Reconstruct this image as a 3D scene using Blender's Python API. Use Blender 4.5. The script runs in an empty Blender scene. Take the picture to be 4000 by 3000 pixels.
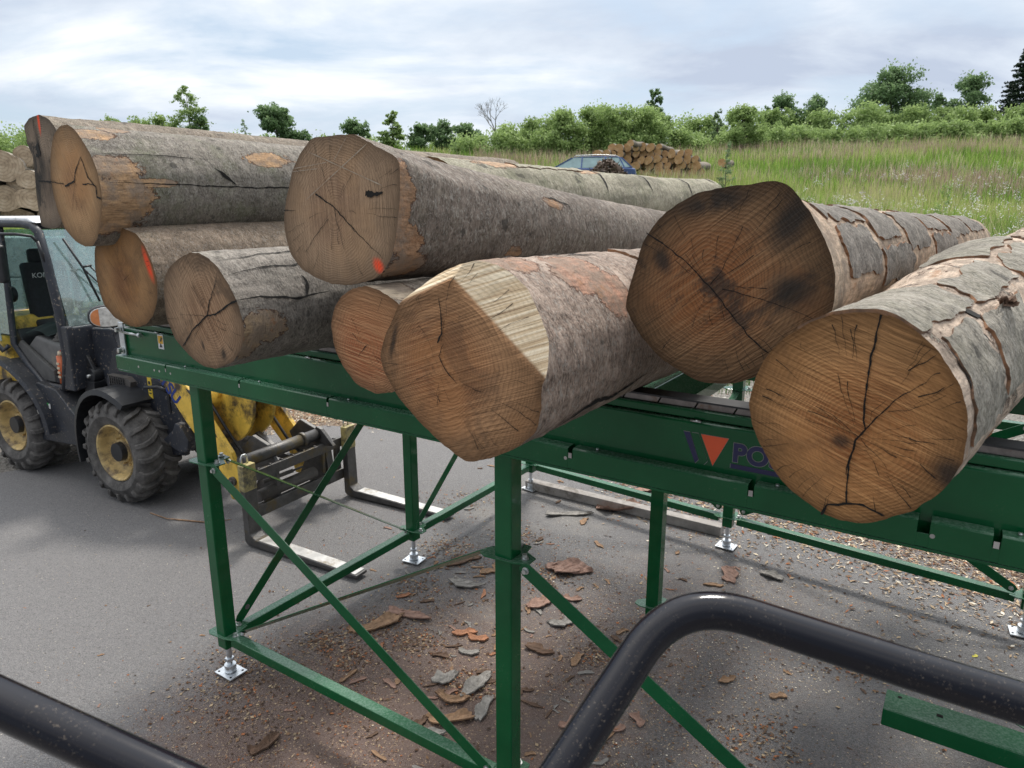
import bpy, bmesh, math, random
import numpy as np
from mathutils import Vector, Matrix
random.seed(7)
rng = np.random.default_rng(11)
PI = math.pi
R = math.radians
scene = bpy.context.scene
C = bpy.data.collections.new("Scene objects")
scene.collection.children.link(C)

# ------------------------------------------------------------------ camera
CAMH = 2.73
FPX = 2775.0
PITCH = math.atan(690 / 2775.0)
cp, sp = math.cos(PITCH), math.sin(PITCH)
cam_d = bpy.data.cameras.new("camera")
cam_d.sensor_width = 36
cam_d.lens = 36 * FPX / 4000
cam_d.clip_end = 1500
cam_d.clip_start = 0.05
cam_d.dof.use_dof = True
cam_d.dof.focus_distance = 3.0
cam_d.dof.aperture_fstop = 8.0
cam = bpy.data.objects.new("camera", cam_d)
cam.location = (0, 0, CAMH)
cam.rotation_euler = (PI / 2 - PITCH, 0, 0)
C.objects.link(cam)
scene.camera = cam
scene.view_settings.view_transform = 'Standard'
scene.view_settings.look = 'None'
scene.view_settings.exposure = 0

def ray(x, y):
    """direction in the world seen at photograph pixel (4000x3000)"""
    a = (x - 2000) / FPX
    b = (y - 1500) / FPX
    return np.array([a, cp - b * sp, -(sp + b * cp)])
CAM = np.array([0, 0, CAMH])
def hit(px, P0, n):
    r = ray(*px)
    t = np.dot(np.asarray(P0) - CAM, n) / np.dot(r, n)
    return CAM + t * r
def ground_at(x, y, z=0.0):
    return hit((x, y), (0, 0, z), (0, 0, 1))
def at_depth(x, y, fwd):
    return hit((x, y), (0, fwd, 0), (0, 1, 0))

# ------------------------------------------------------------------ tags
def tag(o, label=None, cat=None, group=None, kind=None):
    if label: o['label'] = label
    if cat: o['category'] = cat
    if group: o['group'] = group
    if kind: o['kind'] = kind
    return o
def empty(name, loc, label=None, cat=None, group=None, rz=0.0, parent=None):
    o = bpy.data.objects.new(name, None)
    o.empty_display_size = 0.1
    C.objects.link(o)
    o.location = loc
    o.rotation_euler = (0, 0, rz)
    if parent: o.parent = parent
    return tag(o, label, cat, group)

# ------------------------------------------------------------------ mesh builder
class MB:
    def __init__(s):
        s.v = []; s.f = []; s.m = []; s.sm = []
    def add(s, vs, fs, mi=0, smooth=False):
        o = len(s.v)
        s.v += [tuple(map(float, v)) for v in vs]
        for f in fs:
            s.f.append([o + i for i in f]); s.m.append(mi); s.sm.append(smooth)
    def box(s, c, size, rot=None, mi=0):
        hx, hy, hz = size[0] / 2, size[1] / 2, size[2] / 2
        vs = [Vector((x, y, z)) for x in (-hx, hx) for y in (-hy, hy) for z in (-hz, hz)]
        if rot is not None: vs = [rot @ v for v in vs]
        vs = [v + Vector(c) for v in vs]
        s.add(vs, [(0, 1, 3, 2), (4, 6, 7, 5), (0, 4, 5, 1), (2, 3, 7, 6), (0, 2, 6, 4), (1, 5, 7, 3)], mi)
    def bar(s, p0, p1, w, h, up=(0, 0, 1), mi=0):
        """box from p0 to p1, w sideways, h along up"""
        p0 = Vector(p0); p1 = Vector(p1)
        d = (p1 - p0); L = d.length; d.normalize()
        up = Vector(up); side = d.cross(up)
        if side.length < 1e-4: side = d.cross(Vector((1, 0, 0)))
        side.normalize(); up = side.cross(d).normalized()
        rot = Matrix((d, side, up)).transposed()
        s.box((p0 + p1) / 2, (L, w, h), rot, mi)
    def cyl(s, p0, p1, r0, r1=None, seg=20, mi=0, smooth=True, caps=True):
        if r1 is None: r1 = r0
        p0 = Vector(p0); p1 = Vector(p1); d = (p1 - p0).normalized()
        a = d.cross(Vector((0, 0, 1)))
        if a.length < 1e-3: a = Vector((1, 0, 0))
        a.normalize(); b = d.cross(a)
        vs = []
        for p, r in ((p0, r0), (p1, r1)):
            for i in range(seg):
                t = 2 * PI * i / seg
                vs.append(p + a * math.cos(t) * r + b * math.sin(t) * r)
        s.add(vs, [(i, (i + 1) % seg, seg + (i + 1) % seg, seg + i) for i in range(seg)], mi, smooth)
        if caps:
            o = len(s.v) - 2 * seg
            s.f.append([o + i for i in range(seg)][::-1]); s.m.append(mi); s.sm.append(False)
            s.f.append([o + seg + i for i in range(seg)]); s.m.append(mi); s.sm.append(False)
    def tube(s, pts, r, seg=12, mi=0, closed_ends=True):
        pts = [Vector(p) for p in pts]
        n = len(pts); rs = r if isinstance(r, (list, tuple)) else [r] * n
        t0 = (pts[1] - pts[0]).normalized()
        a = t0.cross(Vector((0, 0, 1)))
        if a.length < 1e-3: a = Vector((1, 0, 0))
        a.normalize()
        vs = []
        for i, p in enumerate(pts):
            t = (pts[min(i + 1, n - 1)] - pts[max(i - 1, 0)]).normalized()
            a = (a - t * a.dot(t)).normalized(); b = t.cross(a)
            for k in range(seg):
                q = 2 * PI * k / seg
                vs.append(p + (a * math.cos(q) + b * math.sin(q)) * rs[i])
        fs = []
        for i in range(n - 1):
            for k in range(seg):
                fs.append((i * seg + k, i * seg + (k + 1) % seg, (i + 1) * seg + (k + 1) % seg, (i + 1) * seg + k))
        s.add(vs, fs, mi, True)
        if closed_ends:
            o = len(s.v) - n * seg
            s.f.append([o + k for k in range(seg)][::-1]); s.m.append(mi); s.sm.append(False)
            s.f.append([o + (n - 1) * seg + k for k in range(seg)]); s.m.append(mi); s.sm.append(False)
    def prism(s, poly, a, b, org, ext, mi=0):
        """poly of (x,y) placed as org + a*x + b*y, extruded by vector ext"""
        a = Vector(a); b = Vector(b); org = Vector(org); ext = Vector(ext)
        n = len(poly)
        v0 = [org + a * x + b * y for x, y in poly]
        s.add(v0 + [v + ext for v in v0],
              [list(range(n)), list(range(n, 2 * n))[::-1]] + [(i, (i + 1) % n, n + (i + 1) % n, n + i) for i in range(n)], mi)
    def lathe(s, prof, p0, axis, seg=32, mi=0, smooth=True, close=False):
        """prof: (r, h) along axis"""
        p0 = Vector(p0); d = Vector(axis).normalized()
        a = d.cross(Vector((0, 0, 1)))
        if a.length < 1e-3: a = Vector((1, 0, 0))
        a.normalize(); b = d.cross(a)
        vs = []
        for r, h in prof:
            for k in range(seg):
                q = 2 * PI * k / seg
                vs.append(p0 + d * h + (a * math.cos(q) + b * math.sin(q)) * r)
        fs = []
        n = len(prof)
        for i in range(n - 1):
            for k in range(seg):
                fs.append((i * seg + k, i * seg + (k + 1) % seg, (i + 1) * seg + (k + 1) % seg, (i + 1) * seg + k))
        s.add(vs, fs, mi, smooth)
    def build(s, name, mat, parent=None, bevel=0.0, loc=None, autosmooth=False, seg=2):
        me = bpy.data.meshes.new(name)
        me.from_pydata(s.v, [], s.f)
        mats = mat if isinstance(mat, (list, tuple)) else [mat]
        for m in mats: me.materials.append(m)
        me.polygons.foreach_set('material_index', s.m)
        me.polygons.foreach_set('use_smooth', s.sm)
        bm = bmesh.new(); bm.from_mesh(me)
        bmesh.ops.recalc_face_normals(bm, faces=bm.faces)
        bm.to_mesh(me); bm.free()
        o = bpy.data.objects.new(name, me)
        C.objects.link(o)
        if parent: o.parent = parent
        if loc is not None: o.location = loc
        if bevel:
            md = o.modifiers.new('bevel', 'BEVEL'); md.width = bevel; md.segments = seg
            md.limit_method = 'ANGLE'; md.angle_limit = R(35)
            md.harden_normals = False
        return o

def raw_mesh(name, verts, faces, mat, parent=None, smooth=False, attrs=None, mi=None, loc=None):
    """verts (n,3) array, faces (m,k) array; attrs {name: ('FLOAT'|'FLOAT_VECTOR'|'FLOAT_COLOR', array)}"""
    verts = np.asarray(verts, dtype=np.float32); faces = np.asarray(faces, dtype=np.int32)
    me = bpy.data.meshes.new(name)
    me.vertices.add(len(verts)); me.vertices.foreach_set('co', verts.ravel())
    m, k = faces.shape
    me.loops.add(m * k); me.loops.foreach_set('vertex_index', faces.ravel())
    me.polygons.add(m)
    me.polygons.foreach_set('loop_start', np.arange(0, m * k, k, dtype=np.int32))
    me.polygons.foreach_set('loop_total', np.full(m, k, dtype=np.int32))
    mats = mat if isinstance(mat, (list, tuple)) else [mat]
    for q in mats: me.materials.append(q)
    if mi is not None: me.polygons.foreach_set('material_index', np.asarray(mi, dtype=np.int32))
    me.polygons.foreach_set('use_smooth', np.full(m, bool(smooth)))
    for an, (ty, arr) in (attrs or {}).items():
        at = me.attributes.new(an, ty, 'POINT')
        at.data.foreach_set({'FLOAT': 'value', 'FLOAT_VECTOR': 'vector', 'FLOAT_COLOR': 'color'}[ty],
                            np.asarray(arr, dtype=np.float32).ravel())
    me.update(calc_edges=True); me.validate()
    o = bpy.data.objects.new(name, me)
    C.objects.link(o)
    if parent: o.parent = parent
    if loc is not None: o.location = loc
    return o

# numpy value noise ---------------------------------------------------------
_perm = rng.random((32, 32, 32))
def vnoise(P):
    P = np.asarray(P); i = np.floor(P).astype(int); f = P - i; f = f * f * (3 - 2 * f)
    out = 0
    for dx in (0, 1):
        for dy in (0, 1):
            for dz in (0, 1):
                w = (f[..., 0] if dx else 1 - f[..., 0]) * (f[..., 1] if dy else 1 - f[..., 1]) * (f[..., 2] if dz else 1 - f[..., 2])
                out = out + w * _perm[(i[..., 0] + dx) % 32, (i[..., 1] + dy) % 32, (i[..., 2] + dz) % 32]
    return out * 2 - 1
def fbm(P, oct=4):
    a = 1; o = 0; P = np.asarray(P, float)
    for k in range(oct):
        o = o + a * vnoise(P); P = P * 2.03 + 7.1; a *= 0.5
    return o / 2

# ------------------------------------------------------------------ material helpers
class NT:
    def __init__(s, name, rough=0.7, metal=0.0, spec=0.5):
        s.m = bpy.data.materials.new(name); s.m.use_nodes = True
        s.t = s.m.node_tree; s.n = s.t.nodes; s.l = s.t.links
        s.b = s.n['Principled BSDF']
        s.b.inputs['Roughness'].default_value = rough
        s.b.inputs['Metallic'].default_value = metal
        s.b.inputs['Specular IOR Level'].default_value = spec
    def node(s, typ, **kw):
        n = s.n.new(typ)
        for k, v in kw.items(): setattr(n, k, v)
        return n
    def set(s, sock, v):
        if hasattr(v, 'is_output') or isinstance(v, bpy.types.NodeSocket): s.l.new(v, sock)
        elif isinstance(v, (tuple, list)) and len(v) == 3 and sock.type == 'RGBA': sock.default_value = (*v, 1)
        else: sock.default_value = v
    def coord(s, kind='Object', attr=None, scale=(1, 1, 1), rot=(0, 0, 0), loc=(0, 0, 0)):
        if attr:
            a = s.node('ShaderNodeAttribute'); a.attribute_name = attr; src = a.outputs['Vector']
        elif kind == 'World':
            src = s.node('ShaderNodeNewGeometry').outputs['Position']
        else: src = s.node('ShaderNodeTexCoord').outputs[kind]
        mp = s.node('ShaderNodeMapping'); s.l.new(src, mp.inputs[0])
        mp.inputs['Scale'].default_value = scale; mp.inputs['Rotation'].default_value = rot
        mp.inputs['Location'].default_value = loc
        return mp.outputs[0]
    def attr(s, name, out='Fac'):
        a = s.node('ShaderNodeAttribute'); a.attribute_name = name; return a.outputs[out]
    def noise(s, vec, scale=5, detail=4, rough=0.6, dist=0.0):
        n = s.node('ShaderNodeTexNoise'); s.l.new(vec, n.inputs['Vector'])
        n.inputs['Scale'].default_value = scale; n.inputs['Detail'].default_value = detail
        n.inputs['Roughness'].default_value = rough; n.inputs['Distortion'].default_value = dist
        return n.outputs['Fac']
    def voro(s, vec, scale=5, feature='F1', out='Distance', rnd=1.0):
        n = s.node('ShaderNodeTexVoronoi', feature=feature); s.l.new(vec, n.inputs['Vector'])
        n.inputs['Scale'].default_value = scale; n.inputs['Randomness'].default_value = rnd
        return n.outputs[out]
    def ramp(s, fac, stops, interp='LINEAR'):
        n = s.node('ShaderNodeValToRGB'); n.color_ramp.interpolation = interp
        s.set(n.inputs[0], fac); e = n.color_ramp.elements
        while len(e) > 1: e.remove(e[-1])
        e[0].position = stops[0][0]; e[0].color = s._c(stops[0][1])
        for p, c in stops[1:]:
            q = e.new(p); q.color = s._c(c)
        return n.outputs[0]
    def _c(s, c):
        if isinstance(c, (int, float)): return (c, c, c, 1)
        return (*c, 1) if len(c) == 3 else c
    def mix(s, fac, a, b, mode='MIX'):
        n = s.node('ShaderNodeMix', data_type='RGBA', blend_type=mode)
        s.set(n.inputs[0], fac); s.set(n.inputs[6], a if not isinstance(a, tuple) else s._c(a)); s.set(n.inputs[7], b if not isinstance(b, tuple) else s._c(b))
        return n.outputs[2]
    def math(s, op, a, b=0.0, c=None, clamp=False):
        n = s.node('ShaderNodeMath', operation=op, use_clamp=clamp)
        s.set(n.inputs[0], a); s.set(n.inputs[1], b)
        if c is not None: s.set(n.inputs[2], c)
        return n.outputs[0]
    def smooth(s, v, lo, hi, a=0.0, b=1.0):
        n = s.node('ShaderNodeMapRange', interpolation_type='SMOOTHSTEP')
        s.set(n.inputs[0], v)
        n.inputs[1].default_value = lo; n.inputs[2].default_value = hi
        n.inputs[3].default_value = a; n.inputs[4].default_value = b
        return n.outputs[0]
    def bump(s, h, dist=0.01, strength=1.0, prev=None):
        n = s.node('ShaderNodeBump'); s.set(n.inputs['Height'], h)
        n.inputs['Distance'].default_value = dist; n.inputs['Strength'].default_value = strength
        if prev is not None: s.l.new(prev, n.inputs['Normal'])
        return n.outputs[0]
    def out(s, color=None, normal=None, rough=None):
        if color is not None: s.set(s.b.inputs['Base Color'], s._c(color) if isinstance(color, tuple) else color)
        if normal is not None: s.l.new(normal, s.b.inputs['Normal'])
        if rough is not None: s.set(s.b.inputs['Roughness'], rough)
        return s.m

def plain(name, col, rough=0.6, metal=0.0, var=0.25, scale=12, dirt=None, dirt_amt=0.5, bump=0.0, kind='Object'):
    t = NT(name, rough, metal)
    v = t.coord(kind)
    n = t.noise(v, scale, 5, 0.65)
    dark = tuple(c * (1 - var) for c in col); lite = tuple(min(1, c * (1 + var)) for c in col)
    c = t.ramp(n, [(0.3, dark), (0.7, lite)])
    if dirt:
        d = t.noise(v, scale * 0.35, 8, 0.72)
        c = t.mix(t.smooth(d, 0.62 - dirt_amt * 0.2, 0.72 - dirt_amt * 0.1), c, dirt)
    nn = None
    if bump: nn = t.bump(t.noise(v, scale * 6, 4, 0.6), bump)
    rr = t.math('MULTIPLY_ADD', n, 0.25, rough - 0.12)
    return t.out(c, nn, rr)

# ------------------------------------------------------------------ common materials
M = {}
def m_green():
    t = NT('green_gloss_paint', 0.28, 0.0, 0.15)
    v = t.coord('World')
    n = t.noise(v, 3, 4)
    c = t.ramp(n, [(0.3, (0.002, 0.070, 0.022)), (0.7, (0.005, 0.105, 0.034))])
    dust = t.noise(v, 90, 3, 0.7)  # speck noise: dust flecks, and break-up of the painted reflection on top faces
    d2 = t.noise(v, 6, 5, 0.7)
    f = t.math('MULTIPLY', t.smooth(dust, 0.58, 0.72), t.smooth(d2, 0.45, 0.7))
    c = t.mix(t.math('MULTIPLY', f, 0.45), c, (0.10, 0.13, 0.08))
    rb_ = t.noise(v, 17, 6, 0.75)
    c = t.mix(t.smooth(rb_, 0.66, 0.70, 0, 0.4), c, (0.025, 0.075, 0.035))
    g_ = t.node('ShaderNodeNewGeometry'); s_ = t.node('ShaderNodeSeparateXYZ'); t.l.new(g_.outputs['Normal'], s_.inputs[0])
    c = t.mix(t.math('MULTIPLY', t.smooth(s_.outputs[2], 0.5, 0.9), t.smooth(dust, 0.35, 0.70, 0.16, 0.5)), c, (0.22, 0.32, 0.26))  # upward faces paled: sky reflection painted into the colour, broken up by specks
    b = t.bump(t.noise(v, 9, 3), 0.0006)
    t.b.inputs['Coat Weight'].default_value = 0.35; t.b.inputs['Coat Roughness'].default_value = 0.05; t.b.inputs['Coat IOR'].default_value = 1.5
    return t.out(c, b, t.math('MULTIPLY_ADD', d2, 0.30, 0.08))
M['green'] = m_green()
M['zinc'] = plain('galvanised_steel', (0.62, 0.65, 0.68), 0.35, 0.85, 0.2, 30)
M['bolt'] = plain('bolt_steel', (0.55, 0.56, 0.55), 0.35, 0.9, 0.2, 60)
M['chain'] = plain('chain_steel', (0.20, 0.18, 0.17), 0.38, 0.7, 0.35, 20, (0.16, 0.09, 0.05), 0.4)
M['black'] = plain('black_plastic', (0.018, 0.019, 0.022), 0.45, 0, 0.3, 15, (0.09, 0.08, 0.07), 0.15)
M['dark_hole'] = plain('dark_gap', (0.004, 0.003, 0.002), 0.95, 0, 0.2, 20)

def m_tube():
    t = NT('black_painted_tube', 0.2, 0.0, 0.05)
    t.b.inputs['Coat Weight'].default_value = 0.55; t.b.inputs['Coat Roughness'].default_value = 0.12; t.b.inputs['Coat IOR'].default_value = 1.5
    v = t.coord('World')
    n = t.noise(v, 260, 3, 0.7); z = t.noise(v, 9, 4, 0.7)
    f = t.math('MULTIPLY', t.smooth(n, 0.60, 0.70), t.smooth(z, 0.42, 0.66))
    c = t.mix(t.math('MULTIPLY', f, 0.75), (0.005, 0.005, 0.009), (0.20, 0.16, 0.12))
    sc = t.noise(t.coord('World', scale=(1, 1, 1)), 24, 6, 0.75)
    c = t.mix(t.smooth(sc, 0.62, 0.72, 0, 0.25), c, (0.07, 0.066, 0.064))
    b = t.bump(n, 0.00006)
    return t.out(c, b, t.math('ADD', t.math('MULTIPLY_ADD', f, 0.5, 0.15), t.smooth(sc, 0.5, 0.75, 0, 0.25)))
M['tube'] = m_tube()

def m_asphalt():
    t = NT('worn_asphalt', 0.88, 0, 0.3)
    v = t.coord('World')
    g = t.noise(v, 150, 3, 0.75)
    g2 = t.voro(v, 110)
    big = t.noise(v, 0.8, 5, 0.65)
    c = t.ramp(g, [(0.25, (0.058, 0.057, 0.057)), (0.5, (0.150, 0.146, 0.146)), (0.78, (0.34, 0.33, 0.33))])
    c = t.mix(t.smooth(big, 0.35, 0.7, 0.0, 0.45), c, (0.145, 0.140, 0.143))
    gm = t.noise(v, 62, 4, 0.8)
    c = t.mix(t.smooth(gm, 0.50, 0.70, 0, 0.55), c, (0.27, 0.26, 0.255)); c = t.mix(t.smooth(gm, 0.46, 0.30, 0, 0.6), c, (0.055, 0.052, 0.052))
    st_ = t.noise(t.coord('World', loc=(3, 1, 0)), 0.45, 6, 0.7)
    c = t.mix(t.smooth(st_, 0.54, 0.68, 0, 0.35), c, (0.30, 0.28, 0.25))
    # pale worn specks and sawdust
    sp_ = t.noise(v, 55, 2, 0.5)
    c = t.mix(t.smooth(sp_, 0.70, 0.76, 0, 0.75), c, (0.40, 0.36, 0.31))
    dk = t.noise(v, 38, 2, 0.5)
    c = t.mix(t.smooth(dk, 0.70, 0.76, 0, 0.7), c, (0.03, 0.02, 0.015))
    # brown bark dust where the attribute says so
    a = t.attr('dust')
    br = t.noise(v, 7, 8, 0.75)
    f = t.smooth(t.math('MULTIPLY', a, t.math('ADD', br, 0.35)), 0.30, 0.75)
    c = t.mix(t.math('MULTIPLY', f, 0.62), c, (0.135, 0.072, 0.048))
    ss = t.math('MULTIPLY', t.smooth(t.noise(v, 75, 2, 0.5), 0.61, 0.68), t.smooth(a, 0.2, 0.8))
    c = t.mix(t.math('MULTIPLY', ss, 0.7), c, (0.42, 0.30, 0.19))
    b = t.bump(g, 0.004)
    b = t.bump(g2, 0.003, prev=b)
    return t.out(c, b)
M['asphalt'] = m_asphalt()

def m_terrain():
    t = NT('gravel_and_soil', 0.95, 0, 0.2)
    v = t.coord('World')
    g = t.voro(v, 16, out='Color'); gd = t.voro(v, 16)
    gs = t.noise(v, 30, 5, 0.7)
    grav = t.ramp(gs, [(0.25, (0.07, 0.064, 0.058)), (0.5, (0.20, 0.185, 0.165)), (0.75, (0.42, 0.40, 0.36))])
    litter = t.ramp(t.noise(t.coord('World', scale=(1, 2.4, 1), rot=(0, 0, 0.7)), 14, 6, 0.75),
                    [(0.3, (0.06, 0.035, 0.022)), (0.5, (0.22, 0.15, 0.10)), (0.68, (0.52, 0.42, 0.31))])
    l = t.attr('litter'); gr = t.attr('grass')
    nz = t.noise(v, 1.6, 5, 0.7)
    c = t.mix(t.smooth(t.math('ADD', l, t.math('MULTIPLY', nz, 0.6)), 0.55, 0.95), grav, litter)
    green = t.ramp(t.noise(v, 3, 6, 0.7), [(0.3, (0.022, 0.050, 0.010)), (0.7, (0.075, 0.125, 0.028))])
    c = t.mix(t.smooth(t.math('ADD', gr, t.math('MULTIPLY', t.noise(v, 5, 5, 0.7), 0.7)), 0.55, 1.0), c, green)
    b = t.bump(gd, 0.03, prev=t.bump(gs, 0.03))
    return t.out(c, b)
M['terrain'] = m_terrain()

def m_leaf(name, base, dark, lite, trans=0.42):
    """foliage colour from a per-vertex 'shade' attribute"""
    t = NT(name, 0.6, 0, 0.25)
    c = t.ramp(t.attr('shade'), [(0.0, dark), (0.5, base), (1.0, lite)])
    t.set(t.b.inputs['Base Color'], c)
    tr = t.node('ShaderNodeBsdfTranslucent'); t.l.new(c, tr.inputs[0])
    mx = t.node('ShaderNodeMixShader'); mx.inputs[0].default_value = trans
    t.l.new(t.b.outputs[0], mx.inputs[1]); t.l.new(tr.outputs[0], mx.inputs[2])
    t.l.new(mx.outputs[0], t.n['Material Output'].inputs[0])
    return t.m
M['leaf_mid'] = m_leaf('mid_green_leaves', (0.27, 0.37, 0.13), (0.15, 0.23, 0.075), (0.42, 0.54, 0.22))
M['leaf_dark'] = m_leaf('dark_green_leaves', (0.165, 0.26, 0.115), (0.095, 0.16, 0.075), (0.29, 0.40, 0.19))
M['leaf_pale'] = m_leaf('pale_grey_green_leaves', (0.24, 0.33, 0.17), (0.12, 0.18, 0.08), (0.42, 0.52, 0.30))
M['needle'] = m_leaf('conifer_needles', (0.022, 0.042, 0.022), (0.008, 0.017, 0.01), (0.05, 0.085, 0.04), 0.1)
M['trunk'] = plain('tree_trunk_bark', (0.10, 0.085, 0.07), 0.9, 0, 0.4, 6)
def m_vcol(name, rough=0.7, trans=0.3):
    t = NT(name, rough, 0, 0.2)
    c = t.attr('tint', 'Color'); t.set(t.b.inputs['Base Color'], c)
    tr = t.node('ShaderNodeBsdfTranslucent'); t.l.new(c, tr.inputs[0])
    mx = t.node('ShaderNodeMixShader'); mx.inputs[0].default_value = trans
    t.l.new(t.b.outputs[0], mx.inputs[1]); t.l.new(tr.outputs[0], mx.inputs[2])
    t.l.new(mx.outputs[0], t.n['Material Output'].inputs[0])
    return t.m
M['grass'] = m_vcol('meadow_blades')
M['chips'] = m_vcol('wood_chip_bits', 0.85, 0.0)

# ------------------------------------------------------------------ world and sun
SUN_EL, SUN_AZ = 58.0, 12.0      # azimuth clockwise from the viewing direction (+Y)
w = bpy.data.worlds.new("World"); scene.world = w; w.use_nodes = True
wt = w.node_tree; wn = wt.nodes; wl = wt.links
bg = wn['Background']
sky = wn.new('ShaderNodeTexSky'); sky.sky_type = 'NISHITA'; sky.sun_disc = False
sky.sun_elevation = R(SUN_EL); sky.sun_rotation = R(SUN_AZ); sky.altitude = 200
sky.air_density = 1.0; sky.dust_density = 2.5; sky.ozone_density = 1.5
def wnode(t, **k):
    n = wn.new(t)
    for a, b in k.items(): setattr(n, a, b)
    return n
tc = wnode('ShaderNodeTexCoord')
sep = wnode('ShaderNodeSeparateXYZ'); wl.new(tc.outputs['Generated'], sep.inputs[0])
zc = wnode('ShaderNodeMath', operation='MAXIMUM'); wl.new(sep.outputs[2], zc.inputs[0]); zc.inputs[1].default_value = 0.0
za = wnode('ShaderNodeMath', operation='ADD'); wl.new(zc.outputs[0], za.inputs[0]); za.inputs[1].default_value = 0.16
dx = wnode('ShaderNodeMath', operation='DIVIDE'); wl.new(sep.outputs[0], dx.inputs[0]); wl.new(za.outputs[0], dx.inputs[1])
dy = wnode('ShaderNodeMath', operation='DIVIDE'); wl.new(sep.outputs[1], dy.inputs[0]); wl.new(za.outputs[0], dy.inputs[1])
cmb = wnode('ShaderNodeCombineXYZ'); wl.new(dx.outputs[0], cmb.inputs[0]); wl.new(dy.outputs[0], cmb.inputs[1])
def wnoise(scale, detail, rough, loc, dist=0.0):
    mp = wnode('ShaderNodeMapping'); wl.new(cmb.outputs[0], mp.inputs[0]); mp.inputs['Location'].default_value = loc
    mp.inputs['Scale'].default_value = (0.75, 1.0, 1)
    n = wnode('ShaderNodeTexNoise'); wl.new(mp.outputs[0], n.inputs['Vector'])
    n.inputs['Scale'].default_value = scale; n.inputs['Detail'].default_value = detail
    n.inputs['Roughness'].default_value = rough; n.inputs['Distortion'].default_value = dist
    return n.outputs[0]
def wramp(f, stops):
    n = wnode('ShaderNodeValToRGB'); wl.new(f, n.inputs[0]); e = n.color_ramp.elements
    e[0].position = stops[0][0]; e[0].color = (*stops[0][1], 1); e[1].position = stops[1][0]; e[1].color = (*stops[1][1], 1)
    for p, c in stops[2:]:
        q = e.new(p); q.color = (*c, 1)
    return n.outputs[0]
n1 = wnoise(1.25, 10, 0.56, (3.1, 1.7, 0), 0.45)
n2 = wnoise(0.95, 9, 0.58, (8.3, 4.1, 0), 0.3)
cover = wramp(n1, [(0.36, (0, 0, 0)), (0.56, (1, 1, 1))])
ccol = wramp(n2, [(0.34, (0.29, 0.33, 0.405)), (0.47, (0.40, 0.44, 0.495)), (0.60, (0.53, 0.55, 0.575))])
skm = wnode('ShaderNodeMix', data_type='RGBA', blend_type='MULTIPLY'); skm.inputs[0].default_value = 1
wl.new(sky.outputs[0], skm.inputs[6]); skm.inputs[7].default_value = (0.05, 0.05, 0.05, 1)
haze = wnode('ShaderNodeMix', data_type='RGBA'); haze.inputs[0].default_value = 0.62
wl.new(skm.outputs[2], haze.inputs[6]); haze.inputs[7].default_value = (0.37, 0.45, 0.54, 1)
wm = wnode('ShaderNodeMix', data_type='RGBA'); wl.new(cover, wm.inputs[0]); wl.new(haze.outputs[2], wm.inputs[6]); wl.new(ccol, wm.inputs[7])
# scaled so that Background strength stays in the physical range
up = wnode('ShaderNodeMix', data_type='RGBA', blend_type='MULTIPLY'); up.inputs[0].default_value = 1
wl.new(wm.outputs[2], up.inputs[6]); up.inputs[7].default_value = (15.6, 15.6, 15.6, 1)
yh = wnode('ShaderNodeMath', operation='MULTIPLY_ADD'); wl.new(sep.outputs[1], yh.inputs[0]); yh.inputs[1].default_value = 0.5; yh.inputs[2].default_value = 0.5
wnode_y = yh.outputs[0]
# overcast sky: brighter towards the zenith
zr = wramp(sep.outputs[2], [(0.34, (1, 1, 1)), (0.80, (3.3, 3.05, 2.75))])
zm = wnode('ShaderNodeMix', data_type='RGBA', blend_type='MULTIPLY'); zm.inputs[0].default_value = 1
wl.new(up.outputs[2], zm.inputs[6]); wl.new(zr, zm.inputs[7])
# and clearly darker on the side away from the sun
yr = wramp(wnode_y, [(0.30, (0.56, 0.56, 0.57)), (0.58, (1, 1, 1))])
ym = wnode('ShaderNodeMix', data_type='RGBA', blend_type='MULTIPLY'); ym.inputs[0].default_value = 1
wl.new(zm.outputs[2], ym.inputs[6]); wl.new(yr, ym.inputs[7])
wl.new(ym.outputs[2], bg.inputs[0])
bg.inputs[1].default_value = 0.125
sd = bpy.data.lights.new("sun", 'SUN'); sd.energy = 3.2; sd.angle = R(9.0); sd.color = (1.0, 0.95, 0.87)
sun = bpy.data.objects.new("sun", sd); C.objects.link(sun)
dirv = Vector((math.sin(R(SUN_AZ)) * math.cos(R(SUN_EL)), math.cos(R(SUN_AZ)) * math.cos(R(SUN_EL)), math.sin(R(SUN_EL))))
sun.rotation_euler = dirv.to_track_quat('Z', 'Y').to_euler()
sun.location = (0, 0, 30)
# ================================================================== the big logs
def Tview(pts): return [(x * 4000 / 2212, y * 4000 / 2212) for x, y in pts]
def Tz(ox, oy, s): return lambda pts: [(ox + x / s, oy + y / s) for x, y in pts]

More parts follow.
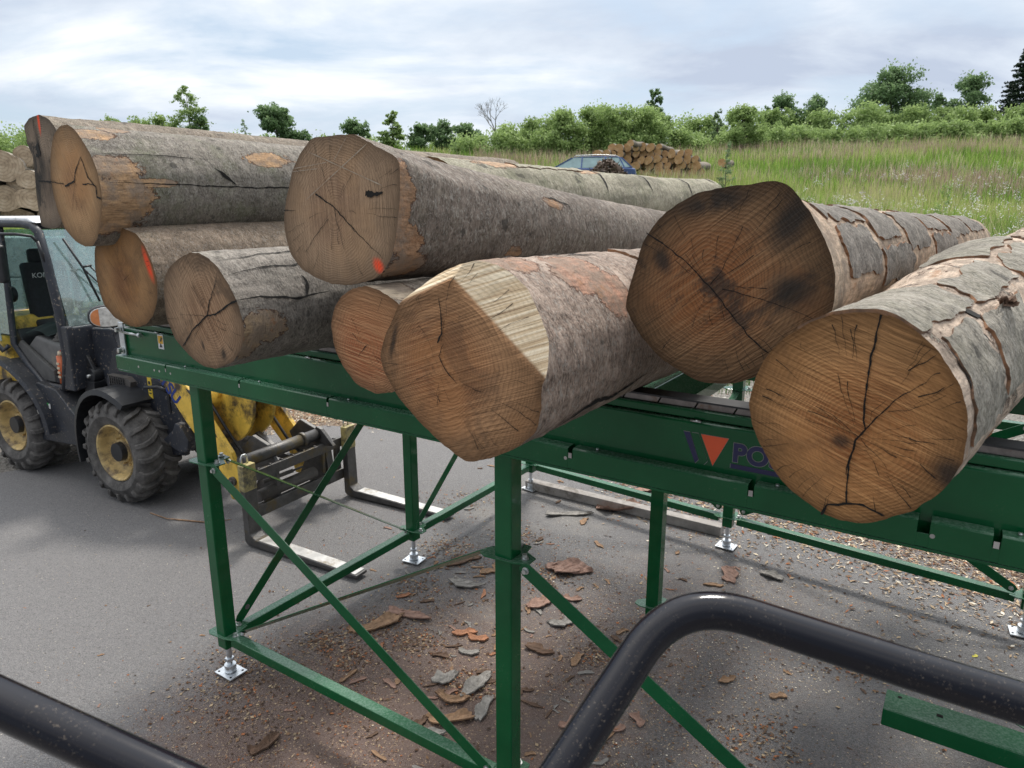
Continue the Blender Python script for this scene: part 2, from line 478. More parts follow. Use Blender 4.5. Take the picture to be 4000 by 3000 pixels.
def m_bark(name, a, b, peel_c, algae=0.3, lich=0.3, wrinkle=0.4, peel_bias=0.0, coarse=1.0):
    a = (a[0] * 1.08, a[1] * 1.0, a[2] * 0.90); b = (b[0] * 1.10, b[1] * 1.02, b[2] * 0.92)
    t = NT(name, 0.85, 0, 0.25)
    v = t.coord(attr='lc')
    vs = t.coord(attr='lc', scale=(1, 1, 2.2))
    big = t.noise(v, 3.2, 5, 0.65)
    mid = t.noise(vs, 14, 6, 0.7, 0.4)
    fine = t.noise(vs, 75 * coarse, 4, 0.7)
    c = t.ramp(mid, [(0.30, tuple(x * 0.34 for x in a)), (0.46, tuple(x * 0.8 for x in a)), (0.54, a), (0.68, tuple(x * 1.1 for x in b))])
    c = t.mix(t.smooth(fine, 0.35, 0.70, 0.0, 0.65), c, tuple(min(1, x * 1.3) for x in b))
    c = t.mix(t.smooth(fine, 0.42, 0.28, 0.0, 0.6), c, tuple(x * 0.30 for x in a))
    # green algae film
    al = t.noise(v, 5.5, 6, 0.7)
    c = t.mix(t.math('MULTIPLY', t.smooth(al, 0.45, 0.7), algae), c, (0.150, 0.165, 0.090))
    # pale lichen flecks, wavy
    lv = t.coord(attr='lc', scale=(1, 1, 1.6))
    li = t.noise(lv, 42 * coarse, 5, 0.65, 1.6)
    c = t.mix(t.math('MULTIPLY', t.smooth(li, 0.52, 0.62), lich), c, (0.40, 0.38, 0.34))
    dk = t.noise(v, 9, 3, 0.5)
    c = t.mix(t.smooth(dk, 0.67, 0.71, 0, 0.7), c, (0.045, 0.042, 0.038))
    # circumferential wrinkles
    wv = t.coord(attr='lc', scale=(0.5, 0.5, 6))
    wr = t.noise(wv, 6, 5, 0.7, 0.8)
    c = t.mix(t.math('MULTIPLY', t.smooth(wr, 0.62, 0.72), wrinkle), c, tuple(x * 0.35 for x in a))
    lg_ = t.noise(t.coord(attr='lc', scale=(1, 1, 0.7), loc=(4, 2, 1)), 2.6, 6, 0.72)
    c = t.mix(t.smooth(lg_, 0.50, 0.66, 0, 0.5), c, tuple(x * 0.45 for x in a)); c = t.mix(t.smooth(lg_, 0.44, 0.32, 0, 0.4), c, tuple(min(1, x * 1.35) for x in b))
    # peeled areas
    pv = t.coord(attr='lc', scale=(1, 1, 0.8))
    pn = t.noise(pv, 13, 8, 0.74, 0.9)
    pf = t.math('ADD', t.attr('peel'), t.math('ADD', t.math('MULTIPLY_ADD', pn, 2.2, -1.1 + peel_bias), t.math('MULTIPLY_ADD', t.noise(pv, 55, 4, 0.75), 0.6, -0.3)))
    mask = t.smooth(pf, -0.012, 0.02)
    wood = t.noise(t.coord(attr='lc', scale=(5, 5, 0.8)), 16, 6, 0.7)
    wc = t.ramp(wood, [(0.3, tuple(x * 0.45 for x in peel_c)), (0.5, peel_c), (0.72, tuple(min(1, x * 1.5) for x in peel_c))])
    ws = t.noise(v, 7, 5, 0.7)
    wc = t.mix(t.smooth(ws, 0.42, 0.60, 0, 0.8), wc, (0.27, 0.215, 0.17))
    wc = t.mix(t.smooth(t.noise(v, 15, 6, 0.75), 0.55, 0.68, 0, 0.7), wc, (0.36, 0.19, 0.10))
    rim = t.math('MULTIPLY', t.smooth(pf, -0.10, -0.01), t.smooth(pf, 0.05, 0.0))
    c = t.mix(mask, c, wc)
    c = t.mix(t.math('MULTIPLY', rim, 0.9), c, (0.085, 0.028, 0.012))
    c = t.mix(t.math('MULTIPLY', t.attr('paint'), t.smooth(t.noise(v, 40, 4, 0.7), 0.35, 0.6)), c, (0.75, 0.10, 0.04))
    h = t.math('MULTIPLY', t.math('SUBTRACT', 1.0, mask), 1.0)
    n = t.bump(h, 0.012)
    n = t.bump(t.math('ADD', mid, t.math('MULTIPLY', wr, wrinkle)), 0.018, prev=n)
    n = t.bump(fine, 0.006, prev=n)
    n = t.bump(li, 0.002 * (1 + lich * 2), prev=n)
    return t.out(c, n)

def m_cut(name, base, heart, dark, stain=0.3, saw=0.6, saw_ang=0.3, ring=55, warm=(0.30, 0.17, 0.08), seed=0.0):
    """a sawn end: attribute fc = position relative to the pith (m)"""
    base, dark, warm = [(x[0] * 1.42, x[1] * 1.24, x[2] * 1.06) for x in (base, dark, warm)]; heart = (heart[0] * 1.25, heart[1] * 0.95, heart[2] * 0.75)
    t = NT(name, 0.8, 0, 0.2)
    v = t.coord(attr='fc')
    a = t.node('ShaderNodeAttribute'); a.attribute_name = 'fc'
    wob = t.noise(t.coord(attr='fc', loc=(seed, seed, 0)), 5, 3, 0.5)
    ln = t.node('ShaderNodeVectorMath', operation='LENGTH'); t.l.new(a.outputs['Vector'], ln.inputs[0])
    rad = ln.outputs['Value']
    rr = t.math('ADD', rad, t.math('MULTIPLY', wob, 0.10))
    # ring widths vary
    rw = t.math('ADD', t.math('MULTIPLY', rr, ring * 1.8), t.math('MULTIPLY', t.math('SINE', t.math('MULTIPLY', rr, 37.0)), 0.6))
    wave = t.math('SINE', t.math('MULTIPLY', rw, 6.283))
    wave = t.math('MULTIPLY_ADD', wave, 0.5, 0.5)
    rot = t.node('ShaderNodeVectorRotate', rotation_type='Z_AXIS'); t.l.new(a.outputs['Vector'], rot.inputs[0]); rot.inputs['Angle'].default_value = saw_ang
    def stretch(sx, sy, sc, det):
        mp = t.node('ShaderNodeMapping'); t.l.new(rot.outputs[0], mp.inputs[0]); mp.inputs['Scale'].default_value = (sx, sy, 1)
        mp.inputs['Location'].default_value = (seed, seed * 2, 0)
        return t.noise(mp.outputs[0], sc, det, 0.6)
    saw1 = stretch(0.7, 26, 6, 5)
    saw2 = stretch(0.5, 60, 6, 3)
    # radial rays
    gr = t.node('ShaderNodeTexGradient', gradient_type='RADIAL'); t.l.new(a.outputs['Vector'], gr.inputs[0])
    cx = t.node('ShaderNodeCombineXYZ'); t.l.new(gr.outputs['Fac'], cx.inputs[0]); t.l.new(t.math('MULTIPLY', rad, 0.15), cx.inputs[1])
    rays = t.noise(cx.outputs[0], 130, 3, 0.6)
    grain = t.noise(v, 160, 3, 0.7)
    big = t.noise(t.coord(attr='fc', loc=(seed * 3, seed, 0)), 6, 6, 0.68, 0.4)
    c = t.ramp(big, [(0.28, dark), (0.5, base), (0.72, tuple(min(1, x * 1.35) for x in base))])
    hf = t.math('ADD', rad, t.math('MULTIPLY', big, -0.10))
    c = t.mix(t.smooth(hf, 0.17, 0.0, 0, 0.9), c, heart)
    c = t.mix(t.smooth(wave, 0.55, 1.0, 0, 0.38), c, tuple(x * 0.5 for x in dark))
    c = t.mix(t.smooth(saw1, 0.42, 0.64, 0.0, saw * 0.8), c, tuple(min(1, x * 1.75) for x in base))
    c = t.mix(t.smooth(saw2, 0.50, 0.36, 0.0, saw * 0.85), c, tuple(x * 0.45 for x in dark))
    c = t.mix(t.smooth(rays, 0.55, 0.72, 0, 0.28), c, tuple(x * 0.5 for x in dark))
    c = t.mix(t.smooth(grain, 0.5, 0.75, 0, 0.22), c, tuple(min(1, x * 1.5) for x in base))
    wp = t.noise(t.coord(attr='fc', loc=(seed * 5, 0, 1)), 4.2, 4, 0.6)
    c = t.mix(t.smooth(wp, 0.48, 0.66, 0, 0.55), c, warm)
    st = t.noise(t.coord(attr='fc', loc=(seed * 7, seed, 2)), 5.0, 7, 0.7, 0.6)
    c = t.mix(t.math('MULTIPLY', t.smooth(st, 0.50, 0.62), stain), c, (0.030, 0.027, 0.024))
    rimn = t.math('ADD', t.attr('edge'), t.math('MULTIPLY_ADD', big, 0.9, -0.45))
    c = t.mix(t.smooth(rimn, 0.55, 1.02, 0, 0.62), c, tuple(x * 0.55 for x in dark))
    # darker weathered rim
    c = t.mix(t.smooth(t.attr('edge'), 0.90, 1.0, 0, 0.45), c, tuple(x * 0.4 for x in dark))
    # fresh facets where the attribute is set
    fc = t.attr('fresh')
    frc = t.ramp(saw1, [(0.3, (0.30, 0.20, 0.115)), (0.46, (0.58, 0.44, 0.28)), (0.62, (0.80, 0.68, 0.50))])
    frc = t.mix(t.smooth(big, 0.5, 0.65, 0, 0.5), frc, (0.30, 0.25, 0.17))
    c = t.mix(t.smooth(fc, 0.3, 0.7), c, frc)
    c = t.mix(t.math('MULTIPLY', t.attr('paint'), t.smooth(saw1, 0.25, 0.5)), c, (0.85, 0.085, 0.03))
    c = t.mix(t.math('MULTIPLY', t.attr('soot'), t.smooth(big, 0.25, 0.5)), c, (0.022, 0.020, 0.018))
    n = t.bump(saw1, 0.0035)
    n = t.bump(saw2, 0.003, prev=n)
    n = t.bump(wave, 0.0008, prev=n)
    n = t.bump(grain, 0.001, prev=n)
    return t.out(c, n)

NTH = 200
def make_log(name, label, cat, group, pts, c, az, length, rfar, bark, cut, depth=None, rpx=None, deck=2.12, tilt=0.0,
             pith=None, cracks=(), checks=14, paint=(), soot=(), peel=(), bcracks=(), bevels=(), flare=0.6, lump=0.012, rb=None,
             bend=(0, 0), ns=150, knots=(), seed=1, sd=0.0, bpaint=(), pfloor=-1.0, plates=()):
    rg = np.random.default_rng(seed)
    x0, y0 = c
    k = (y0 - 1500) / FPX
    dd = (sp + k * cp) / (cp - k * sp)          # drop per metre forward along the centre ray
    if depth is None:
        kr = rpx / FPX * (cp + sp * dd)
        depth = (CAMH - deck) / (dd + kr)
    n = np.array([math.sin(az) * math.cos(tilt), math.cos(az) * math.cos(tilt), math.sin(tilt)])
    a = np.array([math.cos(az), -math.sin(az), 0.0]); b = np.cross(a, n)
    Pc = at_depth(x0, y0, depth)
    def plane_pq(px):
        P = hit(px, Pc, n) - Pc
        return P @ a, P @ b
    # bevel planes: (pxA, pxB, slope); the far side (left of A->B seen in the picture) falls back by slope*distance
    bev = []
    for A_, B_, sl in bevels:
        A2 = np.array(plane_pq(A_)); B2 = np.array(plane_pq(B_)); d = (B2 - A2) / np.linalg.norm(B2 - A2)
        nl = np.array([-d[1], d[0]])            # points to the far side
        bev.append((A2, nl, sl))
    def s_off(p, q):
        s = np.zeros_like(np.asarray(p, float))
        for A2, nl, sl in bev:
            s = np.maximum(s, ((p - A2[0]) * nl[0] + (q - A2[1]) * nl[1]) * sl)
        return s
    def unproj(px):
        # march along the ray to the faceted face
        r = ray(*px); t = np.dot(Pc - CAM, n) / np.dot(r, n)
        for _ in range(60):
            P = CAM + t * r - Pc
            e = (P @ n) - float(s_off(P @ a, P @ b))
            t -= e / np.dot(r, n) * 0.5
        P = CAM + t * r - Pc
        return P @ a, P @ b
    out = np.array([unproj(p) for p in pts])
    pi0 = np.array(plane_pq(pith)) if pith is not None else np.array([0.0, 0.0])
    cen = out.mean(axis=0) * 0.5
    # resample outline by angle around cen
    th = np.linspace(0, 2 * PI, NTH, endpoint=False)
    ang = np.arctan2(out[:, 1] - cen[1], out[:, 0] - cen[0]) % (2 * PI)
    rad = np.hypot(out[:, 0] - cen[0], out[:, 1] - cen[1])
    o = np.argsort(ang); ang = ang[o]; rad = rad[o]
    xs = out[o, 0]; ys = out[o, 1]
    ax = np.concatenate([ang - 2 * PI, ang, ang + 2 * PI])
    def smoothper(arr):
        A_ = np.concatenate([arr, arr, arr]); return np.interp(th, ax, A_)
    px_ = smoothper(xs) ; py_ = smoothper(ys)
    # light smoothing so the polygon reads as a sawn outline with soft corners
    kern = np.array([1, 2, 3, 2, 1]) / 9.0
    for _ in range(2):
        px_ = np.convolve(np.concatenate([px_[-2:], px_, px_[:2]]), kern, 'valid')
        py_ = np.convolve(np.concatenate([py_[-2:], py_, py_[:2]]), kern, 'valid')
    th = np.arctan2(py_ - cen[1], px_ - cen[0]); th = np.unwrap(th)
    r0 = np.hypot(px_ - cen[0], py_ - cen[1])
    r0 = r0 + 0.0015 * vnoise(np.stack([px_ * 60, py_ * 60, 0 * px_ + seed], -1))
    rmean = r0.mean()
    sbase = s_off(cen[0] + r0 * np.cos(th), cen[1] + r0 * np.sin(th))
    # body surface
    sv = (np.linspace(0, 1, ns) ** 1.5) * length
    lob = fbm(np.stack([np.cos(th) * 1.2 + seed, np.sin(th) * 1.2, 0 * th], -1), 3)
    def surf(s, j=None, thv=None, r0v=None, sb=None):
        pass
    S = sv[:, None]; T = th[None, :]
    w = np.exp(-S / flare)
    rb = rb or rmean * 0.97
    base_r = rb + (rfar - rb) * (S / length)
    Rr = base_r * (1 + 0.05 * lob[None, :]) * (1 - w) + r0[None, :] * w
    PQ = np.stack([np.cos(T) * Rr * 1.0 + 0 * S, np.sin(T) * Rr, S + 0 * T], -1)
    Rr = Rr + lump * (1 - np.exp(-S / 0.12)) * fbm(PQ * np.array([4, 4, 2.2]) + seed * 3.1, 4)
    Rr = Rr + 0.0045 * (1 - np.exp(-S / 0.02)) * fbm(PQ * np.array([22, 22, 30]) + seed, 3)
    for (ks, kt, kr_, kh) in knots:   # s, theta deg, radius, height
        dt = (T - R(kt) + PI) % (2 * PI) - PI
        q = (S - ks) ** 2 + (dt * rmean) ** 2
        Rr = Rr + kh * np.exp(-q / (2 * kr_ ** 2))
    Sx = S + sbase[None, :] * np.exp(-S / 0.35)
    cx = cen[0] * np.exp(-S / (flare * 2)) + bend[0] * (S / length) ** 2
    cy = cen[1] * np.exp(-S / (flare * 2)) + bend[1] * (S / length) ** 2
    Pp = cx + np.cos(T) * Rr; Qp = cy + np.sin(T) * Rr
    base_pt = Pc.copy(); 
    zmin = (Pc + np.outer(Pp[0], a) + np.outer(Qp[0], b))[:, 2].min()
    root_loc = Vector((Pc[0], Pc[1], zmin))
    off = np.array(Pc) - np.array(root_loc)
    def W3(p, q, s): return off + np.asarray(p)[..., None] * a + np.asarray(q)[..., None] * b + np.asarray(s)[..., None] * n
    V = W3(Pp, Qp, Sx).reshape(-1, 3)
    i = np.arange(ns - 1)[:, None] * NTH; j = np.arange(NTH)[None, :]; j2 = (j + 1) % NTH
    F = np.stack([i + j, i + j2, i + NTH + j2, i + NTH + j], -1).reshape(-1, 4)
    pe = np.full(Pp.shape, pfloor)
    for (ps, pt, ls, lt) in peel:
        dt = (T - R(pt) + PI) % (2 * PI) - PI
        q = 1 - np.sqrt(((S - ps) / ls) ** 2 + (dt * rmean / lt) ** 2)
        pe = np.maximum(pe, np.clip(q * 1.4, -1, 1))
    pb = np.zeros(Pp.shape)
    for (ps, pt, ls, lt) in bpaint:
        dt = (T - R(pt) + PI) % (2 * PI) - PI
        pb = np.maximum(pb, np.clip(2 - 2 * np.sqrt(((S - ps) / ls) ** 2 + (dt * rmean / lt) ** 2), 0, 1))
    root = empty(name, root_loc, label, cat, group)
    lc = np.stack([np.cos(T) * Rr + sd, np.sin(T) * Rr, Sx + 0 * T], -1).reshape(-1, 3)
    ob = raw_mesh('bark', V, F, [bark], root, True, {'lc': ('FLOAT_VECTOR', lc), 'peel': ('FLOAT', pe), 'paint': ('FLOAT', pb)})
    # body cracks / lifted bark edges: ribbons lying on the surface
    def surf_pt(s, thd, lift):
        si = np.clip(np.interp(s, sv, np.arange(ns)), 0, ns - 1.001); s0 = int(si); f_ = si - s0
        tt = R(thd)
        row = (1 - f_) * Rr[s0] + f_ * Rr[s0 + 1]
        tht = (th - th[0]) ; rel = (tt - th[0]) % (2 * PI)
        r_ = np.interp(rel, np.append(tht, 2 * PI), np.append(row, row[0])) + lift
        sx = np.interp(rel, np.append(tht, 2 * PI), np.append(sbase, sbase[0])) * math.exp(-s / 0.35) + s
        x_ = float(cx[s0, 0] * (1 - f_) + cx[s0 + 1, 0] * f_) + math.cos(tt) * r_
        y_ = float(cy[s0, 0] * (1 - f_) + cy[s0 + 1, 0] * f_) + math.sin(tt) * r_
        return W3(x_, y_, sx)
    for (ps0, ps1, pt0, pt1) in plates:
        na, nb = max(10, int((ps1 - ps0) / 0.012)), max(10, int(R(abs(pt1 - pt0)) * rmean / 0.012))
        na = min(na, 46); nb = min(nb, 46); sdv = rg.uniform(0, 50)
        top = np.zeros((na, nb, 3)); low = np.zeros((na, nb, 3)); ST = np.zeros((na, nb, 2))
        U_, V_ = np.meshgrid(np.linspace(0, 1, na), np.linspace(0, 1, nb), indexing='ij'); k1 = U_ * 0
        def nz_(x_, cst, o_): return fbm(np.stack([x_ + sdv, k1 + cst, k1 + sdv], -1), o_)
        jt0 = 9 * nz_(U_ * (ps1 - ps0) * 14, 1.3, 4); jt1 = 9 * nz_(U_ * (ps1 - ps0) * 14, 7.3, 4)
        js0 = 0.05 * nz_(V_ * 5, 3.7, 5) if ps0 > 0.01 else k1; js1 = 0.07 * nz_(V_ * 5, 9.1, 5)
        S_ = np.maximum(0, (ps0 + js0) * (1 - U_) + (ps1 + js1) * U_); T_ = (pt0 + jt0) * (1 - V_) + (pt1 + jt1) * V_
        ED = np.minimum(np.minimum(U_ if ps0 > 0.01 else k1 + 1, 1 - U_), np.minimum(V_, 1 - V_))
        LF = 0.0052 + 0.0025 * vnoise(np.stack([S_ * 9, T_ * 0.12, k1 + sdv], -1)) + 0.005 * np.maximum(0, 1 - ED * 9) * np.maximum(0, vnoise(np.stack([S_ * 14 + 3, T_ * 0.2, k1 + sdv], -1)))
        for i_ in range(na):
            for j_ in range(nb):
                q_ = surf_pt(S_[i_, j_], T_[i_, j_], 0.0); ar_ = R(T_[i_, j_]); nr_ = math.cos(ar_) * a + math.sin(ar_) * b
                top[i_, j_] = q_ + nr_ * LF[i_, j_]; low[i_, j_] = q_ - nr_ * 0.002; ST[i_, j_] = S_[i_, j_], T_[i_, j_]
        rm = rmean
        lc2 = np.stack([np.cos(np.radians(ST[..., 1])) * rm + sd, np.sin(np.radians(ST[..., 1])) * rm, ST[..., 0]], -1).reshape(-1, 3)
        I, J = np.meshgrid(np.arange(na - 1), np.arange(nb - 1), indexing='ij')
        f1 = np.stack([I * nb + J, I * nb + J + 1, (I + 1) * nb + J + 1, (I + 1) * nb + J], -1).reshape(-1, 4)
        ring_ = [i_ * nb for i_ in range(na)] + [(na - 1) * nb + j_ for j_ in range(1, nb)] + [i_ * nb + nb - 1 for i_ in range(na - 2, -1, -1)] + [j_ for j_ in range(nb - 2, 0, -1)]
        n0 = na * nb; f2 = np.array([(p_, q_, q_ + n0, p_ + n0) for p_, q_ in zip(ring_, ring_[1:] + ring_[:1])])
        allv = np.vstack([top.reshape(-1, 3), low.reshape(-1, 3)])
        raw_mesh('bark_plate', allv, np.vstack([f1, f2]), [bark, M['bark_edge']], root, False,
                 {'lc': ('FLOAT_VECTOR', np.vstack([lc2, lc2])), 'peel': ('FLOAT', np.full(2 * n0, -3.0)), 'paint': ('FLOAT', np.zeros(2 * n0))}, mi=[0] * len(f1) + [1] * len(f2))
        me_ = C.objects[-1].data if False else None
    if bcracks:
        vs = []; fs = []
        for line, wid in bcracks:
            P = np.array(line, float); P[:, 1] = P[:, 1]
            seg = np.hypot(np.diff(P[:, 0]), np.diff(P[:, 1]) * R(1) * rmean); L = np.append(0, np.cumsum(seg))
            m = max(8, int(L[-1] / 0.012)); u = np.linspace(0, L[-1], m)
            ss = np.interp(u, L, P[:, 0]); tt = np.interp(u, L, P[:, 1])
            ss = ss + 0.006 * vnoise(np.stack([u * 25, u * 0 + seed, u * 0], -1)); tt = tt + 0.8 * vnoise(np.stack([u * 25, u * 0 + 5.5, u * 0 + seed], -1)) / rmean * 0.35
            for q in range(m):
                e = min(q, m - 1 - q) / (m * 0.35); wd = wid * min(1, e + 0.15) * (0.55 + 0.9 * rg.random())
                ds = np.gradient(ss)[q]; dt = np.gradient(tt)[q] * R(1) * rmean; nn = math.hypot(ds, dt) + 1e-9
                es, et = -dt / nn * wd, ds / nn * wd / rmean / R(1)
                vs += [surf_pt(max(0.001, ss[q] - es), tt[q] - et, 0.0030), surf_pt(max(0.001, ss[q] + es), tt[q] + et, 0.0030)]
                if q: o_ = len(vs) - 4; fs.append((o_, o_ + 1, o_ + 3, o_ + 2))
        raw_mesh('bark_split', np.array(vs), np.array(fs), [M['dark_hole']], root)
    # cut end
    NR = 26
    rr = np.linspace(0, 1, NR)[:, None] ** 0.9
    ex = cen[0] + r0 * np.cos(th); ey = cen[1] + r0 * np.sin(th)
    fp = pi0[0] * (1 - rr) + ex[None, :] * rr; fq = pi0[1] * (1 - rr) + ey[None, :] * rr
    so = s_off(fp, fq)
    fz = so + 0.0025 * fbm(np.stack([fp * 14, fq * 14, fp * 0 + seed], -1), 3) * (1 - rr ** 8)
    FV = W3(fp, fq, fz).reshape(-1, 3)
    i = np.arange(NR - 1)[:, None] * NTH
    FF = np.stack([i + j, i + NTH + j, i + NTH + j2, i + j2], -1).reshape(-1, 4)
    pa = np.zeros(fp.shape); sootf = np.zeros(fp.shape)
    for (pc, rx, ry, ang_) in paint:
        q0 = plane_pq(pc); dx_, dy_ = fp - q0[0], fq - q0[1]
        u_ = dx_ * math.cos(ang_) + dy_ * math.sin(ang_); v_ = -dx_ * math.sin(ang_) + dy_ * math.cos(ang_)
        pa = np.maximum(pa, np.clip(1.8 - 1.8 * np.sqrt((u_ / rx) ** 2 + (v_ / ry) ** 2), 0, 1))
    for (pc, rx, ry, ang_) in soot:
        q0 = plane_pq(pc); dx_, dy_ = fp - q0[0], fq - q0[1]
        u_ = dx_ * math.cos(ang_) + dy_ * math.sin(ang_); v_ = -dx_ * math.sin(ang_) + dy_ * math.cos(ang_)
        sootf = np.maximum(sootf, np.clip(1.3 - 1.3 * np.sqrt((u_ / rx) ** 2 + (v_ / ry) ** 2), 0, 0.85))
    fcv = np.stack([fp - pi0[0], fq - pi0[1], so * 0.3], -1)
    att = {'fc': ('FLOAT_VECTOR', fcv), 'edge': ('FLOAT', rr + 0 * fp), 'fresh': ('FLOAT', np.clip(so * 60, 0, 1)),
           'paint': ('FLOAT', pa), 'soot': ('FLOAT', sootf)}
    raw_mesh('cut_end', FV, FF, [cut], root, False, att)
    # drying cracks on the end
    vs = []; fs = []
    def ribbon(P, w0, w1):
        P = np.array(P); seg = np.hypot(*np.diff(P, axis=0).T); L = np.append(0, np.cumsum(seg))
        m = max(5, int(L[-1] / 0.006)); u = np.linspace(0, L[-1], m)
        x_ = np.interp(u, L, P[:, 0]); y_ = np.interp(u, L, P[:, 1])
        jx = 0.0022 * vnoise(np.stack([u * 60, u * 0 + P[0, 0] * 31, u * 0 + seed], -1)); jy = 0.0022 * vnoise(np.stack([u * 60, u * 0 + P[0, 1] * 37, u * 0 + seed + 3], -1))
        x_ = x_ + jx; y_ = y_ + jy
        gx, gy = np.gradient(x_), np.gradient(y_); gn = np.hypot(gx, gy) + 1e-9
        for q in range(m):
            wd = (w0 + (w1 - w0) * q / (m - 1)) * (0.6 + 0.8 * rg.random()) / 2
            if q == m - 1: wd = 0.0001
            ox, oy = -gy[q] / gn[q] * wd, gx[q] / gn[q] * wd
            for sg in (-1, 1):
                X, Y = x_[q] + ox * sg, y_[q] + oy * sg
                vs.append(W3(X, Y, float(s_off(X, Y)) - 0.0032))
            if q: o_ = len(vs) - 4; fs.append((o_, o_ + 1, o_ + 3, o_ + 2))
    for line, w0, w1 in cracks:
        ribbon([plane_pq(p) for p in line], w0, w1)
        raw_mesh('drying_crack', np.array(vs), np.array(fs), [M['dark_hole']], root); vs.clear(); fs.clear()
    for _ in range(checks):
        t_ = rg.integers(0, NTH); e = np.array([ex[t_], ey[t_]]); d = e - pi0
        f0, f1 = (rg.uniform(0.02, 0.25), rg.uniform(0.35, 0.6)) if rg.random() < 0.35 else (rg.uniform(0.5, 0.85), rg.uniform(0.87, 0.99))
        j_ = rg.normal(0, 0.01, 2)
        ribbon([pi0 + d * f1, pi0 + d * (f0 + f1) / 2 + j_ * 0.4, pi0 + d * f0], rg.uniform(0.0008, 0.002), 0.0004)
    if vs: raw_mesh('hairline_checks', np.array(vs), np.array(fs), [M['dark_hole']], root)
    # far end cap
    ec = W3(cx[-1, 0], cy[-1, 0], length); ev = np.vstack([[ec], V[-NTH:]])
    ef = np.array([(0, 1 + (q + 1) % NTH, 1 + q) for q in range(NTH)])
    raw_mesh('far_cut_end', ev, ef, [M['far_cut']], root)
    return dict(root=root, depth=depth, r=rmean, Pc=Pc, surf=surf_pt, off=off, a=a, b=b, n=n)

M['bark_edge'] = plain('dark_bark_edge', (0.13, 0.075, 0.045), 0.95, 0, 0.6, 30, (0.28, 0.14, 0.07), 0.9)
M['far_cut'] = plain('far_sawn_wood', (0.42, 0.30, 0.19), 0.85, 0, 0.35, 9)
grey_a, grey_b = (0.155, 0.143, 0.130), (0.255, 0.240, 0.222)
barks = {
 'L1': m_bark('beech_bark_grey', (0.150, 0.142, 0.132), (0.27, 0.26, 0.245), (0.46, 0.29, 0.16), 0.55, 0.45, 0.35, -0.25),
 'L2': m_bark('beech_bark_wavy', (0.150, 0.132, 0.122), (0.25, 0.225, 0.210), (0.36, 0.22, 0.13), 0.12, 0.62, 0.25, -0.25, 0.85),
 'L0': m_bark('weathered_bark', (0.14, 0.12, 0.10), (0.27, 0.24, 0.21), (0.40, 0.33, 0.25), 0.2, 0.3, 0.4, -0.05),
 'A': m_bark('split_bark_brown', (0.13, 0.105, 0.085), (0.24, 0.20, 0.165), (0.32, 0.26, 0.19), 0.1, 0.3, 0.3, 0.22),
 'B': m_bark('dry_bark_grey', (0.165, 0.157, 0.150), (0.29, 0.28, 0.27), (0.40, 0.29, 0.18), 0.08, 0.35, 0.45, -0.25),
 'C': m_bark('bark_silver', (0.19, 0.17, 0.15), (0.32, 0.29, 0.26), (0.42, 0.34, 0.25), 0.1, 0.3, 0.3, 0.0),
 'D': m_bark('bark_stained_pink', (0.215, 0.170, 0.150), (0.43, 0.365, 0.33), (0.46, 0.26, 0.18), 0.03, 0.55, 0.25, 0.02),
 'E': m_bark('flaking_bark', (0.165, 0.160, 0.155), (0.30, 0.29, 0.28), (0.58, 0.44, 0.32), 0.05, 0.2, 0.6, 0.34),
 'F': m_bark('peeling_bark', (0.200, 0.195, 0.175), (0.36, 0.355, 0.335), (0.58, 0.46, 0.36), 0.22, 0.45, 0.45, 0.16),
 'G': m_bark('pale_beech_bark', (0.25, 0.245, 0.200), (0.40, 0.40, 0.345), (0.50, 0.34, 0.22), 0.5, 0.35, 0.7, -0.12),
}
cuts = {
 'L1': m_cut('sawn_end_tan', (0.31, 0.215, 0.125), (0.26, 0.17, 0.10), (0.17, 0.115, 0.068), 0.15, 0.35, 1.1, 60, (0.33, 0.20, 0.10), 1.3),
 'L0': m_cut('sawn_end_grey', (0.20, 0.17, 0.14), (0.05, 0.045, 0.04), (0.09, 0.078, 0.066), 0.9, 0.3, 1.5, 50, (0.13, 0.11, 0.095), 2.7),
 'L2': m_cut('sawn_end_grey_brown', (0.26, 0.200, 0.145), (0.20, 0.155, 0.12), (0.155, 0.115, 0.083), 0.10, 0.35, 1.45, 60, (0.26, 0.185, 0.12), 4.1),
 'A': m_cut('sawn_end_ochre', (0.26, 0.165, 0.085), (0.14, 0.075, 0.038), (0.13, 0.080, 0.043), 0.25, 0.3, 0.9, 70, (0.30, 0.17, 0.07), 5.2),
 'B': m_cut('sawn_end_grey_sawn', (0.25, 0.185, 0.13), (0.20, 0.14, 0.095), (0.125, 0.09, 0.064), 0.45, 0.6, 1.0, 50, (0.24, 0.165, 0.105), 6.6),
 'C': m_cut('sawn_end_red_heart', (0.29, 0.19, 0.115), (0.26, 0.090, 0.040), (0.17, 0.10, 0.058), 0.05, 0.7, 0.15, 55, (0.27, 0.15, 0.08), 7.9),
 'D': m_cut('sawn_end_warm', (0.285, 0.180, 0.105), (0.20, 0.095, 0.046), (0.15, 0.092, 0.052), 0.35, 0.55, -0.35, 55, (0.30, 0.165, 0.080), 9.4),
 'E': m_cut('sawn_end_dark', (0.150, 0.098, 0.058), (0.20, 0.095, 0.040), (0.055, 0.036, 0.022), 0.75, 0.6, -0.65, 60, (0.19, 0.090, 0.038), 3.3),
 'F': m_cut('sawn_end_orange', (0.29, 0.175, 0.085), (0.22, 0.10, 0.040), (0.155, 0.088, 0.040), 0.25, 0.75, 0.32, 65, (0.32, 0.175, 0.075), 8.2),
}
z2 = Tz(0, 350, 1.58); z1 = Tz(0, 700, 1.185); zc_ = Tz(1000, 450, 1.58); z3 = Tz(2300, 650, 1.144)
GRP = None
LOGS = {}
def V1(*p): return z2([p])[0]
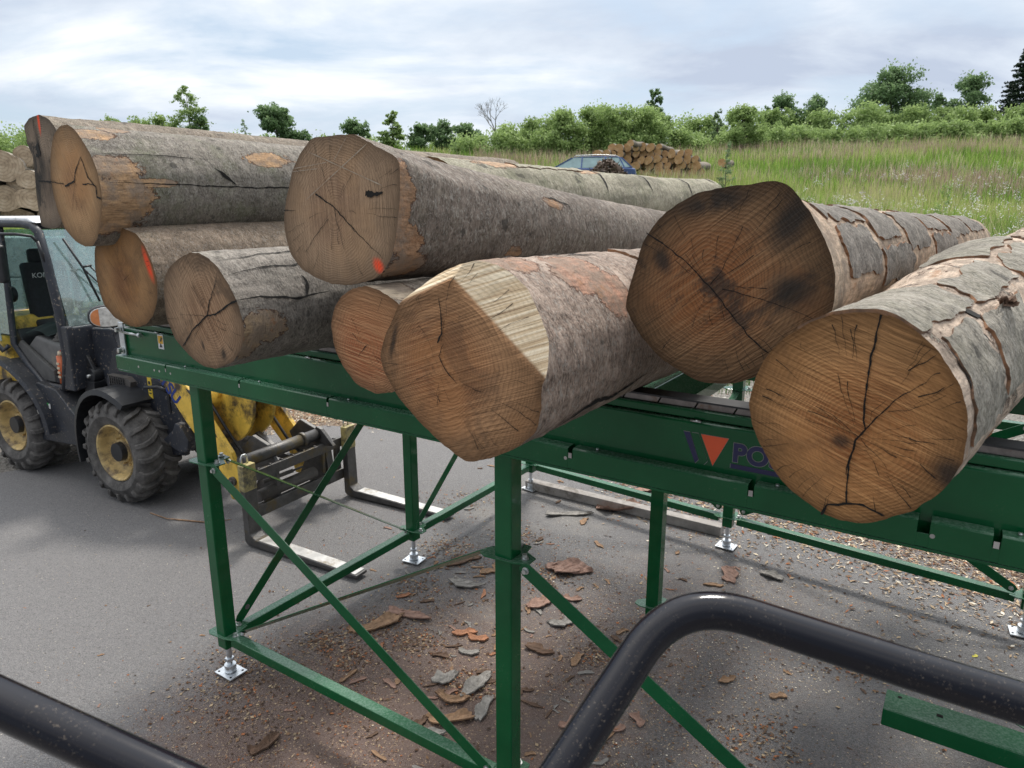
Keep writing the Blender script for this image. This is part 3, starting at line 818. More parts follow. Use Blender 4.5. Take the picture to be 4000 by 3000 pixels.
LOGS['A'] = make_log('beech_log', 'log with orange paint on its ochre cut end, lowest at the rack\'s left end', 'log', GRP,
    z1([(437, 315), (440, 420), (455, 500), (480, 580), (530, 640), (600, 680), (640, 685), (680, 670), (710, 630), (730, 560), (728, 470), (705, 390), (672, 310), (630, 250), (560, 225), (490, 245)]),
    z1([(585, 455)])[0], R(38), 3.6, 0.22, barks['A'], cuts['A'], rpx=196, pith=z1([(575, 470)])[0],
    paint=[(z1([(685, 395)])[0], 0.11, 0.030, -1.15)], checks=10, seed=3, sd=2.1,
    cracks=[([z1([(575, 470)])[0], z1([(600, 440)])[0]], 0.003, 0.001)])
LOGS['B'] = make_log('beech_log', 'grey log with a dark star crack across its end, under the long grey upper log', 'log', GRP,
    z1([(757, 520), (762, 450), (785, 405), (830, 365), (880, 340), (920, 340), (965, 365), (1010, 410), (1060, 490), (1100, 570), (1120, 640), (1132, 700), (1120, 780), (1080, 845), (1000, 878), (940, 865), (880, 820), (810, 740), (770, 640)]),
    z1([(945, 610)])[0], R(37), 3.8, 0.22, barks['B'], cuts['B'], rpx=232, pith=z1([(960, 632)])[0],
    cracks=[([z1([(962, 630)])[0], z1([(972, 570)])[0], z1([(1000, 480)])[0], z1([(1008, 430)])[0]], 0.006, 0.001),
            ([z1([(1100, 560)])[0], z1([(1050, 590)])[0], z1([(1000, 625)])[0], z1([(962, 632)])[0], z1([(900, 690)])[0], z1([(850, 775)])[0]], 0.007, 0.005),
            ([z1([(962, 632)])[0], z1([(880, 628)])[0], z1([(830, 625)])[0]], 0.002, 0.0005)],
    paint=[], soot=[(z1([(940, 770)])[0], 0.012, 0.03, 0.4), (z1([(1035, 810)])[0], 0.02, 0.03, 0.2)],
    peel=[(0.09, -12, 0.13, 0.075), (0.02, -30, 0.08, 0.07)],
    bcracks=[([(0.0, 12), (0.1, 14), (0.25, 8), (0.42, 12)], 0.004), ([(0.02, 40), (0.15, 46), (0.3, 44), (0.5, 52)], 0.003), ([(0.0, 62), (0.2, 66), (0.5, 70)], 0.003), ([(0.3, 8), (0.32, 20), (0.31, 32)], 0.007)],
    checks=18, seed=4, sd=5.3)
LOGS['C'] = make_log('beech_log', 'small log with a reddish heart, squeezed between the star-cracked and the faceted log', 'log', GRP,
    Tview([(738, 640), (760, 624), (790, 617), (820, 627), (858, 652), (885, 700), (893, 755), (880, 815), (850, 848), (810, 850), (770, 830), (740, 790), (722, 750), (715, 700), (722, 665)]),
    Tview([(803, 733)])[0], R(36), 3.6, 0.17, barks['C'], cuts['C'], rpx=212, pith=zc_([(675, 1425)])[0],
    cracks=[([zc_([(675, 1430)])[0], zc_([(650, 1465)])[0], zc_([(630, 1490)])[0]], 0.003, 0.001), ([zc_([(675, 1430)])[0], zc_([(695, 1410)])[0]], 0.003, 0.001)],
    checks=9, seed=5, sd=8.7, peel=[(0.05, 75, 0.10, 0.09)])
Dp = [zc_([(762, 1490), (800, 1350), (845, 1260), (873, 1180), (905, 1140)]),
      zc_([(1130, 975), (1250, 925), (1385, 890), (1480, 925), (1600, 985), (1690, 1090), (1750, 1230), (1790, 1320), (1808, 1400), (1803, 1520), (1785, 1640)]),
      Tview([(1168, 838), (1170, 880), (1160, 935), (1115, 968), (1060, 990), (1010, 1000), (950, 955), (900, 905), (855, 850), (828, 800), (820, 765)])]
LOGS['D'] = make_log('beech_log', 'log with pale slanted saw facets along the top of its brown cut end', 'log', GRP,
    Dp[0] + Dp[1] + Dp[2], Tview([(1000, 795)])[0], R(35), 3.7, 0.235, barks['D'], cuts['D'], rpx=355, pith=zc_([(1135, 1560)])[0],
    bevels=[(zc_([(873, 1172)])[0], zc_([(1200, 1020)])[0], 1.1), (zc_([(1195, 1025)])[0], zc_([(1770, 1650)])[0], 0.85)],
    cracks=[([zc_([(1125, 1400)])[0], zc_([(1152, 1350)])[0], zc_([(1150, 1260)])[0], zc_([(1130, 1120)])[0]], 0.005, 0.0015),
            ([Tview([(965, 800)])[0], Tview([(950, 770)])[0], Tview([(960, 740)])[0]], 0.003, 0.001), ([Tview([(965, 800)])[0], Tview([(990, 830)])[0]], 0.003, 0.001)],
    peel=[(0.08, 78, 0.11, 0.05), (0.33, 62, 0.13, 0.09), (0.42, 40, 0.09, 0.08)], soot=[(Tview([(850, 735)])[0], 0.012, 0.07, -0.3)],
    bcracks=[([(0.10, 88), (0.3, 92), (0.45, 84), (0.6, 80)], 0.006), ([(0.72, 60), (0.75, 40), (0.72, 25), (0.78, 5)], 0.010), ([(0.10, -38), (0.28, -30), (0.45, -36), (0.62, -28)], 0.007)],
    checks=26, pfloor=-0.55, plates=[(0.78, 1.5, 8, 95)], seed=6, lump=0.016, sd=11.9)
Ep = z3([(850, 60), (740, 76), (620, 90), (500, 112), (430, 145), (350, 200), (290, 262), (238, 345), (210, 440), (182, 540), (160, 610), (180, 672), (240, 770), (310, 850), (400, 912), (500, 965), (620, 975), (700, 958), (820, 905), (950, 825), (1045, 745), (1095, 640), (1104, 500), (1085, 400), (1050, 310), (990, 205), (920, 110), (880, 72)])
LOGS['E'] = make_log('beech_log', 'dark weathered log with an angular cut end, raised beside the large orange-brown one', 'log', GRP,
    Ep, z3([(630, 520)])[0], R(38.5), 3.95, 0.175, barks['E'], cuts['E'], depth=1.73, pith=z3([(540, 532)])[0], tilt=R(-1.0), rb=0.195,
    cracks=[([z3([(262, 300)])[0], z3([(330, 345)])[0], z3([(430, 420)])[0], z3([(540, 535)])[0], z3([(640, 660)])[0], z3([(720, 760)])[0], z3([(800, 835)])[0]], 0.003, 0.003),
            ([z3([(545, 525)])[0], z3([(590, 480)])[0], z3([(610, 430)])[0], z3([(650, 370)])[0]], 0.0025, 0.0008),
            ([z3([(600, 545)])[0], z3([(760, 590)])[0], z3([(900, 635)])[0], z3([(1010, 685)])[0]], 0.002, 0.001),
            ([z3([(190, 1000)])[0], z3([(240, 380)])[0]], 0.0001, 0.0001)],
    soot=[(z3([(900, 560)])[0], 0.075, 0.065, 0.2), (z3([(560, 160)])[0], 0.13, 0.035, 0.2), (z3([(330, 420)])[0], 0.03, 0.05, 0.5), (z3([(900, 250)])[0], 0.05, 0.09, -0.5)],
    pfloor=0.55, plates=[(0.27, 0.66, 2, 44), (0.24, 0.70, 50, 98), (0.74, 1.10, 30, 84), (0.80, 1.45, 88, 125), (0.72, 1.2, -12, 22), (1.18, 1.62, 18, 70), (1.70, 2.25, 40, 96), (1.72, 2.4, 0, 32), (2.35, 2.95, 30, 90), (3.05, 3.7, 35, 100), (0.3, 2.0, 135, 210)], peel=[(0.0, 20, 0.27, 0.60), (0.45, 62, 0.05, 0.10), (0.62, 35, 0.10, 0.06), (0.85, 72, 0.12, 0.05), (1.0, 25, 0.12, 0.10), (1.3, 50, 0.06, 0.13), (1.7, 62, 0.10, 0.08), (2.2, 75, 0.15, 0.06), (2.6, 40, 0.10, 0.10)],
    
    checks=40, seed=7, lump=0.02, flare=0.22, sd=15.1)
Fp = z3([(715, 1045), (745, 940), (800, 840), (880, 760), (980, 700), (1090, 660), (1200, 645), (1300, 650), (1400, 690), (1500, 760), (1590, 860), (1660, 980), (1695, 1100), (1695, 1200), (1670, 1320), (1620, 1410), (1540, 1480), (1440, 1545), (1360, 1565), (1310, 1582), (1250, 1596), (1150, 1588), (1060, 1562), (1030, 1540), (960, 1490), (880, 1430), (810, 1330), (760, 1230), (725, 1140)])
LOGS['F'] = make_log('beech_log', 'large log with a round orange-brown end split by a long vertical crack', 'log', GRP,
    Fp, z3([(1210, 1120)])[0], R(42), 3.1, 0.24, barks['F'], cuts['F'], rpx=400, tilt=R(2.2), pith=z3([(1205, 1205)])[0],
    cracks=[([z3([(1310, 662)])[0], z3([(1285, 760)])[0], z3([(1255, 900)])[0], z3([(1238, 1050)])[0], z3([(1230, 1140)])[0], z3([(1240, 1172)])[0], z3([(1195, 1220)])[0], z3([(1168, 1310)])[0], z3([(1155, 1420)])[0], z3([(1150, 1505)])[0]], 0.0035, 0.0035),
            ([z3([(1235, 1175)])[0], z3([(1340, 1070)])[0], z3([(1420, 1010)])[0], z3([(1520, 960)])[0]], 0.003, 0.001),
            ([z3([(1430, 915)])[0], z3([(1490, 880)])[0], z3([(1560, 840)])[0]], 0.002, 0.002),
            ([z3([(1470, 1030)])[0], z3([(1540, 1010)])[0], z3([(1600, 985)])[0]], 0.002, 0.002),
            ([z3([(1205, 1205)])[0], z3([(1120, 1130)])[0], z3([(1030, 1070)])[0]], 0.0016, 0.0005),
            ([z3([(1215, 1215)])[0], z3([(1300, 1300)])[0], z3([(1340, 1360)])[0]], 0.0016, 0.0005),
            ([z3([(1040, 1556)])[0], z3([(1065, 1512)])[0], z3([(1150, 1503)])[0], z3([(1225, 1508)])[0], z3([(1280, 1535)])[0], z3([(1325, 1562)])[0]], 0.005, 0.004),
            ([z3([(1345, 1095)])[0], z3([(1410, 1090)])[0], z3([(1500, 1065)])[0]], 0.0012, 0.0012), ([z3([(1430, 1215)])[0], z3([(1560, 1240)])[0]], 0.002, 0.001),
            ([z3([(1480, 1330)])[0], z3([(1560, 1400)])[0]], 0.002, 0.002)],
    soot=[(z3([(1130, 1230)])[0], 0.028, 0.02, 0.0), (z3([(1620, 1380)])[0], 0.04, 0.05, 0.8)],
    peel=[(0.01, 35, 0.035, 0.10), (0.02, 0, 0.045, 0.12), (0.22, 38, 0.06, 0.05), (0.38, 24, 0.05, 0.09), (0.55, 8, 0.10, 0.06), (0.12, -28, 0.35, 0.10), (0.85, 70, 0.18, 0.12), (1.1, 55, 0.2, 0.16), (0.55, 92, 0.07, 0.06)],
    bcracks=[([(0.045, 58), (0.05, 35), (0.05, 12), (0.045, -8)], 0.006), ([(0.28, 82), (0.30, 66), (0.36, 52), (0.37, 38), (0.42, 24), (0.40, 8)], 0.011),
             ([(0.62, 56), (0.58, 40), (0.60, 22), (0.55, 5), (0.56, -10)], 0.009), ([(0.02, -52), (0.2, -48), (0.5, -42), (0.8, -40), (1.1, -36)], 0.012), ([(0.22, 58), (0.27, 46), (0.29, 36)], 0.005)],
    checks=46, pfloor=0.0, plates=[(0.048, 0.27, -6, 57), (0.0, 0.40, 62, 128), (0.33, 0.70, 2, 52), (0.46, 0.86, 58, 84), (0.95, 1.7, 84, 128), (0.76, 1.25, -8, 40), (0.92, 1.5, 46, 76), (1.65, 2.4, 20, 75), (0.3, 1.6, -75, -38)], seed=8, lump=0.018, flare=0.5, knots=[(0.70, 100, 0.09, 0.022), (1.25, 95, 0.25, 0.04), (0.50, 50, 0.025, 0.022)], sd=19.4)
LOGS['L1'] = make_log('beech_log', 'long grey log with an oval bare patch on its bark, upper tier at the left', 'log', GRP,
    z2([(310, 420), (325, 300), (345, 255), (375, 222), (415, 215), (450, 235), (500, 300), (560, 400), (600, 500), (625, 620), (632, 720), (620, 830), (600, 920), (570, 965), (530, 970), (470, 940), (400, 860), (360, 760), (330, 650), (312, 540)]),
    z2([(470, 590)])[0], R(38), 4.2, 0.235, barks['L1'], cuts['L1'], depth=3.71, pith=z2([(462, 568)])[0],
    cracks=[([V1(240, 565), V1(320, 568), V1(400, 582)], 0.004, 0.004), ([V1(405, 596), V1(440, 580), V1(462, 566), V1(470, 500), V1(500, 412)], 0.011, 0.004),
            ([V1(500, 412), V1(520, 470), V1(545, 540), V1(580, 585), V1(595, 600), V1(600, 660), V1(628, 675)], 0.005, 0.009), ([V1(515, 585), V1(550, 582), V1(590, 592)], 0.006, 0.004),
            ([V1(462, 568), V1(460, 640), V1(448, 760)], 0.003, 0.001), ([V1(462, 568), V1(480, 600)], 0.003, 0.001)],
    peel=[(0.08, 18, 0.16, 0.09), (0.07, 66, 0.13, 0.06), (0.10, -14, 0.19, 0.15), (0.02, -38, 0.22, 0.10), (0.26, 2, 0.16, 0.028), (0.98, 38, 0.19, 0.070), (1.12, -28, 0.03, 0.02), (0.20, 80, 0.10, 0.05)],
    bcracks=[([(0.05, 2), (0.4, 1), (0.8, 0), (1.4, 2), (1.9, 3)], 0.0035), ([(0.0, 33), (0.3, 34), (0.6, 33)], 0.002), ([(0.62, 22), (0.66, 12), (0.72, 3)], 0.008)],
    checks=10, seed=9, lump=0.008, sd=22.0)
LOGS['L0'] = make_log('beech_log', 'grey weathered log with a dark hole and red paint stroke on its end, upper left', 'log', GRP,
    z2([(160, 310), (135, 275), (140, 235), (180, 175), (240, 153), (300, 180), (345, 240), (380, 330), (400, 480), (405, 640), (395, 770), (370, 845), (330, 862), (255, 845), (240, 760), (225, 650), (215, 520), (200, 400), (185, 335)]),
    z2([(275, 500)])[0], R(41), 3.8, 0.24, barks['L0'], cuts['L0'], depth=4.02, pith=z2([(300, 570)])[0],
    soot=[(z2([(240, 370)])[0], 0.05, 0.16, 0.0), (z2([(225, 560)])[0], 0.10, 0.12, 0), (z2([(250, 470)])[0], 0.10, 0.15, 0)], paint=[(z2([(238, 195)])[0], 0.022, 0.085, 0.0)],
    cracks=[([V1(228, 340), V1(240, 375), V1(243, 405)], 0.06, 0.05), ([V1(225, 402), V1(245, 412)], 0.02, 0.01), ([V1(245, 565), V1(280, 566), V1(320, 572)], 0.008, 0.008), ([V1(205, 180), V1(212, 260)], 0.006, 0.002)],
    checks=8, seed=10, sd=25.5, lump=0.015)
LOGS['L2'] = make_log('beech_log', 'thick flared log with criss-cross saw lines and an orange paint spot on its end', 'log', GRP,
    zc_([(225, 340), (275, 230), (340, 145), (380, 131), (420, 133), (510, 120), (560, 122), (605, 113), (740, 190), (878, 262), (888, 330), (891, 400), (887, 560), (862, 760), (840, 870), (800, 945), (755, 995), (700, 1020), (650, 1035), (570, 1050), (480, 1045), (380, 1008), (280, 950), (215, 860), (180, 740), (172, 620), (190, 500)]),
    zc_([(530, 590)])[0], R(36), 3.9, 0.165, barks['L2'], cuts['L2'], depth=2.48, pith=zc_([(490, 570)])[0], tilt=R(-4.5), rb=0.20,
    cracks=[([zc_([(370, 485)])[0], zc_([(430, 530)])[0], zc_([(488, 572)])[0], zc_([(560, 650)])[0], zc_([(640, 740)])[0], zc_([(790, 885)])[0]], 0.005, 0.001),
            ([zc_([(490, 572)])[0], zc_([(500, 650)])[0], zc_([(520, 720)])[0]], 0.003, 0.001), ([zc_([(450, 640)])[0], zc_([(360, 760)])[0], zc_([(310, 850)])[0]], 0.002, 0.002),
            ([zc_([(680, 480)])[0], zc_([(715, 492)])[0], zc_([(745, 490)])[0], zc_([(788, 478)])[0]], 0.022, 0.008), ([zc_([(175, 590)])[0], zc_([(250, 588)])[0]], 0.003, 0.001)],
    paint=[(zc_([(755, 928)])[0], 0.034, 0.024, -0.8)], bpaint=[],
    peel=[(0.03, 12, 0.06, 0.05), (0.07, -22, 0.09, 0.075), (0.10, -42, 0.12, 0.09), (0.02, 5, 0.05, 0.16), (0.75, -32, 0.07, 0.045), (1.05, 32, 0.10, 0.045)],
    bcracks=[([(0.98, 38), (1.06, 40), (1.18, 33), (1.20, 24)], 0.006)],
    checks=24, seed=12, flare=0.5, lump=0.014, sd=28.3)
# pale saw scores crossing the end of the thick flared log
def score_lines():
    L = LOGS['L2']; mb = MB()
    for (p, q, w_) in (((320, 225), (780, 435), 0.004), ((690, 170), (300, 530), 0.003), ((560, 130), (480, 280), 0.0022), ((230, 330), (440, 290), 0.0022), ((215, 350), (380, 330), 0.002)):
        A_ = hit(zc_([p])[0], L['Pc'] - L['n'] * 0.004, L['n']); B_ = hit(zc_([q])[0], L['Pc'] - L['n'] * 0.004, L['n'])
        r_ = np.array(L['root'].location); d = (B_ - A_) / np.linalg.norm(B_ - A_); s_ = np.cross(d, L['n']) * w_ / 2
        m_ = 14; vs = []
        for k in range(m_ + 1):
            f_ = k / m_; jit = s_ * random.uniform(0.3, 1.2) * (1 if 0 < k < m_ else 0.1)
            c_ = A_ + (B_ - A_) * f_ - r_
            vs += [c_ - jit, c_ + jit]
        mb.add(vs, [(2 * k, 2 * k + 1, 2 * k + 3, 2 * k + 2) for k in range(m_)])
    mb.build('saw_score', plain('pale_saw_score', (0.33, 0.27, 0.205), 0.9, 0, 0.3, 60), L['root'])
score_lines()
# logs lying further back on the rack, built from world positions
def back_log(label, p, az, length, r, rfar, bark, cut, seed, tilt=0.0, **kw):
    """a round log whose near end has its centre at world point p"""
    P = np.array(p, float)
    n = np.array([math.sin(az), math.cos(az), 0]); a = np.array([math.cos(az), -math.sin(az), 0])
    def pr(W_):
        d = W_ - CAM; Z = d[1] * cp - d[2] * sp
        return (2000 + FPX * d[0] / Z, 1500 + FPX * (-(d[2] * cp) - d[1] * sp) / Z)
    pts = [pr(P + a * math.cos(t) * r * (1 + 0.05 * math.sin(3 * t + seed)) + np.array([0, 0, 1]) * math.sin(t) * r) for t in np.linspace(0, 2 * PI, 24, endpoint=False)]
    return make_log('beech_log', label, 'log', GRP, pts, pr(P), az, length, rfar, bark, cut, depth=P[1], seed=seed, tilt=tilt, **kw)
LOGS['G'] = back_log('pale greenish log lying behind the thick flared log, its bark loose near the middle', (-0.42, 3.75, 2.745), R(37.5), 3.5, 0.235, 0.195,
    barks['G'], cuts['A'], 13, tilt=R(0.3), lump=0.02, sd=31.0, peel=[(1.0, 95, 0.45, 0.10), (0.5, 85, 0.3, 0.12), (1.35, 75, 0.2, 0.08), (2.4, 80, 0.06, 0.03)],
    plates=[(0.6, 1.35, 62, 84)], bcracks=[([(1.45, 100), (1.5, 60), (1.46, 20)], 0.012), ([(2.1, 100), (2.12, 60), (2.1, 20)], 0.008), ([(2.8, 90), (2.85, 50), (2.8, 10)], 0.008), ([(3.4, 100), (3.42, 50)], 0.01)])
LOGS['H'] = back_log('log of which only the ridge shows above the long grey upper log', (-1.82, 4.55, 2.92), R(38), 3.6, 0.215, 0.19, barks['L1'], cuts['L0'], 14, sd=34.0)
# lower logs that carry the back of the pile
LOGS['I'] = back_log('low log showing only its back end between the raised dark log and faceted log', (0.95, 2.9, 2.33), R(36), 3.4, 0.20, 0.185, barks['C'], cuts['B'], 15, sd=37.0)
LOGS['J'] = back_log('log tucked behind the large orange-ended log at the right edge', (2.15, 2.45, 2.35), R(40), 3.0, 0.21, 0.19, barks['F'], cuts['B'], 16, sd=40.0)
# ================================================================== the green log rack
UD = Vector((0.837, -0.547, 0)).normalized(); VD = Vector((0.547, 0.837, 0)).normalized()
P1 = Vector((-1.69, 3.73, 0))
RZ = math.atan2(UD.y, UD.x)
rack = empty('log_rack', P1, 'green steel log rack on tall braced legs carrying the big logs', 'log rack', rz=RZ)
# local frame: x along the front beam, y away from the camera, z up
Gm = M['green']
def bolt(mb, p, ax=(0, 0, 1), r=0.011, l=0.02, mi=0):
    p = Vector(p); ax = Vector(ax).normalized()
    mb.cyl(p, p + ax * l * 0.25, r * 1.5, seg=12, mi=mi, smooth=False)
    mb.cyl(p + ax * l * 0.25, p + ax * l, r, seg=6, mi=mi, smooth=False)
cols = [0.0, 2.0, 4.0]; rows = [0.0, 1.67, 3.4]
def vf(u_): return 3.43 - 0.085 * u_     # the far row stands slightly askew
for u in cols:
    for v in (0.0, 1.67, vf(u)):
        mb = MB(); hw = 0.04
        mb.box((u, v, (0.20 + 1.815) / 2), (0.08, 0.08, 1.615))
        leg = mb.build('leg', Gm, rack, bevel=0.006)
        for zc2 in (0.285, 1.36):
            mb = MB()
            mb.prism([(-0.11, -0.045), (-0.075, -0.065), (0.05, -0.055), (0.115, -0.03), (0.115, 0.03), (0.055, 0.06), (0.045, 0.11), (-0.03, 0.115), (-0.055, 0.055), (-0.11, 0.0)], (1, 0, 0), (0, 1, 0), (u, v, zc2 - 0.003), (0, 0, 0.006))
            mb.build('bracket', Gm, leg, bevel=0.002)
            for (bx, by) in ((0.08, 0.0), (0.0, 0.085)):
                mb = MB(); bolt(mb, (u + bx, v + by, zc2 + 0.0035)); mb.build('bolt', M['bolt'], leg)
        mb = MB()
        mb.cyl((u, v, 0.05), (u, v, 0.215), 0.016, seg=14)
        mb.cyl((u, v, 0.03), (u, v, 0.075), 0.034, seg=18)
        mb.cyl((u, v, 0.10), (u, v, 0.118), 0.027, seg=6, smooth=False)
        mb.box((u, v, 0.022), (0.15, 0.12, 0.008), Matrix.Rotation(0.15 * math.sin(u * 3 + v * 5), 3, 'Z'))
        for a_ in (-1, 1):
            for b_ in (-1, 1):
                mb.cyl((u + 0.055 * a_, v + 0.042 * b_, 0.0262), (u + 0.055 * a_, v + 0.042 * b_, 0.0275), 0.007, seg=10, mi=1)
        mb.build('foot', [M['zinc'], M['dark_hole']], leg, bevel=0.002)
def rail(p, q, w_=0.062, h_=0.058):
    mb = MB(); mb.bar(p, q, w_, h_); return mb.build('rail', Gm, rack, bevel=0.005)
for u in (0.0, 4.0):
    for i_ in range(2):
        rail((u, rows[i_] + 0.075, 0.262), (u, (rows[i_ + 1] if i_ == 0 else vf(u)) - 0.075, 0.262))
for i_ in range(2):
    rail((cols[i_] + 0.075, 0, 0.262), (cols[i_ + 1] - 0.075, 0, 0.262))
    rail((cols[i_] + 0.075, vf(cols[i_]), 0.262), (cols[i_ + 1] - 0.075, vf(cols[i_ + 1]), 0.262))
rail((3.0, 3.4, 1.32), (4.6, 3.4, 1.32))
rail((3.0, 5.05, 1.32), (6.4, 5.05, 1.32))
def brace(p, q, side, w_=0.062, twist_up=None):
    """flat bar with a rounded, holed end"""
    p = Vector(p); q = Vector(q); d = (q - p).normalized(); sd_ = Vector(side).normalized()
    up = sd_.cross(d).normalized()
    mb = MB(); t_ = 0.005
    L = (q - p).length
    poly = [(0.0, -w_ * 0.35), (0.03, -w_ * 0.5)]
    hole = []
    mb.prism([(0, -w_ * .3), (0.03, -w_ / 2), (L - 0.03, -w_ / 2), (L, -w_ * .3), (L, w_ * .3), (L - 0.03, w_ / 2), (0.03, w_ / 2), (0, w_ * .3)], d, up, p - sd_ * t_ / 2, sd_ * t_)
    o = mb.build('brace', Gm, rack, bevel=0.0012)
    for e_ in (p + d * 0.03, q - d * 0.03):
        m2 = MB(); bolt(m2, e_ - sd_ * (t_ / 2), -sd_, 0.010, 0.018); m2.build('bolt', M['bolt'], o)
    return o
FR = (0, 1, 0); SD = (1, 0, 0)
# front plane
br1 = brace((0.07, -0.03, 1.35), (1.93, -0.03, 0.285), FR)
brace((0.09, 0.03, 0.30), (1.92, 0.03, 1.36), (0, 0.45, 1), 0.05)
brace((2.08, -0.03, 1.35), (3.93, -0.03, 0.285), FR)
# left plane
b2 = brace((-0.02, 0.09, 0.30), (-0.02, 1.60, 1.62), (1, 0, 0))
brace((0.03, 0.08, 1.36), (0.03, 1.58, 0.31), (0.25, 0, 1), 0.045)
brace((-0.02, 1.76, 0.30), (-0.02, 3.32, 1.60), (1, 0, 0))
# back plane
brace((0.2, vf(.2) + .04, 1.62), (1.92, vf(2) + .04, 0.32), FR)
brace((2.08, vf(2) + .04, 0.32), (3.85, vf(4) + .04, 1.40), FR)
brace((2.2, vf(2) - .04, 1.25), (3.92, vf(4) - .04, 0.32), FR)
brace((3.1, 3.46, 0.5), (4.5, 3.46, 1.55), FR)
brace((2.0, 1.76, 1.0), (2.0, 3.3, 1.36), (0.3, 0, 1), 0.045)
# holes and round sticker at the foot of the left brace
mb = MB(); dB = (Vector((-0.02, 1.60, 1.62)) - Vector((-0.02, 0.09, 0.30))).normalized()
c0 = Vector((-0.02, 0.09, 0.30))
for s_, r_ in ((0.10, 0.016),):
    mb.cyl(c0 + dB * s_ + Vector((0.0027, 0, 0)), c0 + dB * s_ + Vector((0.0032, 0, 0)), r_, seg=20)
    mb.cyl(c0 + dB * s_ - Vector((0.0027, 0, 0)), c0 + dB * s_ - Vector((0.0032, 0, 0)), r_, seg=20)
mb.build('hole', plain('asphalt_through_hole', (0.11, 0.105, 0.105), 0.9), b2)
mb = MB(); mb.cyl(c0 + dB * 0.165 - Vector((0.0027, 0, 0)), c0 + dB * 0.165 - Vector((0.0034, 0, 0)), 0.021, seg=24, mi=0)
mb.cyl(c0 + dB * 0.165 - Vector((0.0035, 0, 0)), c0 + dB * 0.165 - Vector((0.0040, 0, 0)), 0.0175, seg=24, mi=1)
for q_ in (0, 1, 2):
    mb.box(c0 + dB * (0.158 + q_ * 0.007) - Vector((0.0043, 0, 0)), (0.0006, 0.018 - abs(q_ - 1) * 0.006, 0.003), None, 0)
M['white'] = plain('white_print', (0.75, 0.75, 0.74), 0.5, 0, 0.05)
M['navy'] = plain('navy_print', (0.012, 0.012, 0.075), 0.4, 0, 0.1)
M['orange'] = plain('orange_print', (0.78, 0.10, 0.025), 0.4, 0, 0.06)
mb.build('sticker', [M['white'], M['navy']], b2)
# front beam: profile in (y, z), real slots and a lip
U0, U1 = -0.667, 4.9
def profile_beam(name, poly, u0, u1, bev=0.006, parent=rack):
    mb = MB(); mb.prism(poly, (0, 1, 0), (0, 0, 1), (u0, 0, 0), (u1 - u0, 0, 0)); return mb.build(name, Gm, parent, bevel=bev)
# lip face is cut by slots, so it is built between them
slots = [(-0.171, 0.010), (0.459, 0.012), (1.085, 0.014), (1.70, 0.016), (2.319, 0.018), (2.952, 0.018), (3.418, 0.030), (3.585, 0.018), (4.2, 0.018)]
lipY = -0.082
edges = [U0] + [x_ for s_ in slots for x_ in (s_[0] - s_[1] / 2, s_[0] + s_[1] / 2)] + [U1]
mb = MB()
for k in range(0, len(edges), 2):
    mb.prism([(lipY, 1.8965), (lipY + 0.006, 1.902), (-0.034, 1.902), (-0.034, 1.896), (lipY + 0.006, 1.896), (lipY + 0.006, 1.825), (lipY, 1.822)], (0, 1, 0), (0, 0, 1), (edges[k], 0, 0), (edges[k + 1] - edges[k], 0, 0))
for s_, w_ in slots:
    mb.box((s_, lipY + 0.0033, 1.843), (w_ + 0.002, 0.0055, 0.040))
lip = mb.build('lip', Gm, rack, bevel=0.0015)
mb = MB(); mb.box(((U0 + U1) / 2, -0.020, 1.815), (U1 - U0 - 0.01, 0.118, 0.010)); mb.build('bottom_flange', Gm, rack, bevel=0.002)
web = profile_beam('web', [(-0.033, 1.822), (-0.033, 2.052), (-0.027, 2.058), (0.10, 2.058), (0.10, 1.822)], U0 + 0.02, U1, 0.003)
profile_beam('guide_rail', [(-0.016, 2.062), (-0.016, 2.088), (-0.010, 2.092), (0.086, 2.092), (0.086, 2.062)], U0 + 0.02, U1, 0.003)
# chain in the rail
ch = MB()
x_ = U0 + 0.10; k = 0
while x_ < U1 - 0.06:
    L_ = 0.125
    ch.prism([(0.0, 0.0), (L_ - 0.004, 0.0), (L_ + 0.008, 0.022), (0.012, 0.022)], (1, 0, 0), (0, 0, 1), (x_, 0.000, 2.0935), (0, 0.010, 0))
    ch.prism([(0.0, 0.0), (L_ - 0.004, 0.0), (L_ + 0.008, 0.022), (0.012, 0.022)], (1, 0, 0), (0, 0, 1), (x_, 0.045, 2.0935), (0, 0.010, 0))
    ch.cyl((x_ + 0.02, 0.008, 2.105), (x_ + 0.02, 0.05, 2.105), 0.008, seg=8)
    x_ += L_ + 0.002; k += 1
ch.build('chain', M['chain'], rack)
mb = MB(); mb.box(((U0 + U1) / 2, 0.028, 2.1185), (U1 - U0 - 0.2, 0.080, 0.006)); mb.build('wear_strip', M['black'], rack)
# small fixings along the web
for x_ in [U0 + 0.35 + 0.61 * i_ for i_ in range(9)]:
    mb = MB(); mb.cyl((x_, -0.034, 2.060), (x_ + 0.035, -0.034, 2.060), 0.004, seg=8); mb.build('clip', M['bolt'], web)
    mb = MB(); mb.cyl((x_ + 0.29, -0.055, 1.902), (x_ + 0.29, -0.055, 1.910), 0.006, seg=6); mb.build('bolt', M['bolt'], lip)
M['lit_hole'] = plain('lit_through_hole', (0.42, 0.40, 0.37), 0.9)
for x_ in (-0.436, -0.281, -0.232, -0.128, 2.301, 3.441):
    mb = MB(); mb.cyl((x_, lipY - 0.0008, 1.86), (x_, lipY + 0.001, 1.86), 0.0065, seg=12); mb.build('hole', M['lit_hole'], lip)
for s_, w_ in slots[:8]:
    if abs(s_ - 3.418) > 0.01:
        mb = MB(); mb.box((s_, lipY - 0.0004, 1.873), (w_ * 0.72, 0.0006, 0.019)); mb.build('slot', M['lit_hole'], lip)
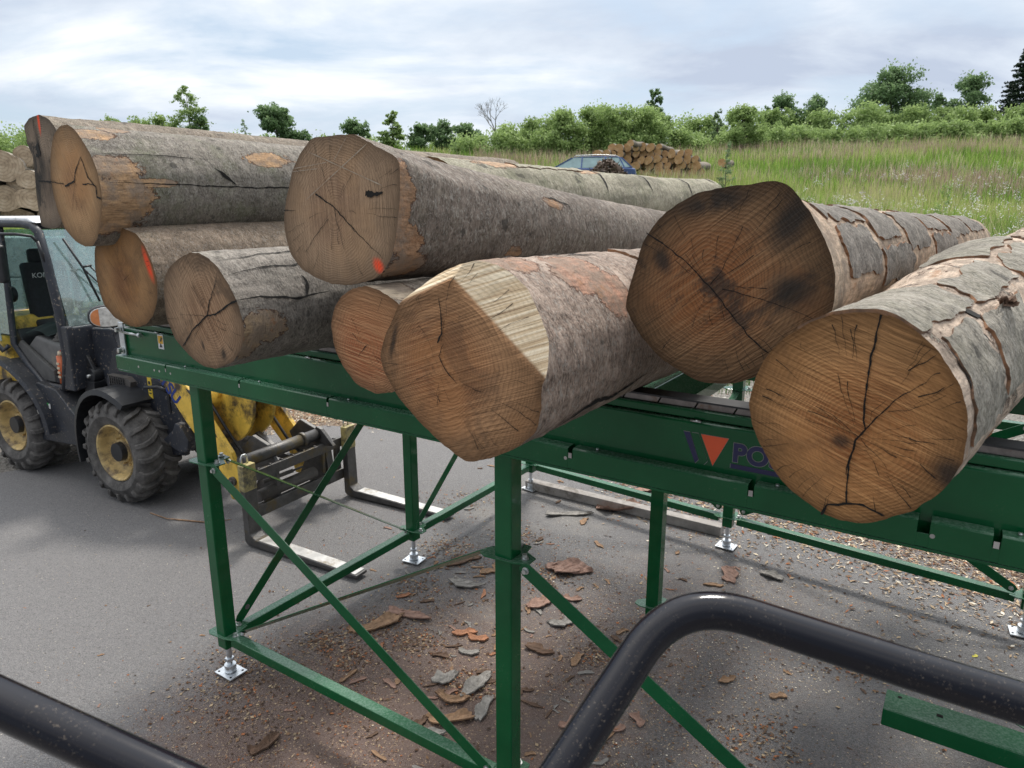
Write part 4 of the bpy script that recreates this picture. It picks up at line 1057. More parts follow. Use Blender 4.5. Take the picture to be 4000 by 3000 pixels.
# end plate with galvanised bar and bolts, left end
ep = MB(); ep.box((U0 + 0.03, -0.045, 1.99), (0.05, 0.008, 0.20)); ep_o = ep.build('end_plate', M['zinc'], rack, bevel=0.002)
mb = MB(); bolt(mb, (U0 + 0.03, -0.049, 1.93), (0, -1, 0), 0.014, 0.03); mb.build('bolt', M['bolt'], ep_o)
mb = MB(); bolt(mb, (U0 + 0.03, -0.049, 2.05), (0, -1, 0), 0.014, 0.03)
mb.build('bolt', M['bolt'], ep_o)
mb = MB(); mb.cyl((U0 + 0.06, -0.052, 2.035), (U0 + 0.22, -0.052, 2.035), 0.007, seg=12); mb.cyl((U0 + 0.215, -0.052, 2.035), (U0 + 0.235, -0.052, 2.035), 0.013, seg=6, smooth=False)
mb.build('tension_bolt', M['bolt'], rack)
# raised side plate at the left end
mb = MB(); mb.box((U0 + 0.22, 0.05, 2.10), (0.40, 0.05, 0.05)); mb.build('end_guide', Gm, rack, bevel=0.004)
# warning sticker
st = MB()
sx, sz = -0.266, 2.012
st.box((sx, -0.0345, sz), (0.052, 0.0012, 0.080), None, 0)
st.box((sx, -0.0354, sz + 0.012), (0.044, 0.0010, 0.044), None, 1)
st.prism([(-0.014, -0.030), (0.014, -0.030), (0.0, -0.006)], (1, 0, 0), (0, 0, 1), (sx, -0.0368, sz), (0, 0.001, 0), 2)
st.box((sx + 0.008, -0.0365, sz + 0.014), (0.012, 0.001, 0.026), Matrix.Rotation(0.5, 3, 'Y'), 2)
st.build('warning_sticker', [M['white'], plain('yellow_print', (0.75, 0.42, 0.03), 0.5, 0, 0.05), M['black']], web, bevel=0.0)
# maker's lettering on the web
def text_mesh(name, txt, size, mat, loc, rot, parent, extrude=0.0008, offset=0.0, shear=0.0, spacing=1.0):
    cu = bpy.data.curves.new('lettering', 'FONT'); cu.body = txt; cu.size = size; cu.extrude = extrude; cu.offset = offset; cu.shear = shear
    cu.space_character = spacing
    tmp = bpy.data.objects.new('lettering', cu); scene.collection.objects.link(tmp)
    bpy.context.view_layer.update()
    me = bpy.data.meshes.new_from_object(tmp.evaluated_get(bpy.context.evaluated_depsgraph_get()))
    scene.collection.objects.unlink(tmp); bpy.data.objects.remove(tmp)
    me.materials.clear(); me.materials.append(mat)
    o = bpy.data.objects.new(name, me); C.objects.link(o); o.parent = parent; o.location = loc; o.rotation_euler = rot
    return o
thin = plain('grey_outline_print', (0.22, 0.24, 0.22), 0.5, 0, 0.05)
LX, LZ = 2.712, 1.925
lg = MB()
def para(pts, mi, y):
    lg.prism([(p[0] * 0.84, p[1]) for p in pts], (1, 0, 0), (0, 0, 1), (LX, y, LZ), (0, 0.0008, 0), mi)
# outlined bars and triangle
def grow(pts, g):
    cx_ = sum(p[0] for p in pts) / len(pts); cz_ = sum(p[1] for p in pts) / len(pts)
    out = []
    for p in pts:
        d_ = math.hypot(p[0] - cx_, p[1] - cz_); out.append((p[0] + (p[0] - cx_) / d_ * g, p[1] + (p[1] - cz_) / d_ * g))
    return out
bar1 = [(0.0, 0.095), (0.026, 0.095), (0.066, 0.008), (0.053, -0.006)]
bar2 = [(0.034, 0.095), (0.060, 0.095), (0.101, 0.008), (0.088, -0.006)]
tri = [(0.070, 0.095), (0.176, 0.095), (0.122, -0.004)]
for pts_, mi_ in ((bar1, 1), (bar2, 3), (tri, 2)):
    para(grow(pts_, 0.0022), 0, -0.0342); para(pts_, mi_, -0.0352)
und = [(0.190, 0.000), (0.56, 0.000), (0.56, 0.015), (0.190, 0.015)]
para(grow(und, 0.0022), 0, -0.0342); para(und, 1, -0.0352)
lg.build('logo', [thin, M['navy'], M['orange'], Gm], web)
text_mesh('lettering_outline', 'POSCH', 0.082, thin, (LX + 0.163, -0.0343, LZ + 0.026), (PI / 2, 0, 0), web, offset=0.0052, spacing=1.06)
text_mesh('lettering', 'POSCH', 0.082, M['navy'], (LX + 0.163, -0.0356, LZ + 0.026), (PI / 2, 0, 0), web, offset=0.0032, spacing=1.06)
# cross members and back beams
for v in (1.67, 3.4):
    mb = MB(); mb.bar((U0, v if v < 2 else vf(U0), 1.94), (U1, v if v < 2 else vf(U1), 1.94), 0.10, 0.235); mb.build('beam', Gm, rack, bevel=0.006)
    mb = MB(); mb.bar((U0, v if v < 2 else vf(U0), 2.075), (U1, v if v < 2 else vf(U1), 2.075), 0.07, 0.03); mb.build('guide_rail', Gm, rack, bevel=0.003)
for u in (0.0, 2.0, 4.0):
    mb = MB(); mb.prism([(u - 0.12, 1.98), (u + 0.36, 1.98), (u + 0.44, 1.90), (u + 0.44, 1.84), (u - 0.12, 1.84)], (1, 0, 0), (0, 0, 1), (0, 0.105, 0), (0, 1.51, 0))
    mb.build('cross_member', Gm, rack, bevel=0.004)

# ================================================================== green channel lying at the lower right, near the operator
chn = empty('steel_channel', P1 + UD * 3.0, 'green steel channel with punched holes, low at the right beside the black railing', 'steel beam', rz=RZ)
g0 = hit((3465, 2690), (0, 0, 0.62), (0, 0, 1)); 
def toloc(P):
    d = Vector(P) - chn.location; return Vector((d.dot(UD), d.dot(VD), d.z))
q0 = toloc(g0)
mb = MB(); LZ2 = 0.62
mb.box((q0.x + 0.9, q0.y - 0.075, LZ2 - 0.003), (1.8, 0.15, 0.006))
mb.box((q0.x + 0.9, q0.y - 0.1535, LZ2 - 0.040), (1.8, 0.006, 0.080))
mb.box((q0.x + 0.9, q0.y - 0.0025, LZ2 - 0.0485), (1.8, 0.005, 0.08))
mb.build('channel', Gm, chn, bevel=0.003)
mb = MB(); mb.cyl((q0.x + 0.055, q0.y - 0.035, LZ2 + 0.0004), (q0.x + 0.055, q0.y - 0.035, LZ2 + 0.001), 0.009, seg=16)
mb.build('hole', M['dark_hole'], chn)
mb = MB(); mb.box((q0.x + 0.21, q0.y - 0.075, LZ2 + 0.0007), (0.024, 0.020, 0.0008)); mb.build('hole', M['dark_hole'], chn)
for x_ in (0.75, 1.6):
    mb = MB(); mb.box((q0.x + x_, q0.y - 0.045, (LZ2 - 0.007) / 2), (0.05, 0.05, LZ2 - 0.007)); mb.build('leg', Gm, chn, bevel=0.003)
mb = MB(); mb.bar((q0.x + 0.42, q0.y + 0.10, 0.10), (q0.x + 1.6, q0.y - 0.02, 0.14), 0.05, 0.04); mb.build('rail', Gm, chn, bevel=0.003)

# ================================================================== black tube railing around the operator's platform
def smooth_path(pts, rad, n=10):
    """polyline with rounded corners"""
    pts = [Vector(p) for p in pts]; out = [pts[0]]
    for i_ in range(1, len(pts) - 1):
        a_ = (pts[i_ - 1] - pts[i_]); b_ = (pts[i_ + 1] - pts[i_]); r_ = min(rad, a_.length * 0.48, b_.length * 0.48)
        A_ = pts[i_] + a_.normalized() * r_; B_ = pts[i_] + b_.normalized() * r_
        for k_ in range(n + 1):
            t_ = k_ / n; out.append(A_ * (1 - t_) ** 2 + pts[i_] * 2 * t_ * (1 - t_) + B_ * t_ ** 2)
    out.append(pts[-1]); return out
def dpt(x, y, dist):
    r_ = ray(x, y); return Vector(CAM + r_ * dist)
TR = 0.0245
rp = [None, dpt(2306, 2839, 0.88), dpt(2644, 2318, 0.95), dpt(3583, 2622, 0.86), dpt(4000, 2750, 0.82)]
rl = empty('railing', rp[1], 'black tube railing bending across the lower right foreground', 'railing')
mb = MB(); pth = smooth_path([p - rp[1] for p in rp[1:4]] , 0.19, 16)
ext0 = (rp[1] - rp[2]).normalized()
pth = [rp[1] - rp[1] + ext0 * 0.9, ] + pth + [rp[4] - rp[1], rp[4] - rp[1] + (rp[4] - rp[3]).normalized() * 0.5]
pp = []
for i_ in range(len(pth) - 1):
    for k_ in range(4): pp.append(pth[i_].lerp(pth[i_ + 1], k_ / 4))
pp.append(pth[-1])
mb.tube(pp, TR, 32); mb.build('tube', M['tube'], rl)
lp = [dpt(-300, 2605, 0.82), dpt(0, 2743, 0.80), dpt(690, 3060, 0.76), dpt(1100, 3250, 0.74)]
r2 = empty('railing', lp[1], 'black tube railing crossing the lower left corner', 'railing')
mb = MB(); mb.tube([lp[0] - lp[1] + (lp[0] - lp[1]) * 1.0] + [p - lp[1] for p in lp] + [lp[3] - lp[1] + (lp[3] - lp[2]) * 1.0], TR, 32); mb.build('tube', M['tube'], r2)
# ================================================================== the wheel loader
FD = Vector((0.873, -0.488, 0)).normalized(); SDv = Vector((-0.488, -0.873, 0)).normalized()
AX = Vector((-1.94, 6.02, 0)) - 1.33 * FD
loader = empty('wheel_loader', AX, 'small dark blue and yellow wheel loader with pallet forks parked behind the rack', 'wheel loader', rz=math.atan2(FD.y, FD.x))
# local frame: x forward, y = left of the machine (away from the camera); helper w = toward the camera
def Lc(x, w_, z): return Vector((x, -w_, z))
M['ypaint'] = plain('yellow_machine_paint', (0.80, 0.52, 0.08), 0.45, 0, 0.2, 8, (0.05, 0.037, 0.027), 0.95)
def m_dusty(name, base, spec_c, amt, rough):
    t = NT(name, rough, 0, 0.4); v = t.coord('Object')
    n = t.noise(v, 5, 5, 0.7); f = t.noise(v, 38, 3, 0.6)
    c = t.mix(t.smooth(n, 0.4, 0.75, 0, 0.5), base, tuple(x * 1.9 for x in base))
    c = t.mix(t.math('MULTIPLY', t.smooth(f, 0.60, 0.66), t.smooth(n, 0.38, 0.6, 0, amt)), c, spec_c)
    # dust settling low and on top faces
    g = t.node('ShaderNodeNewGeometry'); s_ = t.node('ShaderNodeSeparateXYZ'); t.l.new(g.outputs['Normal'], s_.inputs[0])
    c = t.mix(t.math('MULTIPLY', t.smooth(s_.outputs[2], 0.4, 0.9, 0, 0.35), n), c, (0.16, 0.145, 0.13))
    return t.out(c, t.bump(f, 0.002), t.math('MULTIPLY_ADD', n, 0.3, rough - 0.15))
M['navyp'] = m_dusty('dark_blue_machine_paint', (0.026, 0.029, 0.037), (0.24, 0.20, 0.16), 1.0, 0.42)
M['grime'] = m_dusty('grimy_grey_steel', (0.075, 0.068, 0.062), (0.16, 0.12, 0.09), 0.7, 0.7)
M['forkst'] = plain('worn_fork_steel', (0.095, 0.092, 0.090), 0.45, 0.55, 0.35, 14, (0.13, 0.10, 0.05), 0.5, 0.003)
M['forktop'] = plain('polished_fork_top', (0.50, 0.49, 0.47), 0.4, 0.5, 0.25, 10, (0.22, 0.17, 0.10), 0.5)
M['oldyel'] = plain('chipped_pale_yellow_paint', (0.42, 0.35, 0.14), 0.6, 0, 0.2, 14, (0.06, 0.055, 0.05), 0.95)
def m_rubber():
    t = NT('dusty_tyre_rubber', 0.9, 0, 0.2); v = t.coord('Object')
    n = t.noise(v, 7, 6, 0.7); f = t.noise(v, 60, 4, 0.7)
    c = t.ramp(n, [(0.3, (0.045, 0.043, 0.042)), (0.55, (0.125, 0.118, 0.112)), (0.75, (0.21, 0.20, 0.185))])
    c = t.mix(t.smooth(f, 0.5, 0.75, 0, 0.3), c, (0.20, 0.185, 0.165))
    return t.out(c, t.bump(f, 0.003))
M['rubber'] = m_rubber()
M['rim'] = plain('yellow_wheel_rim', (0.55, 0.40, 0.17), 0.6, 0, 0.25, 14, (0.12, 0.085, 0.055), 0.95)
def m_glass():
    t = NT('cab_glass', 0.03, 0, 0.5)
    t.b.inputs['Base Color'].default_value = (0.55, 0.72, 0.72, 1)
    tr = t.node('ShaderNodeBsdfTransparent'); tr.inputs[0].default_value = (0.70, 0.85, 0.85, 1)
    gl = t.node('ShaderNodeBsdfGlossy'); gl.inputs[0].default_value = (0.85, 0.95, 0.97, 1); gl.inputs[1].default_value = 0.04
    lw = t.node('ShaderNodeLayerWeight'); lw.inputs[0].default_value = 0.25
    df = t.node('ShaderNodeBsdfDiffuse'); df.inputs[0].default_value = (0.60, 0.68, 0.66, 1)
    m1 = t.node('ShaderNodeMixShader'); t.set(m1.inputs[0], t.math('MULTIPLY_ADD', lw.outputs[1], 0.8, 0.12))
    t.l.new(tr.outputs[0], m1.inputs[1]); t.l.new(gl.outputs[0], m1.inputs[2])
    m2 = t.node('ShaderNodeMixShader')
    d = t.noise(t.coord('Object'), 20, 6, 0.7)
    t.set(m2.inputs[0], t.smooth(d, 0.40, 0.8, 0.16, 0.5))
    t.l.new(m1.outputs[0], m2.inputs[1]); t.l.new(df.outputs[0], m2.inputs[2])
    t.l.new(m2.outputs[0], t.n['Material Output'].inputs[0])
    return t.m
M['glass'] = m_glass()
M['clear'] = plain('clear_lamp_lens', (0.62, 0.62, 0.60), 0.12, 0.35, 0.4, 25)
M['amber'] = plain('amber_lens', (0.60, 0.22, 0.08), 0.2, 0, 0.2)

def wheel(x, w_out, side, name='wheel'):
    """side=+1: outer face toward the camera (w), -1 away"""
    Rr_, Wd = 0.500, 0.40
    wc = w_out - side * Wd / 2
    cen = Lc(x, wc, Rr_)
    ax = Lc(0, side, 0) - Lc(0, 0, 0)
    root = bpy.data.objects.new(name, None); C.objects.link(root); root.parent = loader; root.location = cen
    mb = MB()
    h = Wd / 2
    prof = [(0.265, -h + 0.045), (0.30, -h + 0.012), (0.37, -h), (0.43, -h + 0.015), (0.462, -h + 0.05), (0.470, 0), (0.462, h - 0.05), (0.43, h - 0.015), (0.37, h), (0.365, h + 0.004), (0.355, h + 0.004), (0.35, h), (0.30, h - 0.012), (0.265, h - 0.045)]
    mb.lathe(prof, (0, 0, 0), ax, 72)
    mb.build('tyre', M['rubber'], root)
    # directional lugs, two rows
    lg_ = MB(); n_ = 20
    a0 = ax.cross(Vector((0, 0, 1))).normalized(); b0 = Vector((0, 0, 1))
    for rw in (-1, 1):
        for k_ in range(n_):
            t0_ = 2 * PI * (k_ + (0.5 if rw > 0 else 0)) / n_
            # lug centreline from the middle to the shoulder, curving back
            st_ = [(0.00, -0.015, 0.494, 0.055), (0.34, 0.06, 0.505, 0.050), (0.72, 0.095, 0.500, 0.048), (0.97, 0.10, 0.470, 0.050), (1.03, 0.10, 0.425, 0.045)]
            vs = []
            for (fr, da, rad_, wd_) in st_:
                hh = rw * fr * h; ang = t0_ + da * 1.55
                for (dr, dw) in ((rad_, -wd_ / 2 * 0.85), (rad_, wd_ / 2 * 0.85), (0.44 if fr < 0.9 else 0.40, wd_ / 2 * 1.2), (0.44 if fr < 0.9 else 0.40, -wd_ / 2 * 1.2)):
                    a_ = ang + dw / 0.49
                    vs.append(ax * hh + (a0 * math.cos(a_) + b0 * math.sin(a_)) * dr)
            fs = [(0, 1, 2, 3), tuple(range(len(vs) - 4, len(vs)))[::-1]]
            for q_ in range(len(st_) - 1):
                for e_ in range(4):
                    fs.append((q_ * 4 + e_, q_ * 4 + (e_ + 1) % 4, q_ * 4 + 4 + (e_ + 1) % 4, q_ * 4 + 4 + e_))
            lg_.add(vs, fs)
    lg_.build('tread', M['rubber'], root, bevel=0.006)
    mb = MB()
    mb.lathe([(0.275, h - 0.035), (0.268, h - 0.02), (0.255, h - 0.03), (0.248, h - 0.06), (0.235, h - 0.11), (0.22, h - 0.15), (0.10, h - 0.165), (0.0, h - 0.165)], (0, 0, 0), ax, 56)
    mb.build('rim', M['rim'], root)
    mb = MB()
    mb.cyl(ax * (h - 0.17), ax * (h - 0.045), 0.095, 0.088, seg=28); mb.cyl(ax * (h - 0.17), ax * (h - 0.10), 0.118, 0.112, seg=28, mi=1)
    for k_ in range(10):
        t_ = 2 * PI * k_ / 10; pc_ = (a0 * math.cos(t_) + b0 * math.sin(t_)) * 0.145
        mb.cyl(pc_ + ax * (h - 0.17), pc_ + ax * (h - 0.125), 0.013, seg=6, mi=1)
    mb.build('hub', [M['black'], M['rim']], root, bevel=0.003)
    mb = MB()
    mb.lathe([(0.265, -h + 0.045), (0.24, -h + 0.06), (0.235, h - 0.12)], (0, 0, 0), ax, 40); mb.cyl(ax * -h * 0.9, ax * (h - 0.16), 0.13, seg=24)
    mb.build('rim_back', M['rim'], root)
    return root
wheel(-0.35, 0.66, 1); wheel(-2.12, 0.66, 1); wheel(-0.35, -0.78, -1); wheel(-2.12, -0.78, -1)
mb = MB(); mb.cyl(Lc(-0.35, 0.4, 0.5), Lc(-0.35, -0.5, 0.5), 0.11, seg=20); mb.cyl(Lc(-2.12, 0.4, 0.5), Lc(-2.12, -0.5, 0.5), 0.11, seg=20)
mb.box(Lc(-0.35, 0, 0.5), (0.30, 0.34, 0.30)); mb.build('axle', M['grime'], loader, bevel=0.02)
def plate(mb, poly, w0, w1, mi=0):
    mb.prism(poly, (1, 0, 0), (0, 0, 1), (0, -w0, 0), (0, w0 - w1, 0), mi)
# front frame
mb = MB()
for w0 in (0.36, -0.30):
    plate(mb, [(-0.78, 0.62), (-0.78, 1.10), (-0.60, 1.42), (-0.30, 1.50), (-0.05, 1.42), (0.18, 1.10), (0.36, 0.72), (0.30, 0.50), (-0.1, 0.45), (-0.6, 0.50)], w0, w0 - 0.05)
mb.box(Lc(-0.25, 0, 0.62), (0.9, 0.62, 0.20)); mb.box(Lc(-0.66, 0, 0.95), (0.12, 0.62, 0.5))
mb.build('front_frame', M['navyp'], loader, bevel=0.01)
# articulation block and step boxes
mb = MB(); plate(mb, [(-1.72, 0.40), (-1.80, 0.93), (-1.62, 1.02), (-1.30, 0.98), (-0.98, 0.72), (-0.98, 0.44)], 0.58, 0.20)
mb.build('step_box', M['navyp'], loader, bevel=0.012)
mb = MB(); mb.box(Lc(-1.1, 0, 0.62), (0.6, 0.34, 0.45)); mb.box(Lc(-1.9, 0, 0.72), (1.2, 0.62, 0.42)); mb.build('chassis', M['grime'], loader, bevel=0.02)
mb = MB(); mb.cyl(Lc(-0.98, 0.40, 1.12), Lc(-0.98, 0.20, 1.12), 0.075, seg=24); mb.box(Lc(-0.98, 0.30, 0.99), (0.17, 0.24, 0.16))
plate(mb, [(-1.06, 1.16), (-1.12, 1.40), (-1.08, 1.40), (-0.93, 1.17)], 0.38, 0.34)
mb.cyl(Lc(-0.98, 0.43, 1.12), Lc(-0.98, 0.17, 1.12), 0.022, seg=6, mi=1)
mb.box(Lc(-1.0, 0.30, 0.90), (0.26, 0.30, 0.03)); mb.build('pivot_bracket', [M['black'], M['bolt']], loader, bevel=0.008)
mb = MB(); mb.cyl(Lc(-1.0, 0.46, 0.72), Lc(-0.72, 0.40, 0.66), 0.035, seg=14); mb.box(Lc(-0.94, 0.42, 0.86), (0.06, 0.05, 0.20)); mb.build('steering_ram', plain('rusty_ram', (0.30, 0.12, 0.07), 0.6, 0.2, 0.4, 20), loader)
mb = MB(); mb.box(Lc(-1.50, 0.584, 0.80), (0.10, 0.004, 0.05)); mb.box(Lc(-1.43, 0.5845, 0.795), (0.025, 0.004, 0.05), None, 1)
mb.build('sticker', [plain('green_sticker', (0.05, 0.42, 0.10), 0.5, 0, 0.1), M['white']], loader)
mb = MB(); mb.cyl(Lc(-1.62, 0.583, 0.72), Lc(-1.62, 0.60, 0.72), 0.03, seg=20); mb.build('filler_cap', M['bolt'], loader)
# fenders
def fender(xc, r_, a0_, a1_, w0, w1, mat, th_=0.02, lipx=0.0):
    mb = MB(); n_ = 18; vs = []
    for k_ in range(n_ + 1):
        a_ = R(a0_ + (a1_ - a0_) * k_ / n_); rr_ = r_ * (1 + 0.05 * math.cos(3 * a_))
        for (ww, rad_) in ((w0, rr_ - 0.03), (w0, rr_), (w1, rr_), (w1, rr_ - th_)):
            vs.append(Lc(xc + math.cos(a_) * rad_, ww, 0.5 + math.sin(a_) * rad_))
        vs[-4] = Lc(xc + math.cos(a_) * (rr_ - 0.05), w0 + 0.012, 0.5 + math.sin(a_) * (rr_ - 0.05))
    fs = [(0, 1, 2, 3)] + [tuple(range(len(vs) - 4, len(vs)))[::-1]]
    for q_ in range(n_):
        for e_ in range(4): fs.append((q_ * 4 + e_, q_ * 4 + (e_ + 1) % 4, q_ * 4 + 4 + (e_ + 1) % 4, q_ * 4 + 4 + e_))
    mb.add(vs, fs, 0, False)
    return mb
fender(-0.35, 0.60, 62, 198, 0.66, 0.28, None).build('front_fender', M['black'], loader)
fender(-0.35, 0.60, 62, 198, -0.38, -0.78, None).build('front_fender', M['black'], loader)
fender(-2.12, 0.72, 2, 140, 0.66, 0.20, None, 0.05).build('rear_fender', M['navyp'], loader)
fender(-2.12, 0.72, 2, 140, -0.30, -0.78, None, 0.05).build('rear_fender', M['navyp'], loader)
mb = MB(); mb.tube([Lc(-0.05, 0.45, 1.13), Lc(0.08, 0.40, 1.14), Lc(0.16, 0.37, 1.10)], 0.018); mb.box(Lc(0.16, 0.365, 1.02), (0.03, 0.012, 0.24)); mb.build('fender_bracket', M['black'], loader)
mb = MB(); mb.box(Lc(-0.10, 0.362, 1.10), (0.055, 0.004, 0.20)); mb.build('warning_sticker', plain('yellow_sticker', (0.70, 0.50, 0.05), 0.5, 0, 0.1), loader)
mb = MB(); mb.box(Lc(-0.10, 0.365, 1.15), (0.03, 0.002, 0.03)); mb.box(Lc(-0.10, 0.365, 1.08), (0.03, 0.002, 0.012)); mb.box(Lc(-0.10, 0.365, 1.05), (0.03, 0.002, 0.012)); mb.build('warning_print', M['black'], loader)
# lower tool lug at the front frame
mb = MB(); plate(mb, [(0.14, 0.66), (0.30, 0.78), (0.34, 0.85), (0.40, 0.84), (0.50, 0.70), (0.47, 0.60), (0.38, 0.57), (0.28, 0.60)], 0.46, 0.38); mb.build('frame_lug', M['navyp'], loader, bevel=0.01)
# yellow boom: two arms
arm = [(-0.30, 1.62), (-0.02, 1.58), (0.30, 1.36), (0.66, 1.02), (0.98, 0.66), (1.10, 0.36), (1.04, 0.22), (0.93, 0.22), (0.86, 0.42), (0.62, 0.66), (0.40, 0.88), (0.16, 1.16), (-0.02, 1.34), (-0.30, 1.44)]
for w0 in (0.40, -0.36):
    mb = MB(); plate(mb, arm, w0, w0 - 0.045); mb.build('boom_arm', M['ypaint'], loader, bevel=0.006)
mb = MB(); mb.cyl(Lc(0.55, 0.36, 1.05), Lc(0.55, -0.34, 1.05), 0.085, seg=24); mb.box(Lc(-0.2, 0, 1.52), (0.18, 0.70, 0.10)); mb.build('boom_cross_tube', M['ypaint'], loader, bevel=0.01)
# bell crank plates
def disc_poly(cx_, cz_, r_, a0_, a1_, n_=18): return [(cx_ + math.cos(R(a0_ + (a1_ - a0_) * k_ / n_)) * r_, cz_ + math.sin(R(a0_ + (a1_ - a0_) * k_ / n_)) * r_) for k_ in range(n_ + 1)]
bc = disc_poly(0.62, 1.05, 0.42, -100, 75) + [(0.56, 1.50), (0.40, 1.42), (0.36, 1.18), (0.42, 0.92), (0.48, 0.72)]
for w0 in (0.17, -0.06):
    mb = MB(); plate(mb, bc, w0, w0 - 0.035); mb.cyl(Lc(0.60, w0 + 0.01, 1.10), Lc(0.60, w0 + 0.05, 1.10), 0.05, seg=20)
    mb.build('bell_crank', M['ypaint'], loader, bevel=0.006)
mb = MB(); mb.cyl(Lc(0.30, 0.06, 1.22), Lc(0.78, 0.06, 1.16), 0.12, 0.105, seg=28); mb.cyl(Lc(0.78, 0.06, 1.16), Lc(0.92, 0.06, 1.12), 0.05, seg=16, mi=1)
mb.cyl(Lc(0.66, 0.24, 0.72), Lc(0.66, -0.16, 0.72), 0.04, seg=16, mi=1); mb.cyl(Lc(0.78, 0.26, 1.22), Lc(0.78, -0.12, 1.22), 0.035, seg=14, mi=1); mb.build('tilt_cylinder', [M['ypaint'], M['grime']], loader, bevel=0.004)
mb = MB()
for w0 in (0.34, 0.30, 0.22, -0.30):
    mb.tube([Lc(0.2, w0, 1.35), Lc(0.55, w0 + 0.06, 1.12), Lc(0.80, w0 + 0.05, 0.80), Lc(0.98, w0 + 0.02, 0.55), Lc(1.12, w0 - 0.02, 0.42)], 0.014)
mb.build('hydraulic_hose', M['black'], loader)
# lettering on the near arm
ltr = text_mesh('lettering', 'KOMATSU', 0.165, plain('blue_print', (0.012, 0.035, 0.20), 0.5, 0, 0.1), Lc(-0.225, 0.4012, 1.555), (PI / 2, R(46), 0), loader, offset=0.005)
# grease-blackened pins and extra hoses
for (gx, gw, gz_) in ((0.62, 0.405, 0.80), (0.98, 0.405, 0.40), (0.06, 0.405, 1.42)):
    mb = MB(); mb.cyl(Lc(gx, gw - 0.03, gz_), Lc(gx, gw + 0.02, gz_), 0.042, seg=20); mb.cyl(Lc(gx, gw, gz_), Lc(gx, gw + 0.035, gz_), 0.018, seg=6); mb.build('pivot_pin', M['grime'], loader, bevel=0.003)
for q_ in range(3):
    mb = MB(); mb.tube([Lc(-0.55, 0.1 - 0.08 * q_, 1.0), Lc(-0.8, 0.14 - 0.06 * q_, 0.92 - 0.03 * q_), Lc(-1.0, 0.2 - 0.1 * q_, 0.95), Lc(-1.15, 0.2 - 0.1 * q_, 0.85)], 0.016); mb.build('hydraulic_hose', M['black'], loader)
# quick coupler and fork carriage
cx = 1.22
mb = MB()
for w0 in (0.26, -0.30):
    plate(mb, [(0.95, 0.66), (1.10, 0.80), (1.28, 0.74), (1.36, 0.60), (1.36, 0.25), (1.22, 0.18), (1.05, 0.25), (1.15, 0.45), (1.02, 0.50)], w0, w0 - 0.04)
mb.prism([(0.80, 0.66), (0.90, 0.74), (1.20, 0.60), (1.34, 0.58), (1.34, 0.54), (1.16, 0.54), (0.92, 0.62), (0.9, 0.30), (0.84, 0.30)], (1, 0, 0), (0, 0, 1), (0, -0.05, 0), (0, 0.05, 0))
mb.build('quick_coupler', M['forkst'], loader, bevel=0.006)
mb = MB(); mb.cyl(Lc(1.30, 0.56, 0.68), Lc(1.30, -0.30, 0.68), 0.055, seg=24); mb.cyl(Lc(1.30, -0.10, 0.68), Lc(1.30, -0.14, 0.68), 0.068, seg=24)
mb.build('carriage_tube', M['forkst'], loader)
mb = MB(); mb.cyl(Lc(1.32, 0.44, 0.34), Lc(1.32, -0.22, 0.34), 0.052, seg=24); mb.cyl(Lc(1.30, 0.36, 0.44), Lc(1.30, 0.02, 0.43), 0.018, seg=12); mb.cyl(Lc(1.30, 0.02, 0.43), Lc(1.30, -0.1, 0.43), 0.010, seg=10)
mb.build('locking_ram', M['grime'], loader)
mb = MB(); mb.box(Lc(1.37, 0.0, 0.56), (0.045, 1.10, 0.09)); 
for k_ in range(8): mb.box(Lc(1.37, 0.46 - 0.13 * k_, 0.61), (0.035, 0.02, 0.012))
mb.box(Lc(1.37, 0.0, 0.24), (0.045, 1.10, 0.10)); mb.box(Lc(1.35, 0.52, 0.40), (0.04, 0.06, 0.26)); mb.box(Lc(1.35, -0.50, 0.40), (0.04, 0.06, 0.26))
mb.build('carriage_frame', M['forkst'], loader, bevel=0.004)
mb = MB(); plate(mb, [(1.24, 0.62), (1.30, 0.76), (1.36, 0.74), (1.50, 0.60), (1.36, 0.58)], -0.30, -0.34); plate(mb, [(1.28, 0.20), (1.28, 0.52), (1.36, 0.52), (1.40, 0.20)], -0.34, -0.42)
mb.build('carriage_ear', M['forkst'], loader, bevel=0.004)
for w0 in (0.62, -0.58):
    fk = MB(); plate(fk, [(1.40, 0.05), (1.40, 0.70), (1.455, 0.70), (1.47, 0.12), (1.52, 0.085), (2.60, 0.055), (2.60, 0.030), (1.50, 0.018), (1.43, 0.022)], w0 + 0.06, w0 - 0.06)
    f_ = fk.build('fork', M['forkst'], loader, bevel=0.006)
    m2 = MB(); m2.box(Lc(1.43, w0, 0.60), (0.066, 0.126, 0.22)); m2.build('fork_hook', M['oldyel'], f_, bevel=0.004)
    m2 = MB(); m2.prism([(1.56, 0.0865), (2.58, 0.0582), (2.58, 0.0602), (1.56, 0.0885)], (1, 0, 0), (0, 0, 1), (0, -w0 - 0.052, 0), (0, 0.104, 0)); m2.build('fork_top', M['forktop'], f_)
    m2 = MB(); m2.tube([Lc(1.41, w0 + 0.03, 0.69), Lc(1.41, w0 + 0.03, 0.76), Lc(1.41, w0 + 0.015, 0.785), Lc(1.41, w0 - 0.015, 0.785), Lc(1.41, w0 - 0.03, 0.76), Lc(1.41, w0 - 0.03, 0.69)], 0.009); m2.build('lifting_eye', M['bolt'], f_)
